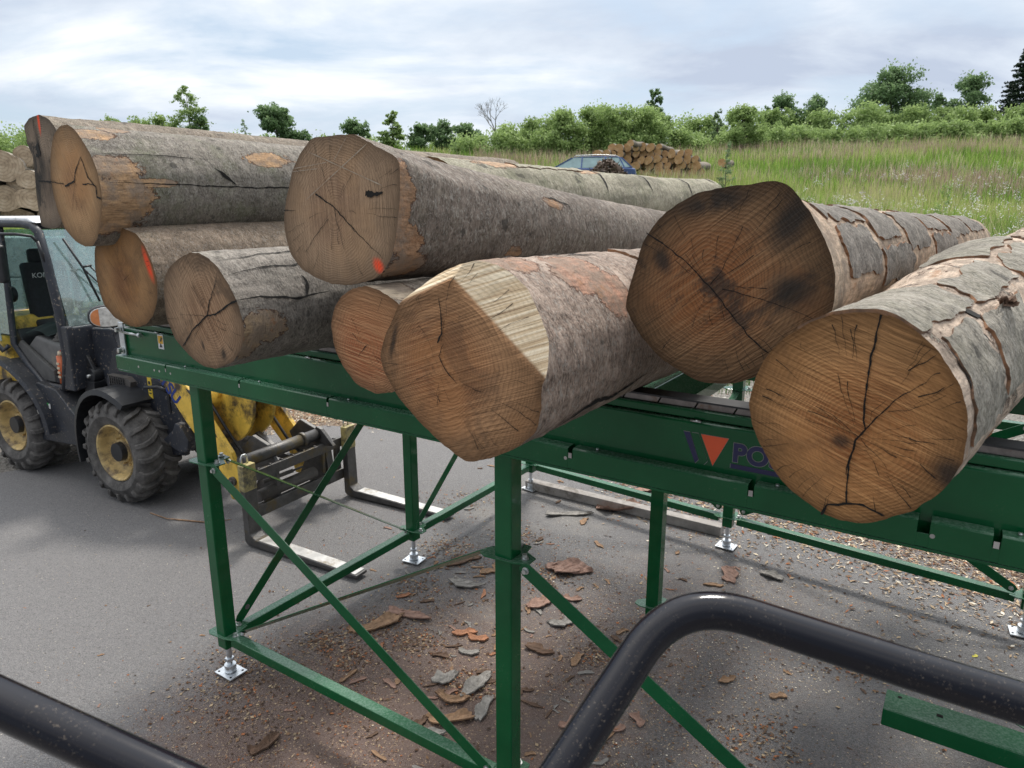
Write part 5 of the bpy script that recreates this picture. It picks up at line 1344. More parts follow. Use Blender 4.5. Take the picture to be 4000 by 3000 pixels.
# ---- rear body, cab
mb = MB(); plate(mb, [(-2.95, 0.80), (-2.95, 1.40), (-2.70, 1.62), (-2.20, 1.62), (-2.10, 1.30), (-2.0, 0.80)], 0.40, -0.40); mb.build('engine_hood', M['ypaint'], loader, bevel=0.04, seg=3)
mb = MB(); plate(mb, [(-3.05, 0.55), (-3.05, 1.0), (-2.8, 1.0), (-2.8, 0.55)], 0.5, -0.5); mb.build('counterweight', M['navyp'], loader, bevel=0.03)
mb = MB(); plate(mb, [(-2.62, 0.95), (-2.40, 1.42), (-2.24, 1.42), (-1.90, 0.98)], 0.56, 0.44); mb.build('side_panel', M['ypaint'], loader, bevel=0.01)
cab = MB()
def post(p, q, w_=0.06, h_=0.06, mi=0): cab.bar(p, q, w_, h_, (0, 1, 0) if abs((Vector(q) - Vector(p)).z) > 0.3 else (0, 0, 1), mi)
WN, WF = 0.50, -0.52
for ws in (WN, WF):
    cab.tube([Lc(-1.24, ws, 0.98), Lc(-1.14, ws, 1.30), Lc(-1.16, ws, 1.75), Lc(-1.24, ws, 2.25), Lc(-1.30, ws, 2.50), Lc(-1.38, ws, 2.56), Lc(-1.55, ws, 2.58), Lc(-2.55, ws, 2.58), Lc(-2.62, ws, 2.50), Lc(-2.62, ws, 1.20)], 0.042, 14)
    cab.tube([Lc(-1.98, ws, 2.56), Lc(-2.02, ws, 1.9), Lc(-2.08, ws, 1.36), Lc(-1.86, ws, 1.16), Lc(-1.62, ws, 0.98), Lc(-1.24, ws, 0.98)], 0.032, 10)
for x_, z_ in ((-1.40, 2.56), (-2.60, 2.56)):
    cab.tube([Lc(x_, WN, z_), Lc(x_, WF, z_)], 0.035, 10)
cab.build('cab_frame', M['navyp'], loader)
mb = MB(); mb.prism([(-1.30, 2.585), (-1.42, 2.64), (-2.56, 2.64), (-2.66, 2.585)], (1, 0, 0), (0, 0, 1), (0, -0.53, 0), (0, 1.08, 0)); mb.build('cab_roof', plain('white_cab_roof', (0.62, 0.63, 0.64), 0.5, 0, 0.12, 5, (0.25, 0.23, 0.2), 0.3), loader, bevel=0.03, seg=3)
mb = MB(); mb.box(Lc(-1.06, 0, 1.30), (0.06, 1.02, 0.62)); plate(mb, [(-1.24, 0.98), (-1.04, 0.98), (-1.02, 1.62), (-1.14, 1.62)], 0.53, 0.46)
plate(mb, [(-1.03, 1.05), (-0.74, 1.00), (-0.62, 1.40), (-0.70, 1.60), (-1.03, 1.58)], 0.30, -0.40); mb.build('cab_front_panel', M['navyp'], loader, bevel=0.015)
def quad(name, pts_, mat, th_=0.006):
    mb = MB(); a_, b_, c_, d_ = [Vector(p) for p in pts_]; n_ = (b_ - a_).cross(d_ - a_).normalized() * th_
    mb.add([a_, b_, c_, d_, a_ + n_, b_ + n_, c_ + n_, d_ + n_], [(0, 1, 2, 3), (7, 6, 5, 4), (0, 4, 5, 1), (1, 5, 6, 2), (2, 6, 7, 3), (3, 7, 4, 0)])
    return mb.build(name, mat, loader)
quad('windscreen', [Lc(-1.10, WN - 0.04, 1.61), Lc(-1.10, WF + 0.04, 1.61), Lc(-1.31, WF + 0.04, 2.52), Lc(-1.31, WN - 0.04, 2.52)], M['glass'])
quad('rear_window', [Lc(-2.62, WN - 0.04, 1.64), Lc(-2.62, WF + 0.04, 1.64), Lc(-2.62, WF + 0.04, 2.5), Lc(-2.62, WN - 0.04, 2.5)], M['glass'])
quad('side_window', [Lc(-1.20, WF, 1.5), Lc(-2.0, WF, 1.5), Lc(-2.0, WF, 2.5), Lc(-1.30, WF, 2.5)], M['glass'])
quad('side_window', [Lc(-2.08, WF, 1.5), Lc(-2.58, WF, 1.5), Lc(-2.58, WF, 2.5), Lc(-2.04, WF, 2.5)], M['glass'])
quad('side_window', [Lc(-2.10, WN, 1.45), Lc(-2.58, WN, 1.45), Lc(-2.58, WN, 2.5), Lc(-2.04, WN, 2.5)], M['glass'])
# interior
mb = MB(); mb.box(Lc(-1.85, 0, 1.05), (1.4, 0.96, 0.08)); plate(mb, [(-2.55, 1.1), (-2.55, 1.45), (-2.1, 1.5), (-1.9, 1.1)], 0.44, -0.44); mb.build('cab_floor', M['black'], loader, bevel=0.01)
seat = MB(); seat.box(Lc(-2.05, -0.02, 1.50), (0.48, 0.46, 0.12)); seat.box(Lc(-2.28, -0.02, 1.85), (0.12, 0.44, 0.62), Matrix.Rotation(-0.12, 3, 'Y')); seat.box(Lc(-2.33, -0.02, 2.22), (0.08, 0.26, 0.16))
seat_o = seat.build('seat', plain('dark_seat_cloth', (0.03, 0.032, 0.036), 0.85, 0, 0.3, 30), loader, bevel=0.035, seg=3)
text_mesh('seat_lettering', 'KOMATSU', 0.075, M['white'], Vector((-2.205, -0.16, 2.0)), (PI / 2, 0, PI / 2), loader)
mb = MB(); mb.cyl(Lc(-2.32, 0.30, 1.84), Lc(-2.32, 0.36, 1.84), 0.085, seg=20); mb.build('headrest_pad', M['black'], loader, bevel=0.02)
con = MB(); plate(con, [(-1.98, 1.10), (-1.98, 1.32), (-1.78, 1.46), (-1.36, 1.40), (-1.22, 1.28), (-1.20, 1.10)], 0.44, 0.18); con.build('side_console', plain('grey_console_plastic', (0.13, 0.128, 0.125), 0.7, 0, 0.2, 10, (0.2, 0.18, 0.15), 0.4), loader, bevel=0.03, seg=3)
mb = MB(); plate(mb, [(-2.06, 1.32), (-1.98, 1.40), (-1.66, 1.24), (-1.44, 1.14), (-1.44, 1.02), (-1.64, 1.02)], 0.49, 0.45); mb.build('inner_door_panel', plain('dusty_grey_panel', (0.09, 0.088, 0.085), 0.7, 0, 0.3, 10), loader, bevel=0.01)
mb = MB(); mb.lathe([(0.075, 0), (0.07, 0.02), (0.05, 0.03), (0.055, 0.045), (0.035, 0.06), (0.03, 0.08), (0.01, 0.085)], Lc(-1.50, 0.34, 1.42), (0, 0, 1), 18); mb.cyl(Lc(-1.50, 0.34, 1.45), Lc(-1.53, 0.35, 1.66), 0.008, seg=8); mb.lathe([(0.0, -0.02), (0.02, 0), (0.0, 0.02)], Lc(-1.53, 0.35, 1.67), (0, 0, 1), 12)
mb.cyl(Lc(-1.40, 0.30, 1.42), Lc(-1.40, 0.30, 1.62), 0.022, seg=12); mb.build('control_lever', M['grime'], loader)
mb = MB(); ptsw = [Lc(-1.42 + 0.02 * math.cos(t_), -0.02 + 0.19 * math.cos(t_), 1.72 + 0.19 * math.sin(t_) * 0.75) for t_ in np.linspace(0, 2 * PI, 25)]
mb.tube(ptsw, 0.014, closed_ends=False); mb.cyl(Lc(-1.42, -0.02, 1.72), Lc(-1.18, -0.02, 1.45), 0.03, seg=12); mb.bar(Lc(-1.42, 0.16, 1.72), Lc(-1.42, -0.2, 1.72), 0.02, 0.02); mb.build('steering_wheel', M['black'], loader)
# crumpled jacket on the seat
jv = []; nn_ = 22
for i_ in range(nn_):
    for j_ in range(nn_):
        x_ = -2.0 + 0.44 * i_ / (nn_ - 1); w_ = 0.05 + 0.38 * j_ / (nn_ - 1)
        h_ = 0.12 * math.exp(-(((x_ + 1.80) / 0.20) ** 2 + ((w_ - 0.24) / 0.2) ** 2)) + 0.035 * float(fbm(np.array([[x_ * 9, w_ * 9, 1.0]]), 3)[0])
        jv.append(Lc(x_, w_, 1.45 + h_))
mb = MB(); mb.add(jv, [(i_ * nn_ + j_, i_ * nn_ + j_ + 1, (i_ + 1) * nn_ + j_ + 1, (i_ + 1) * nn_ + j_) for i_ in range(nn_ - 1) for j_ in range(nn_ - 1)], 0, True)
mb.build('jacket', plain('dark_green_cloth', (0.012, 0.022, 0.020), 0.9, 0, 0.3, 30), None); jk = bpy.data.objects['jacket']; jk.matrix_world = loader.matrix_world
jk.location = AX; jk.rotation_euler = loader.rotation_euler; tag(jk, 'crumpled dark green jacket lying inside the open loader cab', 'jacket')
mb = MB(); mb.cyl(Lc(-1.33, 0.46, 1.02), Lc(-1.33, 0.46, 1.30), 0.038, seg=20); mb.cyl(Lc(-1.33, 0.46, 1.30), Lc(-1.33, 0.46, 1.345), 0.026, 0.02, seg=16, mi=1); mb.tube([Lc(-1.33, 0.46, 1.34), Lc(-1.29, 0.46, 1.37), Lc(-1.26, 0.47, 1.40)], 0.006, mi=2)
for k_ in range(4): mb.box(Lc(-1.33, 0.4975, 1.09 + 0.045 * k_), (0.045, 0.004, 0.022), None, 1)
can = mb.build('spray_can', [plain('orange_can', (0.62, 0.14, 0.04), 0.4, 0, 0.2), plain('cream_print', (0.60, 0.50, 0.36), 0.5), plain('red_cap', (0.5, 0.02, 0.02), 0.4)], None)
can.location = AX; can.rotation_euler = loader.rotation_euler; tag(can, 'orange marking spray can standing in the loader doorway', 'spray can')
# mirror
mb = MB(); mb.tube([Lc(-1.26, 0.53, 2.40), Lc(-1.24, 0.60, 2.47), Lc(-1.30, 0.70, 2.49), Lc(-1.55, 0.74, 2.49), Lc(-1.62, 0.74, 2.44), Lc(-1.60, 0.74, 2.15)], 0.014); mb.tube([Lc(-1.22, 0.52, 2.22), Lc(-1.25, 0.55, 2.42)], 0.016)
mb.build('mirror_arm', M['black'], loader)
mb = MB(); mb.box(Lc(-1.66, 0.76, 2.21), (0.26, 0.09, 0.36), Matrix.Rotation(0.3, 3, 'Z')); mb.build('mirror', M['black'], loader, bevel=0.03, seg=3)
mb = MB(); mb.box(Lc(-1.58, 0.815, 2.21), (0.05, 0.03, 0.07)); mb.build('mirror_clamp', M['grime'], loader, bevel=0.005)
mb = MB(); mb.tube([Lc(-1.20, -0.50, 2.40), Lc(-1.15, -0.66, 2.44), Lc(-1.15, -0.78, 2.40)], 0.014); mb.build('mirror_arm', M['black'], loader)
mb = MB(); mb.box(Lc(-1.17, -0.80, 2.22), (0.20, 0.08, 0.34)); mb.build('mirror', M['black'], loader, bevel=0.03)
# open door folded back, seen at the picture's left edge
mb = MB(); mb.tube([Lc(-2.06, 0.54, 2.45), Lc(-2.20, 0.62, 2.40), Lc(-2.20, 0.66, 1.45), Lc(-2.10, 0.60, 1.30), Lc(-2.06, 0.56, 1.35)], 0.024); mb.build('door_frame', M['navyp'], loader)
quad('door_glass', [Lc(-2.10, 0.60, 1.40), Lc(-2.75, 0.86, 1.40), Lc(-2.75, 0.86, 2.4), Lc(-2.10, 0.60, 2.4)], M['glass'])
# wiper
mb = MB(); mb.tube([Lc(-1.20, 0.34, 2.44), Lc(-1.14, 0.22, 2.15), Lc(-1.075, 0.14, 1.82)], 0.011, 8); mb.tube([Lc(-1.13, 0.235, 2.16), Lc(-1.09, 0.0, 1.86), Lc(-1.06, -0.12, 1.72)], 0.008, 8)
mb.tube([Lc(-1.13, 0.16, 2.17), Lc(-1.09, -0.06, 1.88), Lc(-1.06, -0.2, 1.76)], 0.008, 8); mb.cyl(Lc(-1.12, 0.24, 2.165), Lc(-1.12, 0.15, 2.175), 0.011, seg=10); mb.build('wiper', M['black'], loader)
# headlight on its stalk, work light lying on the frame
hl = MB()
hv = [(math.copysign(abs(math.cos(t_)) ** 0.8, math.cos(t_)) * 0.165, math.copysign(abs(math.sin(t_)) ** 0.8, math.sin(t_)) * 0.105) for t_ in np.linspace(0, 2 * PI, 28, endpoint=False)]
hd = (FD * 0); 
HA, HN = Vector((0.5, 0.866, 0)), Vector((0.866, -0.5, 0)); HP = Vector((-0.44, -0.46, 1.755))
hl.prism(hv, HA, (0, 0, 1), HP, HN * -0.10)
hlo = hl.build('headlight', M['black'], loader, bevel=0.02)
m2 = MB(); m2.prism([(x_ * 0.9, z_ * 0.86) for x_, z_ in hv], HA, (0, 0, 1), HP + HN * 0.001, HN * 0.012, 0)
m2.build('lens', M['clear'], hlo, bevel=0.003)
m2 = MB(); m2.prism([(x_ * 0.86, z_ * 0.80) for x_, z_ in hv if x_ < -0.07], HA, (0, 0, 1), HP + HN * 0.0135, HN * 0.003, 0); m2.build('indicator_lens', M['amber'], hlo)
mb = MB(); mb.tube([Lc(-0.50, 0.40, 1.66), Lc(-0.55, 0.30, 1.60), Lc(-0.70, 0.22, 1.58)], 0.02); mb.cyl(Lc(-0.70, 0.22, 1.58), Lc(-0.70, 0.22, 1.30), 0.025, seg=12); mb.build('headlight_stalk', M['navyp'], loader)
wl_ = MB(); plate(wl_, [(-0.62, 1.04), (-0.64, 1.18), (-0.36, 1.18), (-0.30, 1.14), (-0.32, 1.06)], 0.42, 0.24)
wl_.tube([Lc(-0.56, 0.34, 1.18), Lc(-0.56, 0.34, 1.235), Lc(-0.44, 0.34, 1.235), Lc(-0.42, 0.34, 1.18)], 0.012); wo = wl_.build('work_light', M['grime'], loader, bevel=0.008)
m2 = MB()
for k_ in range(7): m2.box(Lc(-0.61 + 0.035 * k_, 0.424, 1.11), (0.005, 0.008, 0.12))
for k_ in range(4): m2.box(Lc(-0.50, 0.4245, 1.065 + 0.03 * k_), (0.24, 0.006, 0.005))
m2.build('grille', M['black'], wo)
# ================================================================== terrain
def terr(x, y):
    x = np.asarray(x, float); y = np.asarray(y, float)
    d = y + 0.10 * np.abs(x - 2) * 0
    s = np.clip((d - 11) / 5.0, 0, 1); z = 1.35 * s * s * (3 - 2 * s)
    z = z + np.clip(d - 16, 0, 46) * 0.128 + np.clip(d - 62, 0, 400) * 0.03
    left = np.clip((-x - 2) / 10, 0, 1) * np.clip((d - 11) / 6, 0, 1)
    z = z * (1 - 0.35 * left * np.clip((30 - d) / 14, 0, 1))
    z = z + np.clip((x - 6) / 30, 0, 1) * np.clip((d - 20) / 20, 0, 1) * 0.8
    z = z + 0.10 * np.clip((d - 12) / 6, 0, 1) * fbm(np.stack([x * 0.25, d * 0.25, 0 * x], -1), 3)
    return z
def tz(x, y): return float(terr(np.array([x]), np.array([y]))[0])
def bound(x):
    """front edge (world y) of the asphalt yard at world x"""
    return np.interp(x, [-60, -12, -5.4, -2.4, 0.2, 2.3, 4.1, 6, 9, 60], [4.5, 4.8, 7.1, 8.9, 8.5, 6.95, 5.0, 3.2, 0.7, -10])
ys = np.concatenate([np.arange(-12, 8, 1.0), np.arange(8, 20, 0.4), np.arange(20, 70, 1.2), np.geomspace(70, 700, 24)])
xs = np.concatenate([-np.geomspace(400, 30, 14), np.arange(-28, 40, 0.9), np.geomspace(41, 400, 14)])
X, Y = np.meshgrid(xs, ys); Z = terr(X, Y)
nx, ny = len(xs), len(ys)
V = np.stack([X, Y, Z], -1).reshape(-1, 3)
ii, jj = np.meshgrid(np.arange(ny - 1), np.arange(nx - 1), indexing='ij')
F = np.stack([ii * nx + jj, ii * nx + jj + 1, (ii + 1) * nx + jj + 1, (ii + 1) * nx + jj], -1).reshape(-1, 4)
grassw = np.clip((Y - 10.6) / 2.0, 0, 1); litter = np.clip(1 - np.abs(Y - bound(X) - 0.2) / 1.5, 0, 1) * np.clip((X + 3.5) / 2, 0.25, 1)
g = raw_mesh('ground', V, F, M['terrain'], None, True, {'grass': ('FLOAT', grassw.ravel()), 'litter': ('FLOAT', litter.ravel())}); tag(g, 'gravel and soil rising into the meadow behind the yard', kind='structure')
# asphalt sheet
us = np.arange(-30, 16, 0.10); bx = bound(us) + 0.10 * fbm(np.stack([us * 1.4, us * 0, us * 0], -1), 4)
rows_ = np.linspace(0, 1, 90)
XA = np.repeat(us[None, :], 90, 0); YA = -12 + (bx[None, :] + 12) * rows_[:, None] ** 0.8
ZA = 0.006 - 0.010 * (rows_[:, None] > 0.999) + 0 * XA
P_ = np.stack([XA, YA, ZA], -1).reshape(-1, 3); n2 = len(us)
ii, jj = np.meshgrid(np.arange(89), np.arange(n2 - 1), indexing='ij')
FA = np.stack([ii * n2 + jj, ii * n2 + jj + 1, (ii + 1) * n2 + jj + 1, (ii + 1) * n2 + jj], -1).reshape(-1, 4)
dust = np.exp(-(((XA + 0.9) / 1.5) ** 2 + ((YA - 3.0) / 1.5) ** 2)) * 0.9 + np.exp(-(((XA - 1.2) / 2.2) ** 2 + ((YA - 4.4) / 1.8) ** 2)) * 0.50 + np.exp(-((YA - bx[None, :]) / 0.8) ** 2) * 0.75 * np.clip(XA + 2, 0, 1) + np.exp(-(((XA - 2.5) / 1.2) ** 2 + ((YA - 2.2) / 0.9) ** 2)) * 0.6
a_o = raw_mesh('asphalt_yard', P_, FA, M['asphalt'], None, False, {'dust': ('FLOAT', np.clip(dust, 0, 1).ravel())}); tag(a_o, 'grey asphalt yard strewn with bark', kind='structure')

# ================================================================== meadow (uncountable)
def blades(name, label, n, yr, xr, hr, wr, cols, seed, bend=0.35, dens=1.6, patch=None, clump=0.0):
    r = np.random.default_rng(seed)
    u = r.random(n); d0, d1 = yr
    y = (d0 ** (1 - dens) + u * (d1 ** (1 - dens) - d0 ** (1 - dens))) ** (1 / (1 - dens))
    x = xr[0] * y + r.random(n) * (xr[1] - xr[0]) * y
    if patch is not None:
        k = patch(x, y, r); x, y = x[k], y[k]; n = len(x)
    z = terr(x, y) - 0.02
    h = r.uniform(*hr, n) * (1 + 0.35 * fbm(np.stack([x * 0.5, y * 0.5, 0 * x + seed], -1), 3)); w_ = r.uniform(*wr, n) * np.clip(y / 18, 0.8, 2.6)
    a = r.uniform(0, 2 * PI, n); b = r.uniform(0, 2 * PI, n); be = h * bend * r.random(n)
    dx, dy = np.cos(a) * w_ / 2, np.sin(a) * w_ / 2; bx_, by_ = np.cos(b) * be, np.sin(b) * be
    V = np.empty((n, 5, 3))
    V[:, 0] = np.stack([x - dx, y - dy, z], -1); V[:, 1] = np.stack([x + dx, y + dy, z], -1)
    V[:, 2] = np.stack([x + dx * .8 + bx_ * .35, y + dy * .8 + by_ * .35, z + h * 0.6], -1); V[:, 3] = np.stack([x - dx * .8 + bx_ * .35, y - dy * .8 + by_ * .35, z + h * 0.6], -1)
    V[:, 4] = np.stack([x + bx_, y + by_, z + h], -1)
    c = np.asarray(cols); 
    zone = fbm(np.stack([x * 0.22, y * 0.22, 0 * x + seed * 2], -1), 4)
    t = np.clip(0.5 + zone * 1.1 + r.normal(0, 0.22, n), 0, 0.9999) * (len(c) - 1); i0 = t.astype(int); f = (t - i0)[:, None]
    col = c[i0] * (1 - f) + c[np.minimum(i0 + 1, len(c) - 1)] * f
    col = col * r.uniform(0.75, 1.25, (n, 1))
    col4 = np.concatenate([np.repeat(col[:, None], 5, 1), np.ones((n, 5, 1))], -1)
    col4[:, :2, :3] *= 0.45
    base = np.arange(n)[:, None] * 5
    T = np.concatenate([base + np.array([0, 1, 2]), base + np.array([0, 2, 3]), base + np.array([3, 2, 4])], 0)
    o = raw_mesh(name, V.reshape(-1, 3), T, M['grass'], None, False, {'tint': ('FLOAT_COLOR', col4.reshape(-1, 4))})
    return tag(o, label, None, kind='stuff')
G1 = [(0.13, 0.24, 0.036), (0.20, 0.35, 0.058), (0.29, 0.43, 0.085), (0.39, 0.48, 0.13), (0.50, 0.50, 0.22)]
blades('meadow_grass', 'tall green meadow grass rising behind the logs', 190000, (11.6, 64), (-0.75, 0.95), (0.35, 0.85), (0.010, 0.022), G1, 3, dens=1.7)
blades('weeds', 'low green weeds at the edge of the gravel', 5000, (10.3, 12.4), (-0.4, 0.9), (0.05, 0.18), (0.010, 0.02), [(0.06, 0.15, 0.02), (0.14, 0.25, 0.04)], 5, patch=lambda x, y, r: fbm(np.stack([x * 1.3, y * 1.3, 0 * x], -1), 3) > 0.05)
blades('dry_grass', 'dry straw coloured grass stalks standing among the green meadow', 20000, (15, 62), (-0.1, 0.95), (0.6, 1.15), (0.008, 0.016), [(0.40, 0.36, 0.18), (0.52, 0.47, 0.27), (0.62, 0.57, 0.36)], 7, patch=lambda x, y, r: fbm(np.stack([x * 0.2, y * 0.2, 0 * x + 4], -1), 3) + r.random(len(x)) * 0.5 + np.clip((y - 20) / 60, -0.2, 0.2) > 0.30)
blades('red_grass', 'reddish brown grass heads forming a band across the upper meadow', 46000, (26, 60), (-0.05, 0.95), (0.6, 1.05), (0.008, 0.016), [(0.30, 0.20, 0.16), (0.44, 0.32, 0.25), (0.50, 0.42, 0.30)], 9, dens=0.6, patch=lambda x, y, r: (fbm(np.stack([x * 0.12, y * 0.3, 0 * x + 9], -1), 3) + r.random(len(x)) * 0.6 + np.clip((y - 46) / 16, -0.2, 0.22) > 0.42))
def flowers(name, label, n, yr, xr, cols, size, hr, seed, patch):
    r = np.random.default_rng(seed); y = r.uniform(yr[0], yr[1], n); x = r.uniform(xr[0], xr[1], n) * y
    k = patch(x, y, r); x, y = x[k], y[k]; n = len(x)
    m = 7; V = []; F = []; Cc = []
    z = terr(x, y) + r.uniform(*hr, n)
    for i in range(n):
        c = cols[r.integers(len(cols))]
        o_ = len(V); w_ = 0.006
        V += [(x[i] - w_, y[i], terr(np.array([x[i]]), np.array([y[i]]))[0]), (x[i] + w_, y[i], z[i] - 0.3), (x[i], y[i], z[i]), (x[i], y[i], z[i])]; Cc += [(0.08, 0.15, 0.03, 1)] * 4; F.append((o_, o_ + 1, o_ + 2, o_ + 3))
        for k_ in range(m):
            p = np.array([x[i], y[i], z[i]]) + r.normal(0, 0.055, 3); s_ = r.uniform(0.5, 1) * size; o_ = len(V)
            a_ = r.uniform(-0.4, 0.4, 3)
            V += [tuple(p + np.array([-s_, 0, a_[0] * s_])), tuple(p + np.array([0, -s_ * 0.8, a_[1] * s_ - s_ * .4])), tuple(p + np.array([s_, 0, a_[2] * s_])), tuple(p + np.array([0, s_ * .8, s_ * .6]))]
            f_ = r.uniform(0.7, 1.1); Cc += [(c[0] * f_, c[1] * f_, c[2] * f_, 1)] * 4; F.append((o_, o_ + 1, o_ + 2, o_ + 3))
    o = raw_mesh(name, np.array(V), np.array(F), M['grass'], None, False, {'tint': ('FLOAT_COLOR', np.array(Cc))})
    return tag(o, label, None, kind='stuff')
flowers('white_flowers', 'small white and lilac thistle and daisy flowers scattered in the meadow', 1500, (13.5, 34), (0.15, 0.85), [(0.75, 0.75, 0.72), (0.60, 0.55, 0.66), (0.7, 0.66, 0.62)], 0.022, (0.55, 0.95), 21,
        lambda x, y, r: fbm(np.stack([x * 0.45, y * 0.45, 0 * x + 2], -1), 3) + (x / y - 0.45) * 1.6 + r.random(len(x)) * 0.3 - np.clip((y - 22) / 30, 0, 1) > 0.12)
flowers('yellow_flowers', 'yellow wild flowers in clumps low in the meadow behind the logs', 160, (13.2, 15.5), (0.35, 0.8), [(0.80, 0.50, 0.02), (0.75, 0.60, 0.05)], 0.022, (0.45, 0.75), 22,
        lambda x, y, r: fbm(np.stack([x * 0.9, y * 0.9, 0 * x + 5], -1), 2) > 0.05)

# ================================================================== foliage
def leaves(blobs, n, size, seed, flat=0.6, droop=0.0):
    """blobs: (x,y,z, rx,ry,rz); leaf quads concentrated in clumps near each blob's skin"""
    r = np.random.default_rng(seed); blobs = np.array(blobs, float)
    vol = blobs[:, 3] * blobs[:, 5]; cnt = np.maximum(1, (n * vol / vol.sum()).astype(int))
    Vs = []; Sh = []
    for bi, b in enumerate(blobs):
        m = cnt[bi]; nc = max(5, m // 18)
        cd = r.normal(0, 1, (nc, 3)); cd /= np.linalg.norm(cd, axis=1)[:, None]; cr = r.uniform(0.45, 1.05, nc)[:, None]
        cc = cd * cr
        k = r.integers(0, nc, m)
        csh = r.uniform(-0.22, 0.22, nc)
        p = cc[k] + r.normal(0, 0.22, (m, 3))
        P = b[:3] + p * b[3:6] * r.uniform(0.9, 1.25, (m, 1))
        P[:, 2] -= droop * np.abs(p[:, 0]) * b[5]
        s = size * r.uniform(0.5, 1.3, m)
        a = r.normal(0, 1, (m, 3)); a /= np.linalg.norm(a, axis=1)[:, None]
        c = np.cross(a, r.normal(0, 1, (m, 3))); c /= np.linalg.norm(c, axis=1)[:, None]
        a = a * s[:, None]; c = c * s[:, None] * flat
        Vs.append(np.stack([P - a, P - c * 0.9, P + a, P + c], 1))
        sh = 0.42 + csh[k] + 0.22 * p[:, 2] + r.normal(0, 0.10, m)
        Sh.append(np.repeat(np.clip(sh, 0, 1)[:, None], 4, 1))
    V = np.concatenate(Vs).reshape(-1, 3); S = np.concatenate(Sh).reshape(-1)
    F = np.arange(len(V)).reshape(-1, 4)
    return V, F, S
def px_at(vx, vy, d):
    """world point seen at (vx,vy) in the 2212 px wide photograph view, at forward distance d"""
    return at_depth(vx * 4000 / 2212, vy * 4000 / 2212, d)
def tree(label, vx, vtop, d, width_v, mat='leaf_mid', n=2600, leaf=0.16, seed=1, kind='round', group=None, name='tree', vbase=None, cat='tree', trunk_r=0.08, drop=0.3):
    top = px_at(vx, vtop, d); m_per = d * 1.0 / (FPX * 2212 / 4000)
    Wd = width_v * m_per * 0.5; x, y = top[0], d; z0 = tz(x, y)
    H_ = top[2] - z0; r = random.Random(seed)
    root = empty(name, (x, y, z0), label, cat, group)
    blobs = []
    cb = H_ * (0.10 if kind != 'bush' else 0.02)     # crown base
    if kind in ('round', 'bush'):
        nb = 30
        for i_ in range(nb):
            t_ = r.random(); zz = cb + (H_ - cb) * (0.12 + 0.80 * t_); sp_ = math.sqrt(max(0, 1 - ((t_ - 0.4) / 0.68) ** 2))
            a_ = r.uniform(0, 2 * PI); q_ = r.uniform(0.2, 0.8) * Wd * sp_; rr_ = Wd * r.uniform(0.16, 0.33)
            blobs.append((math.cos(a_) * q_, math.sin(a_) * q_, min(zz, H_ - rr_ * 0.7), rr_, rr_, rr_ * 0.75))
        blobs.append((0, 0, H_ - Wd * 0.35, Wd * 0.33, Wd * 0.33, Wd * 0.35))
    elif kind == 'tall':
        for i_ in range(15):
            t_ = (i_ + 0.5) / 15; ww = Wd * (1.05 - 0.72 * t_ ** 1.1)
            for _k in range(2):
                a_ = r.uniform(0, 2 * PI); blobs.append((math.cos(a_) * ww * r.uniform(0.3, 0.8), math.sin(a_) * ww * 0.5, cb + (H_ - cb) * (t_ + r.uniform(-.03, .03)), ww * r.uniform(0.3, 0.5), ww * 0.4, (H_ - cb) * r.uniform(0.03, 0.06)))
    elif kind == 'conifer':
        for i_ in range(20):
            t_ = i_ / 20; ww = Wd * (1 - t_) + 0.12
            for k_ in range(5):
                a_ = k_ * 1.2566 + i_ * 0.7
                blobs.append((math.cos(a_) * ww * 0.55, math.sin(a_) * ww * 0.55, H_ * (0.08 + 0.9 * t_) - ww * 0.12, ww * 0.45, ww * 0.45, H_ * 0.018))
    mb = MB()
    if kind != 'bare':
        mb.tube([(0, 0, -0.2), (0.05 * H_ * 0.2, 0, H_ * 0.4), (0, 0.02, H_ * 0.93)], [trunk_r, trunk_r * 0.7, trunk_r * 0.12], 8)
        for bx_, by_, bz_, rr_, _, _2 in blobs[:12]:
            mb.tube([(0, 0, max(0.1, bz_ - rr_ * 1.4)), (bx_ * 0.5, by_ * 0.5, bz_ - rr_ * 0.4), (bx_, by_, bz_)], [trunk_r * 0.45, trunk_r * 0.3, trunk_r * 0.1], 6)
        mb.build('trunk', M['trunk'], root)
        V, F, S = leaves(blobs, int(n * 2.0), leaf * 0.72, seed, droop=0.25 if kind == 'conifer' else 0)
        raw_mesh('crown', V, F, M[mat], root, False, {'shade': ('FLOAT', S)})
    else:
        def br(p, d_, L, rad, dep):
            q = p + d_ * L; mid = (p + q) / 2 + Vector((r.uniform(-1, 1), r.uniform(-1, 1), 0)) * L * 0.06
            mb.tube([p, mid, q], [rad, rad * 0.8, rad * 0.6], 5, closed_ends=False)
            if dep:
                for _ in range(3 if dep > 1 else 4):
                    nd = (d_ + Vector((r.uniform(-.8, .8), r.uniform(-.8, .8), r.uniform(-.15, .5)))).normalized(); br(q, nd, L * r.uniform(0.6, 0.85), rad * 0.55, dep - 1)
        br(Vector((0, 0, 0)), Vector((0, 0, 1)), H_ * 0.42, trunk_r, 4)
        mb.build('trunk', plain('bare_grey_twigs', (0.24, 0.22, 0.21), 0.9), root)
    return root
TG = 'trees along the skyline beyond the meadow'
tree('tall slender birch-like tree on the left skyline above the grey upper log', 400, 188, 60, 104, 'leaf_mid', 3400, 0.11, 31, 'tall', TG)
tree('round bushy tree just left of the slender birch-like tree on the skyline', 335, 250, 60, 110, 'leaf_mid', 2600, 0.16, 32, 'bush', TG)
tree('low tree at the foot of the slender birch-like tree, on its right', 430, 248, 60, 60, 'leaf_dark', 1800, 0.15, 33, 'bush', TG)
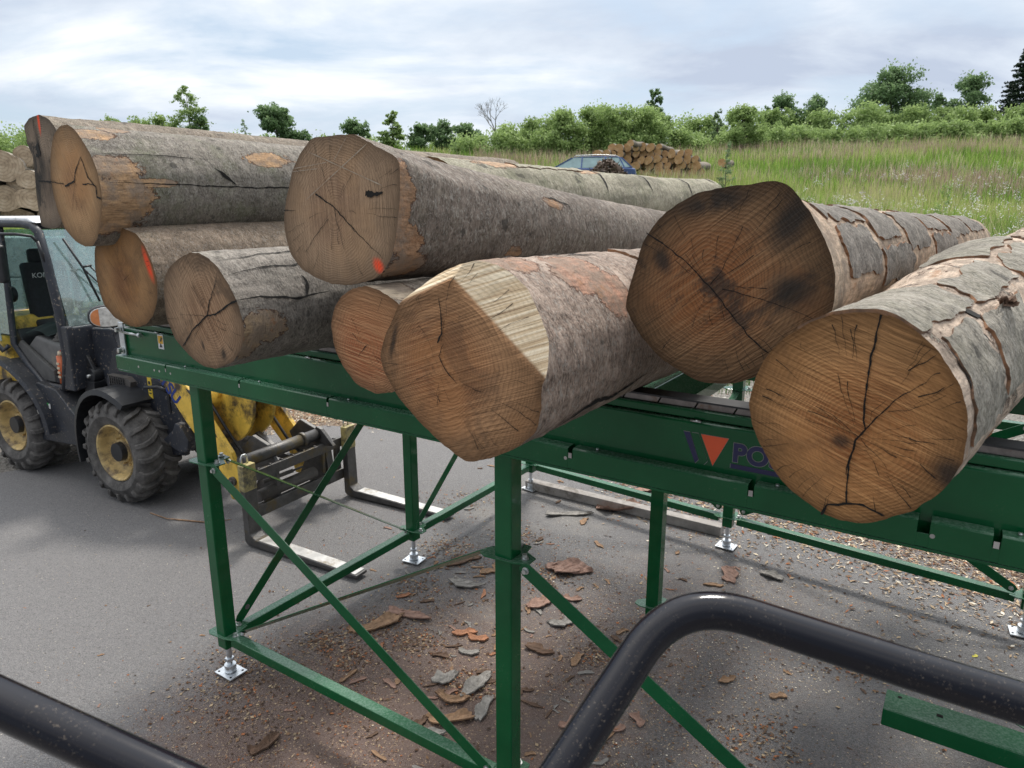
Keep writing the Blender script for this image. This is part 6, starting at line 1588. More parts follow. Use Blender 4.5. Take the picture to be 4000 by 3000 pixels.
tree('small light green tree left of the bushy one, above the long grey log', 232, 252, 55, 76, 'leaf_mid', 1700, 0.14, 34, 'bush', TG)
tree('dark dense tree standing alone on the skyline left of the thick flared log', 592, 228, 60, 92, 'leaf_dark', 3800, 0.16, 35, 'round', TG)
tree('thin pale half-bare young tree beside the dark dense one', 527, 258, 60, 30, 'leaf_pale', 300, 0.10, 36, 'tall', TG, trunk_r=0.05)
tree('low dark shrub trailing right of the dark dense tree', 645, 280, 60, 66, 'leaf_dark', 1300, 0.14, 37, 'bush', TG)
tree('rounded dark tree directly above the thick flared log', 768, 260, 62, 80, 'leaf_dark', 2600, 0.16, 38, 'bush', TG)
tree('upright open-crowned tree right of the rounded dark one', 846, 243, 62, 62, 'leaf_mid', 2000, 0.15, 39, 'tall', TG)
for k_, (vx, vt, wv, mt, nm) in enumerate([(905, 268, 60, 'leaf_dark', 'first'), (955, 262, 56, 'leaf_dark', 'second'), (1010, 268, 66, 'leaf_dark', 'third')]):
    tree('dark green bush in the low hedge before the bare tree, %s from the left' % nm, vx, vt, 62, wv + 14, 'leaf_dark', 2000, 0.16, 40 + k_, 'bush', 'hedge bushes left of the bare tree', 'bush', cat='bush')
tree('bare grey leafless tree on the skyline left of the bushy mound', 1070, 226, 66, 60, kind='bare', seed=9, group=TG, trunk_r=0.11)
tree('narrow dark tree rising above the right end of the bushy mound', 1416, 192, 58, 58, 'leaf_dark', 2400, 0.16, 45, 'tall', TG)
tree('bright green willow-like bush standing before the hedge, right of the far log pile', 1610, 226, 54, 92, 'leaf_mid', 3600, 0.13, 46, 'bush', TG)
tree('dark broad tree above the hedge, right of the willow-like bush', 1690, 205, 66, 90, 'leaf_dark', 3000, 0.17, 47, 'round', TG)
tree('dark spreading tree between the broad one and the large round tree', 1765, 208, 66, 84, 'leaf_dark', 2600, 0.17, 48, 'round', TG)
tree('largest round tree, dark green, high on the right skyline', 1935, 146, 68, 150, 'leaf_dark', 7500, 0.18, 49, 'round', TG)
tree('lighter airy tree between the largest round tree and the conifer', 2098, 163, 68, 104, 'leaf_dark', 3200, 0.17, 50, 'round', TG)
tree('tall dark conifer cut by the right edge of the picture', 2225, 80, 66, 120, 'needle', 7000, 0.16, 51, 'conifer', TG)
tree('small dark tree in the gap left of the airy tree', 2030, 205, 69, 46, 'leaf_dark', 1400, 0.16, 52, 'bush', TG)
tree('slim light tree sticking out of the hedge left of the willow-like bush', 1552, 240, 60, 40, 'leaf_pale', 900, 0.13, 53, 'tall', TG)
tree('grey-green young poplar sapling in the meadow beside the far log pile', 1572, 306, 26, 44, 'leaf_pale', 1300, 0.035, 54, 'tall', None, 'sapling', trunk_r=0.02)
tree('yellow-green weed shrub standing among the white flowers', 2045, 400, 15.5, 70, 'leaf_mid', 1500, 0.022, 55, 'tall', None, 'shrub', cat='shrub', trunk_r=0.01)
# bushy mound, hedge band: reads as one mass
def mass(name, label, outline, d, depth, n, leaf, mat, seed):
    """outline: list of (vx, vtop) crest points; fills down to the ground with lobes"""
    r = random.Random(seed); blobs = []
    for i_ in range(len(outline) - 1):
        (x0, t0), (x1, t1) = outline[i_], outline[i_ + 1]
        steps = max(1, int(abs(x1 - x0) / 22))
        for k_ in range(steps):
            f_ = (k_ + r.random()) / steps; vx = x0 + (x1 - x0) * f_; vt = t0 + (t1 - t0) * f_
            dd = d + r.uniform(0, depth); P = px_at(vx, vt, dd); zb = tz(P[0], dd)
            rr_ = r.uniform(0.45, 1.15)
            z = P[2] - rr_ * 0.7
            while z > zb - 0.4:
                blobs.append((P[0] + r.uniform(-.6, .6), dd - (P[2] - z) * 0.5, z, rr_, rr_, rr_ * 0.75)); z -= rr_ * 1.05
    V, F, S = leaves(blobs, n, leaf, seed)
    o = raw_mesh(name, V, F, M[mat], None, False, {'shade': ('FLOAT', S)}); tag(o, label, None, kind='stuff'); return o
mass('undergrowth', 'bushy green mound of brambles and shrubs behind the far car', [(1000, 302), (1060, 290), (1120, 268), (1180, 252), (1250, 236), (1320, 234), (1400, 236), (1450, 252), (1490, 285), (1530, 312)], 50, 7, 70000, 0.105, 'leaf_mid', 61)
mass('undergrowth', 'long green hedge band below the skyline trees on the right', [(1470, 262), (1560, 250), (1640, 240), (1720, 236), (1800, 246), (1880, 225), (1960, 232), (2040, 236), (2120, 234), (2260, 230)], 62, 4, 60000, 0.12, 'leaf_mid', 62)
mass('undergrowth', 'darker lower hedge edge along the top of the meadow', [(1480, 292), (1600, 285), (1700, 275), (1800, 280), (1900, 272), (2000, 268), (2100, 262), (2260, 258)], 57, 3, 40000, 0.12, 'leaf_mid', 63)
mass('undergrowth', 'light green scrub behind the stacked logs at the far left', [(-80, 280), (-20, 290), (30, 278), (90, 286), (150, 275), (210, 282)], 40, 4, 16000, 0.09, 'leaf_mid', 64)
mass('undergrowth', 'low scrub line far behind the upper logs', [(150, 284), (300, 290), (500, 292), (700, 295), (900, 290), (1060, 292)], 66, 4, 20000, 0.12, 'leaf_mid', 65)

# ================================================================== background logs
bark_far = plain('far_log_bark', (0.17, 0.145, 0.115), 0.9, 0, 0.45, 4, (0.30, 0.24, 0.18), 0.5, kind='World')
bark_pale = plain('pale_split_bark', (0.27, 0.235, 0.195), 0.9, 0, 0.4, 5, (0.42, 0.38, 0.32), 0.5, 0.01, kind='World')
def m_end(name, a_, b_, c_):
    t = NT(name, 0.85, 0, 0.2); v = t.coord('Object')
    n = t.noise(v, 6, 6, 0.7); c = t.ramp(n, [(0.3, a_), (0.5, b_), (0.7, c_)])
    ln = t.node('ShaderNodeVectorMath', operation='LENGTH'); t.l.new(t.node('ShaderNodeTexCoord').outputs['Object'], ln.inputs[0])
    wv = t.math('SINE', t.math('MULTIPLY', t.math('ADD', ln.outputs['Value'], t.math('MULTIPLY', n, 0.1)), 130.0))
    c = t.mix(t.smooth(wv, 0.3, 1, 0, 0.3), c, tuple(x * 0.45 for x in a_))
    return t.out(c)
end_or = m_end('fresh_orange_cut', (0.34, 0.19, 0.09), (0.52, 0.31, 0.15), (0.62, 0.42, 0.24))
end_pale = m_end('pale_weathered_cut', (0.20, 0.15, 0.10), (0.42, 0.33, 0.23), (0.56, 0.47, 0.35))
def simple_log(label, group, P, axis, L, r_, mats, seed, squash=1.0, seg=28):
    r = random.Random(seed); ax_ = Vector(axis).normalized(); s_ = ax_.cross(Vector((0, 0, 1))).normalized(); u_ = s_.cross(ax_)
    root = bpy.data.objects.new('stacked_log', None)
    rr_ = [r_ * (1 + 0.10 * math.sin(2 * t_ + seed) + 0.05 * math.sin(3 * t_ + seed * 2) + r.uniform(-.02, .02)) for t_ in np.linspace(0, 2 * PI, seg, endpoint=False)]
    P = Vector(P)
    C.objects.link(root); root.location = P; tag(root, label, 'log', group)
    vs = []; m = 6
    for k_ in range(m + 1):
        f_ = k_ / m; wob = Vector((0, 0, 1)) * 0.03 * math.sin(f_ * 5 + seed) * (f_ > 0)
        for i_ in range(seg):
            t_ = 2 * PI * i_ / seg
            q_ = rr_[i_] * (1 - 0.15 * f_) * (1 + 0.04 * math.sin(7 * f_ + i_))
            vs.append(ax_ * L * f_ + s_ * math.cos(t_) * q_ + u_ * math.sin(t_) * q_ * squash + wob)
    mb = MB(); mb.add(vs, [(k_ * seg + i_, k_ * seg + (i_ + 1) % seg, (k_ + 1) * seg + (i_ + 1) % seg, (k_ + 1) * seg + i_) for k_ in range(m) for i_ in range(seg)], 0, True)
    mb.build('bark', mats[0], root)
    mb = MB(); mb.add(vs[:seg], [tuple(range(seg))[::-1]]); mb.build('cut_end', mats[1], root)
    mb = MB(); mb.add(vs[-seg:], [tuple(range(seg))]); mb.build('far_cut_end', mats[1], root)
    return root
# far pile: cut ends facing the camera, by the car
r = random.Random(5); k_ = 0
fd = 34.5
pile = []
crest = [(1270, 326), (1290, 318), (1340, 312), (1375, 306), (1410, 314), (1450, 316), (1490, 322), (1520, 340)]
def crest_at(vx): return float(np.interp(vx, [c[0] for c in crest], [c[1] for c in crest]))
row = 0; v_y = 372
while v_y > 305:
    vx = 1282 + (row % 2) * 8
    while vx < 1516 - row * 6:
        rad_v = r.uniform(6.0, 9.5)
        if v_y - rad_v > crest_at(vx) - 4: pile.append((vx, v_y + r.uniform(-2, 2), rad_v))
        vx += rad_v * 2.0 + r.uniform(-1, 2)
    v_y -= 13.5; row += 1
for vx, vy, rv in pile:
    d_ = fd + r.uniform(-0.35, 0.35); P = px_at(vx, vy, d_); rad_ = rv * d_ / (FPX * 0.553)
    simple_log('small log with a pale orange cut end in the far pile behind the blue car', 'logs in the far pile beside the car', P, (0.35 + r.uniform(-.12, .12), 1, 0.03), 3.0, rad_, (bark_far, end_or), k_, seg=14); k_ += 1
# a few logs lying loose at the right of the far pile and one on top at the left
for vx, vy, rv, lb in [(1362, 309, 7, 'far log with a bright cut end jutting out at the pile\'s top left'), (1560, 352, 9, 'low grey log lying on the ground right of the far pile')]:
    P = px_at(vx, vy, 33.8); simple_log(lb, None, P, (0.55, 0.83, 0.0), 1.3, rv * 33.8 / (FPX * 0.553), (bark_far, end_or), k_, seg=14); k_ += 1
# heap of bark mulch in front of the car
hv = []; hf = []; nn_ = 30
Pm = px_at(1312, 368, 27.5); gz = tz(Pm[0], 27.5)
top_h = px_at(1312, 346, 27.5)[2] - gz
r2_ = np.random.default_rng(8); nq = 2600
ang = r2_.uniform(0, 2 * PI, nq); rad_ = np.sqrt(r2_.random(nq)) * 1.15; hz = top_h * np.clip(1 - (rad_ / 1.2) ** 1.6, 0, 1) + r2_.normal(0, 0.03, nq)
cx_ = np.stack([Pm[0] + np.cos(ang) * rad_ * 1.1, 27.5 + np.sin(ang) * rad_, gz + hz], -1)
a_ = r2_.normal(0, 1, (nq, 3)) * 0.075; b_ = r2_.normal(0, 1, (nq, 3)) * 0.03
HV = np.stack([cx_ - a_, cx_ - b_, cx_ + a_, cx_ + b_], 1).reshape(-1, 3); colr = np.array([(0.10, 0.07, 0.055), (0.20, 0.15, 0.12), (0.34, 0.28, 0.24)])[r2_.integers(0, 3, nq)]
o = raw_mesh('bark_heap', HV, np.arange(len(HV)).reshape(-1, 4), M['chips'], None, False, {'tint': ('FLOAT_COLOR', np.concatenate([np.repeat(colr, 4, 0), np.ones((nq * 4, 1))], 1))}); tag(o, 'heap of shredded brown bark in front of the far blue car', 'bark heap')

# left stack behind the loader: close enough to see each end
stack = [  # view x, view y, radius in view px, squash
 (2, 357, 42, 0.72, 'pale oblong log end at the left picture edge, topmost of the stack'), (52, 338, 24, 0.8, 'grey squared log on top of the left stack, beside the weathered upper log'),
 (60, 388, 24, 0.7, 'dark shaded log lying second from the top of the left stack'), (34, 397, 18, 1.0, 'small round pale log end between two larger ones in the left stack'),
 (8, 430, 36, 0.8, 'cracked tan log end at the left picture edge, in the middle of the stack'), (68, 430, 28, 0.9, 'greyish brown rough log end at mid height of the left stack'),
 (40, 467, 30, 0.5, 'mottled flat log low in the left stack, just above the loader roof'), (-60, 380, 40, 0.9, 'log at the outer left of the stack, upper row'), (-62, 445, 36, 0.9, 'log at the outer left of the stack, middle row'),
 (110, 468, 26, 0.8, 'log low in the left stack half hidden by the loader roof'), (105, 390, 26, 0.9, 'log of the left stack behind the weathered upper log')]
for q_, (vx, vy, rv, sq, lb) in enumerate(stack[:7] + stack[7:10]):
    d_ = 11.6 + 0.25 * math.sin(q_ * 2.3); P = px_at(vx, vy, d_); rd = rv * d_ / (FPX * 0.553)
    lo = simple_log(lb, None, P, (-0.25 + 0.1 * math.sin(q_), 1, 0), 2.6, rd, (bark_pale, end_pale), q_ + 60, sq, 34)
# concrete block wall under the stack and in the cab windows
cm = plain('weathered_concrete', (0.46, 0.45, 0.42), 0.9, 0, 0.18, 3, (0.24, 0.23, 0.20), 0.5, 0.008, kind='World')
wl = empty('block_wall', (-7.6, 10.4, 0), 'pale concrete block wall carrying the stack of logs behind the loader', 'wall')
for rw in range(4):
    for k_ in range(7):
        x0 = -3.6 + k_ * 1.02 + (0.5 if rw % 2 else 0)
        mb = MB(); mb.box((x0 + 0.5, 0.25, 0.29 + rw * 0.58), (1.0, 0.5 + 0.02 * ((k_ * 7 + rw) % 3), 0.565))
        mb.build('block', cm, wl, bevel=0.02)

# ================================================================== far blue estate car
car = empty('parked_car', (0, 0, 0), 'dark blue estate car parked before the far log pile, roof rails showing above the logs', 'car')
cd_ = 31.5; Pc_ = px_at(1258, 338, cd_); car.location = (Pc_[0] + 0.05, cd_, tz(Pc_[0], cd_) - 0.02)
roofz = Pc_[2] - car.location.z
car.location.z = Pc_[2] - 1.50
car.rotation_euler = (0, 0, R(-10))
cblue = plain('blue_car_paint', (0.075, 0.12, 0.26), 0.25, 0.3, 0.1, 2)
# side profile (x along the car, z up)
body = [(-2.3, 0.35), (-2.32, 0.62), (-2.22, 0.80), (-1.55, 0.92), (-1.15, 0.97), (1.85, 1.0), (2.18, 0.96), (2.28, 0.62), (2.22, 0.32)]
mb = MB(); mb.prism(body, (1, 0, 0), (0, 0, 1), (0, -0.86, 0), (0, 1.72, 0)); mb.build('body', cblue, car, bevel=0.06, seg=3)
def greenhouse(mb, pts, y0, y1, inset):
    pass
gh0 = [(-1.20, 0.98), (-0.40, 1.40), (-0.15, 1.44), (1.45, 1.42), (1.62, 1.38), (2.05, 1.02)]
vs = []
for sgn in (-1, 1):
    for x_, z_ in gh0: vs.append((x_, sgn * (0.80 - 0.22 * (z_ - 0.98) / 0.45), z_))
n_ = len(gh0)
mb = MB(); mb.add(vs, [tuple(range(n_)), tuple(range(n_, 2 * n_))[::-1]] + [(i_, (i_ + 1) % n_, n_ + (i_ + 1) % n_, n_ + i_) for i_ in range(n_)]); mb.build('cabin', M['glass_dark'] if 'glass_dark' in M else plain('tinted_car_glass', (0.26, 0.37, 0.38), 0.06, 0.1, 0.25, 2), car)
mb = MB(); mb.prism([(-0.46, 1.405), (-0.15, 1.455), (0.6, 1.475), (1.45, 1.445), (1.66, 1.39), (1.45, 1.40), (-0.15, 1.415)], (1, 0, 0), (0, 0, 1), (0, -0.60, 0), (0, 1.20, 0)); mb.build('roof', cblue, car, bevel=0.02)
for sgn in (-1, 1):
    mb = MB()
    for (a_, b_) in (((-1.20, 0.98), (-0.42, 1.41)), ((-0.02, 0.98), (0.0, 1.43)), ((0.98, 0.98), (0.95, 1.44)), ((1.75, 1.0), (1.52, 1.41)), ((2.05, 1.0), (1.60, 1.41))):
        def yy(z_): return sgn * (0.805 - 0.22 * (z_ - 0.98) / 0.45)
        mb.bar((a_[0], yy(a_[1]), a_[1]), (b_[0], yy(b_[1]), b_[1]), 0.05, 0.05, (0, 1, 0))
    mb.build('window_pillar', cblue, car)
    mb = MB(); mb.tube([(-0.35, sgn * 0.56, 1.44), (-0.25, sgn * 0.57, 1.50), (0.6, sgn * 0.575, 1.525), (1.35, sgn * 0.57, 1.49), (1.5, sgn * 0.56, 1.43)], 0.018, 8); mb.build('roof_rail', M['bolt'], car)
    for xw in (-1.42, 1.35):
        mb = MB(); mb.cyl((xw, sgn * 0.68, 0.31), (xw, sgn * 0.88, 0.31), 0.31, seg=28); wo = mb.build('wheel', M['black'], car, bevel=0.03)
        mb = MB(); mb.cyl((xw, sgn * 0.86, 0.31), (xw, sgn * 0.885, 0.31), 0.20, seg=20); mb.build('rim', M['bolt'], wo)
for y_ in (0.6, -0.6):
    mb = MB(); mb.box((-2.27, y_, 0.70), (0.08, 0.3, 0.14)); mb.build('headlight', M['clear'], car)

# ================================================================== bark pieces on the asphalt
bark_in = plain('bark_inner_side', (0.27, 0.165, 0.095), 0.85, 0, 0.4, 25, (0.13, 0.07, 0.04), 0.5)
bark_or = plain('bark_orange_side', (0.32, 0.145, 0.075), 0.85, 0, 0.35, 25, (0.15, 0.07, 0.04), 0.4)
bark_gr = plain('bark_grey_side', (0.24, 0.225, 0.205), 0.85, 0, 0.35, 25, (0.10, 0.085, 0.07), 0.5)
bark_br = plain('bark_dark_brown', (0.115, 0.068, 0.043), 0.9, 0, 0.4, 25, (0.05, 0.03, 0.02), 0.5)
bark_pi = plain('bark_pinkish_brown', (0.27, 0.165, 0.125), 0.85, 0, 0.35, 25, (0.14, 0.08, 0.06), 0.5)
def flake_mesh(seed, L, Wd, curl, mat, thick=0.010, na=14, nb=6, ragged=0.35):
    r = random.Random(seed); vs = []
    e0 = [r.uniform(1 - ragged, 1) for _ in range(na)]; e1 = [r.uniform(1 - ragged, 1) for _ in range(na)]
    ta, tb_ = r.uniform(0.15, 0.9), r.uniform(0.15, 0.9); lo_, hi_ = r.uniform(-1, 1), r.uniform(-1, 1); bow = r.uniform(-0.35, 0.35)
    for q_ in range(1, na):
        e0[q_] = e0[q_] * 0.45 + e0[q_ - 1] * 0.55; e1[q_] = e1[q_] * 0.45 + e1[q_ - 1] * 0.55
    skew = r.uniform(-.5, .5); tw = r.uniform(-.5, .5)
    for i_ in range(na):
        t_ = i_ / (na - 1) * 2 - 1; env = min(1.0, ta + (t_ + 1) * 1.6, tb_ + (1 - t_) * 1.6) * (0.8 + 0.2 * math.sin(t_ * 5 + seed))
        for j_ in range(nb):
            s_ = j_ / (nb - 1) * 2 - 1
            wv = s_ * Wd / 2 * env * (e0[i_] if s_ < 0 else e1[i_])
            x_ = t_ * L / 2 + skew * wv + r.uniform(-.035, .035) * L + (lo_ * s_ * 0.08 * L if t_ < 0 else hi_ * s_ * 0.08 * L); yb = bow * Wd * (t_ * t_); z_ = curl * (wv / (Wd / 2)) ** 2 * Wd * 0.5 + 0.10 * L * tw * t_ * s_ * 0.3 + 0.035 * L * (t_ ** 2) * (1 if seed % 2 else -0.2) + r.uniform(-1, 1) * 0.03 * Wd
            vs.append((x_, wv + yb, z_ + 0.004))
    fs = [(i_ * nb + j_, i_ * nb + j_ + 1, (i_ + 1) * nb + j_ + 1, (i_ + 1) * nb + j_) for i_ in range(na - 1) for j_ in range(nb - 1)]
    n_ = len(vs); vs2 = vs + [(x_, y_, z_ + thick) for x_, y_, z_ in vs]
    fs2 = [f_[::-1] for f_ in fs] + [tuple(a_ + n_ for a_ in f_) for f_ in fs]
    rim_ = [i_ * nb for i_ in range(na)] + [(na - 1) * nb + j_ for j_ in range(1, nb)] + [i_ * nb + nb - 1 for i_ in range(na - 2, -1, -1)] + [j_ for j_ in range(nb - 2, 0, -1)]
    for a_, b_ in zip(rim_, rim_[1:] + rim_[:1]): fs2.append((a_, b_, b_ + n_, a_ + n_))
    zmin = min(v_[2] for v_ in vs2); vs2 = [(a_, b_, c_ - zmin) for a_, b_, c_ in vs2]
    me = bpy.data.meshes.new('bark_piece'); me.from_pydata(vs2, [], fs2); me.materials.append(mat)
    bm = bmesh.new(); bm.from_mesh(me); bmesh.ops.recalc_face_normals(bm, faces=bm.faces); bm.to_mesh(me); bm.free()
    return me
def put_flake(me, P, rz, label, group=None, sc=1.0, tilt=(0, 0)):
    o = bpy.data.objects.new('bark_piece', me); C.objects.link(o); o.location = P; o.rotation_euler = (tilt[0], tilt[1], rz); o.scale = (sc, sc, sc)
    return tag(o, label, 'bark', group)
def gv(vx, vy, z=0.006): return Vector(ground_at(vx * 4000 / 2212, vy * 4000 / 2212, z))
# the pieces that show largest, one by one: view x, view y, length, width, angle deg, curl, material, label
big = [
 (820, 1352, 0.26, 0.10, 35, 0.35, bark_in, 'long tan bark slab crossing another under the rack, left of the middle leg'),
 (885, 1330, 0.22, 0.07, -20, 0.3, bark_pi, 'brown curved bark slab leaning on the long tan one'),
 (1228, 1232, 0.24, 0.19, -15, 0.25, bark_pi, 'broad rounded reddish brown bark sheet right of the middle leg'),
 (1168, 1306, 0.15, 0.10, 30, 0.3, bark_pi, 'ragged pinkish bark piece below the broad reddish sheet'),
 (1214, 1350, 0.11, 0.07, 20, 0.35, bark_gr, 'curled grey-pink bark piece in front of the ragged pinkish one'),
 (1165, 1408, 0.12, 0.06, -40, 0.3, bark_br, 'brown bark piece under the brace of the right bay'),
 (1340, 1103, 0.30, 0.17, -8, 0.8, bark_pi, 'large curled reddish bark sheet near the far rail, centre'),
 (1230, 1112, 0.30, 0.06, 4, 0.2, bark_gr, 'long mossy grey bark strip near the far rail'),
 (966, 1470, 0.10, 0.09, 10, 0.3, bark_gr, 'pale grey bark chip in front of the middle leg, on the left'),
 (1030, 1482, 0.17, 0.08, 55, 0.5, bark_gr, 'tall curled grey bark piece hard against the left side of the middle leg'),
 (1045, 1530, 0.14, 0.06, 70, 0.5, bark_gr, 'upright grey-brown curl of bark below the tall curled one'),
 (975, 1515, 0.13, 0.065, -10, 0.5, bark_in, 'brown bark curl just left of the upright grey-brown one'),
 (975, 1556, 0.16, 0.07, 12, 0.5, bark_in, 'tan ragged bark piece low by the diagonal brace'),
 (915, 1588, 0.17, 0.05, -6, 0.3, bark_gr, 'smooth grey elongated bark piece beside the lower front rail'),
 (578, 1612, 0.12, 0.05, 55, 0.8, bark_br, 'dark rolled bark piece alone at the bottom left of the rack'),
 (1003, 1266, 0.17, 0.08, -25, 0.3, bark_gr, 'lilac-grey triangular bark flake under the mid-height tie bar'),
 (1000, 1212, 0.20, 0.09, 30, 0.2, bark_br, 'dark heap-like bark slab behind the middle leg'),
 (1004, 1368, 0.10, 0.05, 15, 0.2, bark_or, 'bright orange bark chip left of the middle leg'),
 (1032, 1382, 0.09, 0.05, -8, 0.2, bark_or, 'second orange bark chip, nearer the middle leg'),
 (1012, 1412, 0.09, 0.04, -10, 0.2, bark_gr, 'grey chip right below the orange bark chips'),
 (1576, 1242, 0.16, 0.10, 70, 0.25, bark_pi, 'pinkish triangular bark piece on open asphalt right of the tallest back leg'),
 (1667, 1246, 0.12, 0.08, -40, 0.6, bark_gr, 'grey-green curled bark leaf on open asphalt'),
 (1540, 1265, 0.09, 0.03, -15, 0.3, bark_in, 'small tan sliver left of the grey-green curled leaf'),
 (1060, 1235, 0.12, 0.06, 10, 0.2, bark_in, 'tan bark flake against the back of the middle leg'),
 (1680, 1505, 0.07, 0.035, 5, 0.2, bark_in, 'squarish brown chip in front of the railing, right of centre'),
 (1385, 1062, 0.2, 0.1, 20, 0.4, bark_pi, 'reddish bark sheet just under the far rail'),
 (600, 1005, 0.0, 0.0, 0, 0, None, ''),
]
for q_, (vx, vy, L_, W_, an, cu_, mt, lb) in enumerate(big):
    if mt is None: continue
    put_flake(flake_mesh(100 + q_, L_ * 1.45, W_ * 1.6, cu_, mt), gv(vx, vy), R(an) , lb)
variants = [flake_mesh(200 + k_, random.uniform(0.05, 0.10), random.uniform(0.02, 0.05), random.uniform(0.1, 0.6), [bark_in, bark_br, bark_or, bark_gr, bark_br, bark_pi, bark_in][k_ % 7], 0.004, 9, 4) for k_ in range(21)]
sub = {'under': ('small brown bark flake on the asphalt under the green rack', 'bark flakes under the rack'),
       'right': ('small brown bark flake on the open asphalt right of the rack legs', 'bark flakes on the open asphalt at the right'),
       'left': ('small bark crumb on the asphalt left of the rack', 'bark crumbs left of the rack'),
       'far': ('bark scrap on the ground beyond the far rail', 'bark scraps beyond the far rail')}
r = random.Random(77)
def scatter(n, key, cxy, spread, smin, smax):
    for _ in range(n):
        for _t in range(30):
            x_ = r.gauss(cxy[0], spread[0]); y_ = r.gauss(cxy[1], spread[1])
            if 1.0 < y_ < float(bound(x_)) + (1.2 if key == 'far' else -0.15): break
        put_flake(variants[r.randrange(21)], (x_, y_, 0.0065 if y_ < bound(x_) else 0.004), r.uniform(0, 2 * PI), sub[key][0], sub[key][1], r.uniform(smin, smax))
scatter(175, 'under', (-0.15, 3.8), (0.55, 1.0), 0.3, 1.7)
scatter(45, 'under', (0.7, 4.8), (0.9, 0.9), 0.3, 1.0)
scatter(55, 'right', (1.7, 3.2), (0.9, 0.9), 0.25, 0.8)
scatter(22, 'left', (-1.9, 3.3), (0.8, 0.8), 0.25, 0.6)
scatter(50, 'far', (2.6, 7.4), (1.6, 0.8), 0.5, 1.5)
# uncountable chips
def chips(name, label, n, fx, seed, size, cols, z=0.008, el=(0.25, 0.8)):
    rr2 = np.random.default_rng(seed); x, y = fx(rr2, n); n = len(x)
    s = size * rr2.uniform(0.35, 1.3, n); a = rr2.uniform(0, 2 * PI, n); el = rr2.uniform(el[0], el[1], n)
    A = np.stack([np.cos(a), np.sin(a), rr2.uniform(-.25, .25, n)], -1) * s[:, None]; B = np.stack([-np.sin(a), np.cos(a), rr2.uniform(-.2, .3, n)], -1) * (s * el)[:, None]
    z0 = np.where(y > bound(x), np.maximum(terr(x, y), 0), z)
    P = np.stack([x, y, z0 + s * 0.25], -1)
    V = np.stack([P - A, P - B, P + A, P + B], 1).reshape(-1, 3); c = np.array(cols)[rr2.integers(0, len(cols), n)] * rr2.uniform(0.7, 1.2, (n, 1))
    col = np.concatenate([np.repeat(c, 4, 0), np.ones((n * 4, 1))], 1)
    o = raw_mesh(name, V, np.arange(n * 4).reshape(-1, 4), M['chips'], None, False, {'tint': ('FLOAT_COLOR', col)}); tag(o, label, None, kind='stuff')
CB = [(0.10, 0.055, 0.033), (0.20, 0.12, 0.07), (0.30, 0.12, 0.055), (0.07, 0.045, 0.032), (0.40, 0.30, 0.19)]
CP = [(0.55, 0.46, 0.34), (0.42, 0.32, 0.21), (0.30, 0.20, 0.12), (0.62, 0.56, 0.46)]
def clumped(cx_, cy_, sx, sy, thr):
    def f(q, n):
        x = q.normal(cx_, sx, n * 2); y = q.normal(cy_, sy, n * 2); k = (fbm(np.stack([x * 2.4, y * 2.4, 0 * x], -1), 3) + q.random(n * 2) * 0.25 > thr) & (y < bound(x) - 0.05) & (y > 1.0)
        return x[k], y[k]
    return f
chips('bark_crumbs', 'fine brown bark crumbs lying in drifts under the rack', 6500, clumped(-0.1, 3.8, 0.9, 1.2, 0.12), 1, 0.0065, CB)
chips('bark_crumbs', 'brown bark dust crumbs at the lower left of the rack', 3500, clumped(-1.1, 2.9, 0.7, 0.6, 0.12), 2, 0.0045, CB)
chips('sawdust_chips', 'pale sawdust chips over the open asphalt at the right', 7000, clumped(1.8, 3.6, 1.1, 1.6, 0.02), 3, 0.006, CP)
chips('sawdust_chips', 'pale specks of sawdust spread over the whole yard', 5000, lambda q, n: (q.uniform(-4, 4, n), q.uniform(1.2, 6.5, n)), 4, 0.004, CP)
def edge(q, n):
    x = q.uniform(-3.2, 7.5, n); y = bound(x) + q.normal(0, 0.8, n) * np.where(x < 0.8, 0.35, 1.0) - np.clip(x, 0, 3) * 0.12 + (x < 0.8) * 0.5; return x, y
chips('chip_litter', 'thick litter of pale splinters and bark along the far edge of the asphalt', 62000, edge, 5, 0.022, CP + CB + [(0.20, 0.14, 0.095), (0.12, 0.085, 0.06), (0.34, 0.25, 0.17)], el=(0.10, 0.45))
def gravel(q, n):
    x = q.uniform(-7, 7, n); y = q.uniform(7.5, 12.2, n); k = y > bound(x) + 0.2; return x[k], y[k]
chips('gravel', 'loose grey gravel stones between the asphalt and the meadow', 9000, gravel, 6, 0.022, [(0.25, 0.24, 0.22), (0.38, 0.36, 0.33), (0.12, 0.11, 0.10), (0.5, 0.48, 0.45), (0.30, 0.14, 0.09)])
def drifts(q, n):
    cs = np.array([(gv(*p).x, gv(*p).y, w_) for p, w_ in [((900, 1390), .10), ((830, 1350), .12), ((700, 1385), .09), ((1000, 1210), .13), ((960, 1180), .12), ((1190, 1240), .10), ((900, 1270), .12), ((1300, 1420), .10), ((620, 1560), .16), ((480, 1500), .18), ((1010, 1480), .10), ((1850, 1440), .12), ((1640, 1600), .14), ((540, 1430), .12), ((1000, 1080), .2), ((760, 1420), .10), ((1120, 1160), .12)]])
    k = q.integers(0, len(cs), n); x = cs[k, 0] + q.normal(0, 1, n) * cs[k, 2]; y = cs[k, 1] + q.normal(0, 1, n) * cs[k, 2] * 0.8
    ok = (y > 0.9) & (y < bound(x) - 0.05); return x[ok], y[ok]
chips('bark_drifts', 'small drifts of broken bark crumbs and splinters under and around the rack', 5000, drifts, 11, 0.011, CB + [(0.15, 0.10, 0.07), (0.32, 0.24, 0.16)])
def long_bits(q, n):
    x = q.normal(0.5, 1.4, n); y = q.normal(3.8, 1.4, n); ok = (y > 1.0) & (y < bound(x) - 0.05); return x[ok], y[ok]
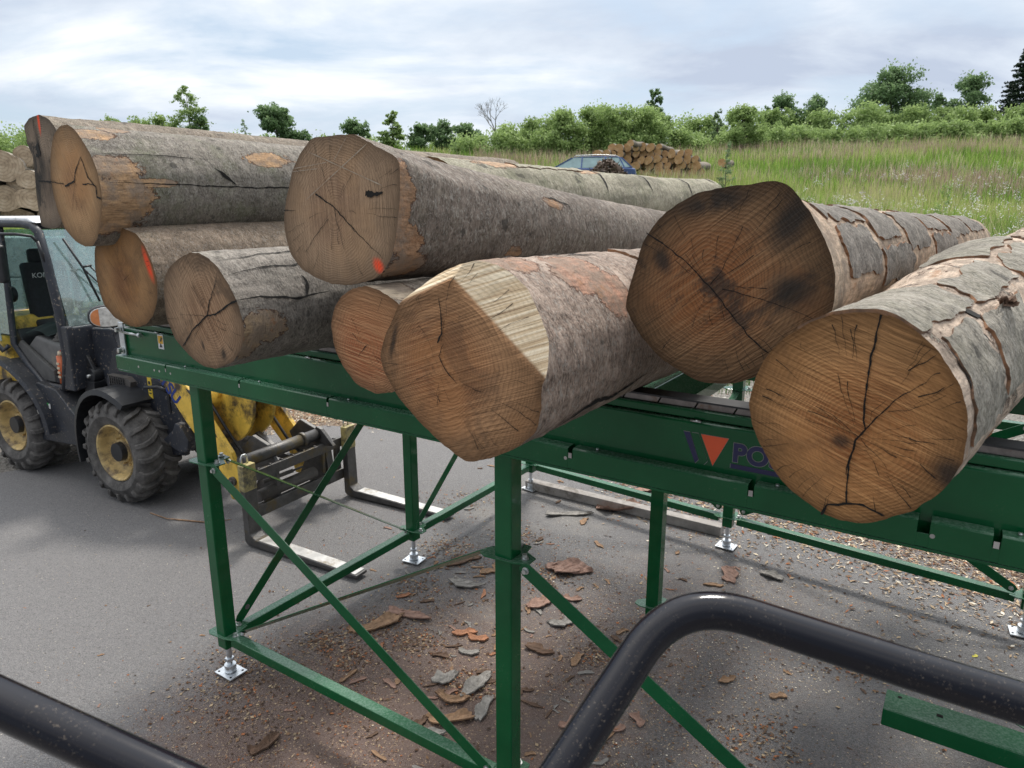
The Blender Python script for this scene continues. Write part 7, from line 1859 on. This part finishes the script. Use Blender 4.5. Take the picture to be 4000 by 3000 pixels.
chips('bark_slivers', 'scattered dark bark slivers over the asphalt', 1500, long_bits, 12, 0.012, CB)
# grey plank lying along the far rail
A_ = gv(1140, 1048, 0.03); B_ = gv(1560, 1150, 0.03)
tb = empty('timber_plank', A_, 'long weathered grey plank lying on the ground along the far rail', 'plank')
tb.location.z = 0.006
mb = MB(); mb.bar((0, 0, 0.045), (B_.x - A_.x, B_.y - A_.y, 0.045), 0.10, 0.085); mb.build('plank', plain('weathered_grey_wood', (0.30, 0.275, 0.255), 0.85, 0, 0.3, 9, (0.14, 0.12, 0.10), 0.4), tb, bevel=0.006)
# thin dry twig in front of the loader wheel
tw = [gv(325, 1108, 0.012), gv(360, 1120, 0.02), (gv(400, 1124, 0.012)), gv(445, 1128, 0.018), gv(500, 1122, 0.012)]
t_o = empty('twig', tw[0], 'long thin dry twig on the asphalt in front of the loader wheel', 'twig'); t_o.location.z = 0.0
mb = MB(); mb.tube([p - Vector((tw[0].x, tw[0].y, 0)) for p in tw], [0.006, 0.005, 0.008, 0.006, 0.003], 7); mb.build('stem', bark_in, t_o)
# a small yellow leaf
lf = flake_mesh(990, 0.045, 0.03, 0.4, plain('yellow_leaf', (0.55, 0.50, 0.06), 0.6), 0.0015, 7, 4); o = put_flake(lf, gv(2108, 1418), 0.6, 'small yellow leaf on the asphalt at the right'); o.name = 'fallen_leaf'; o['category'] = 'leaf'
# bark flap and knot tuft on the big logs
L = LOGS['F']; P = Vector(L['surf'](0.50, 50, 0.0)) + L['root'].location
mb = MB(); r3 = random.Random(4)
for k_ in range(26):
    d_ = Vector((r3.uniform(-1, 1), r3.uniform(-1, 1), r3.uniform(0.0, 1.0))).normalized() * r3.uniform(0.012, 0.028); e_ = Vector((r3.uniform(-1, 1), r3.uniform(-1, 1), r3.uniform(-1, 1))) * 0.010
    c_ = Vector((r3.uniform(-.012, .012), r3.uniform(-.012, .012), 0.0))
    mb.add([c_ - e_, c_ + e_, c_ + d_ + e_ * 0.8, c_ + d_ - e_ * 0.8], [(0, 1, 2, 3)])
mb.build('bark_tuft', bark_br, L['root'], loc=Vector(L['surf'](0.50, 50, 0.0)))
scene.render.engine = 'CYCLES'
scene.cycles.use_denoising = True
scene.cycles.max_bounces = 6
scene.cycles.transparent_max_bounces = 8
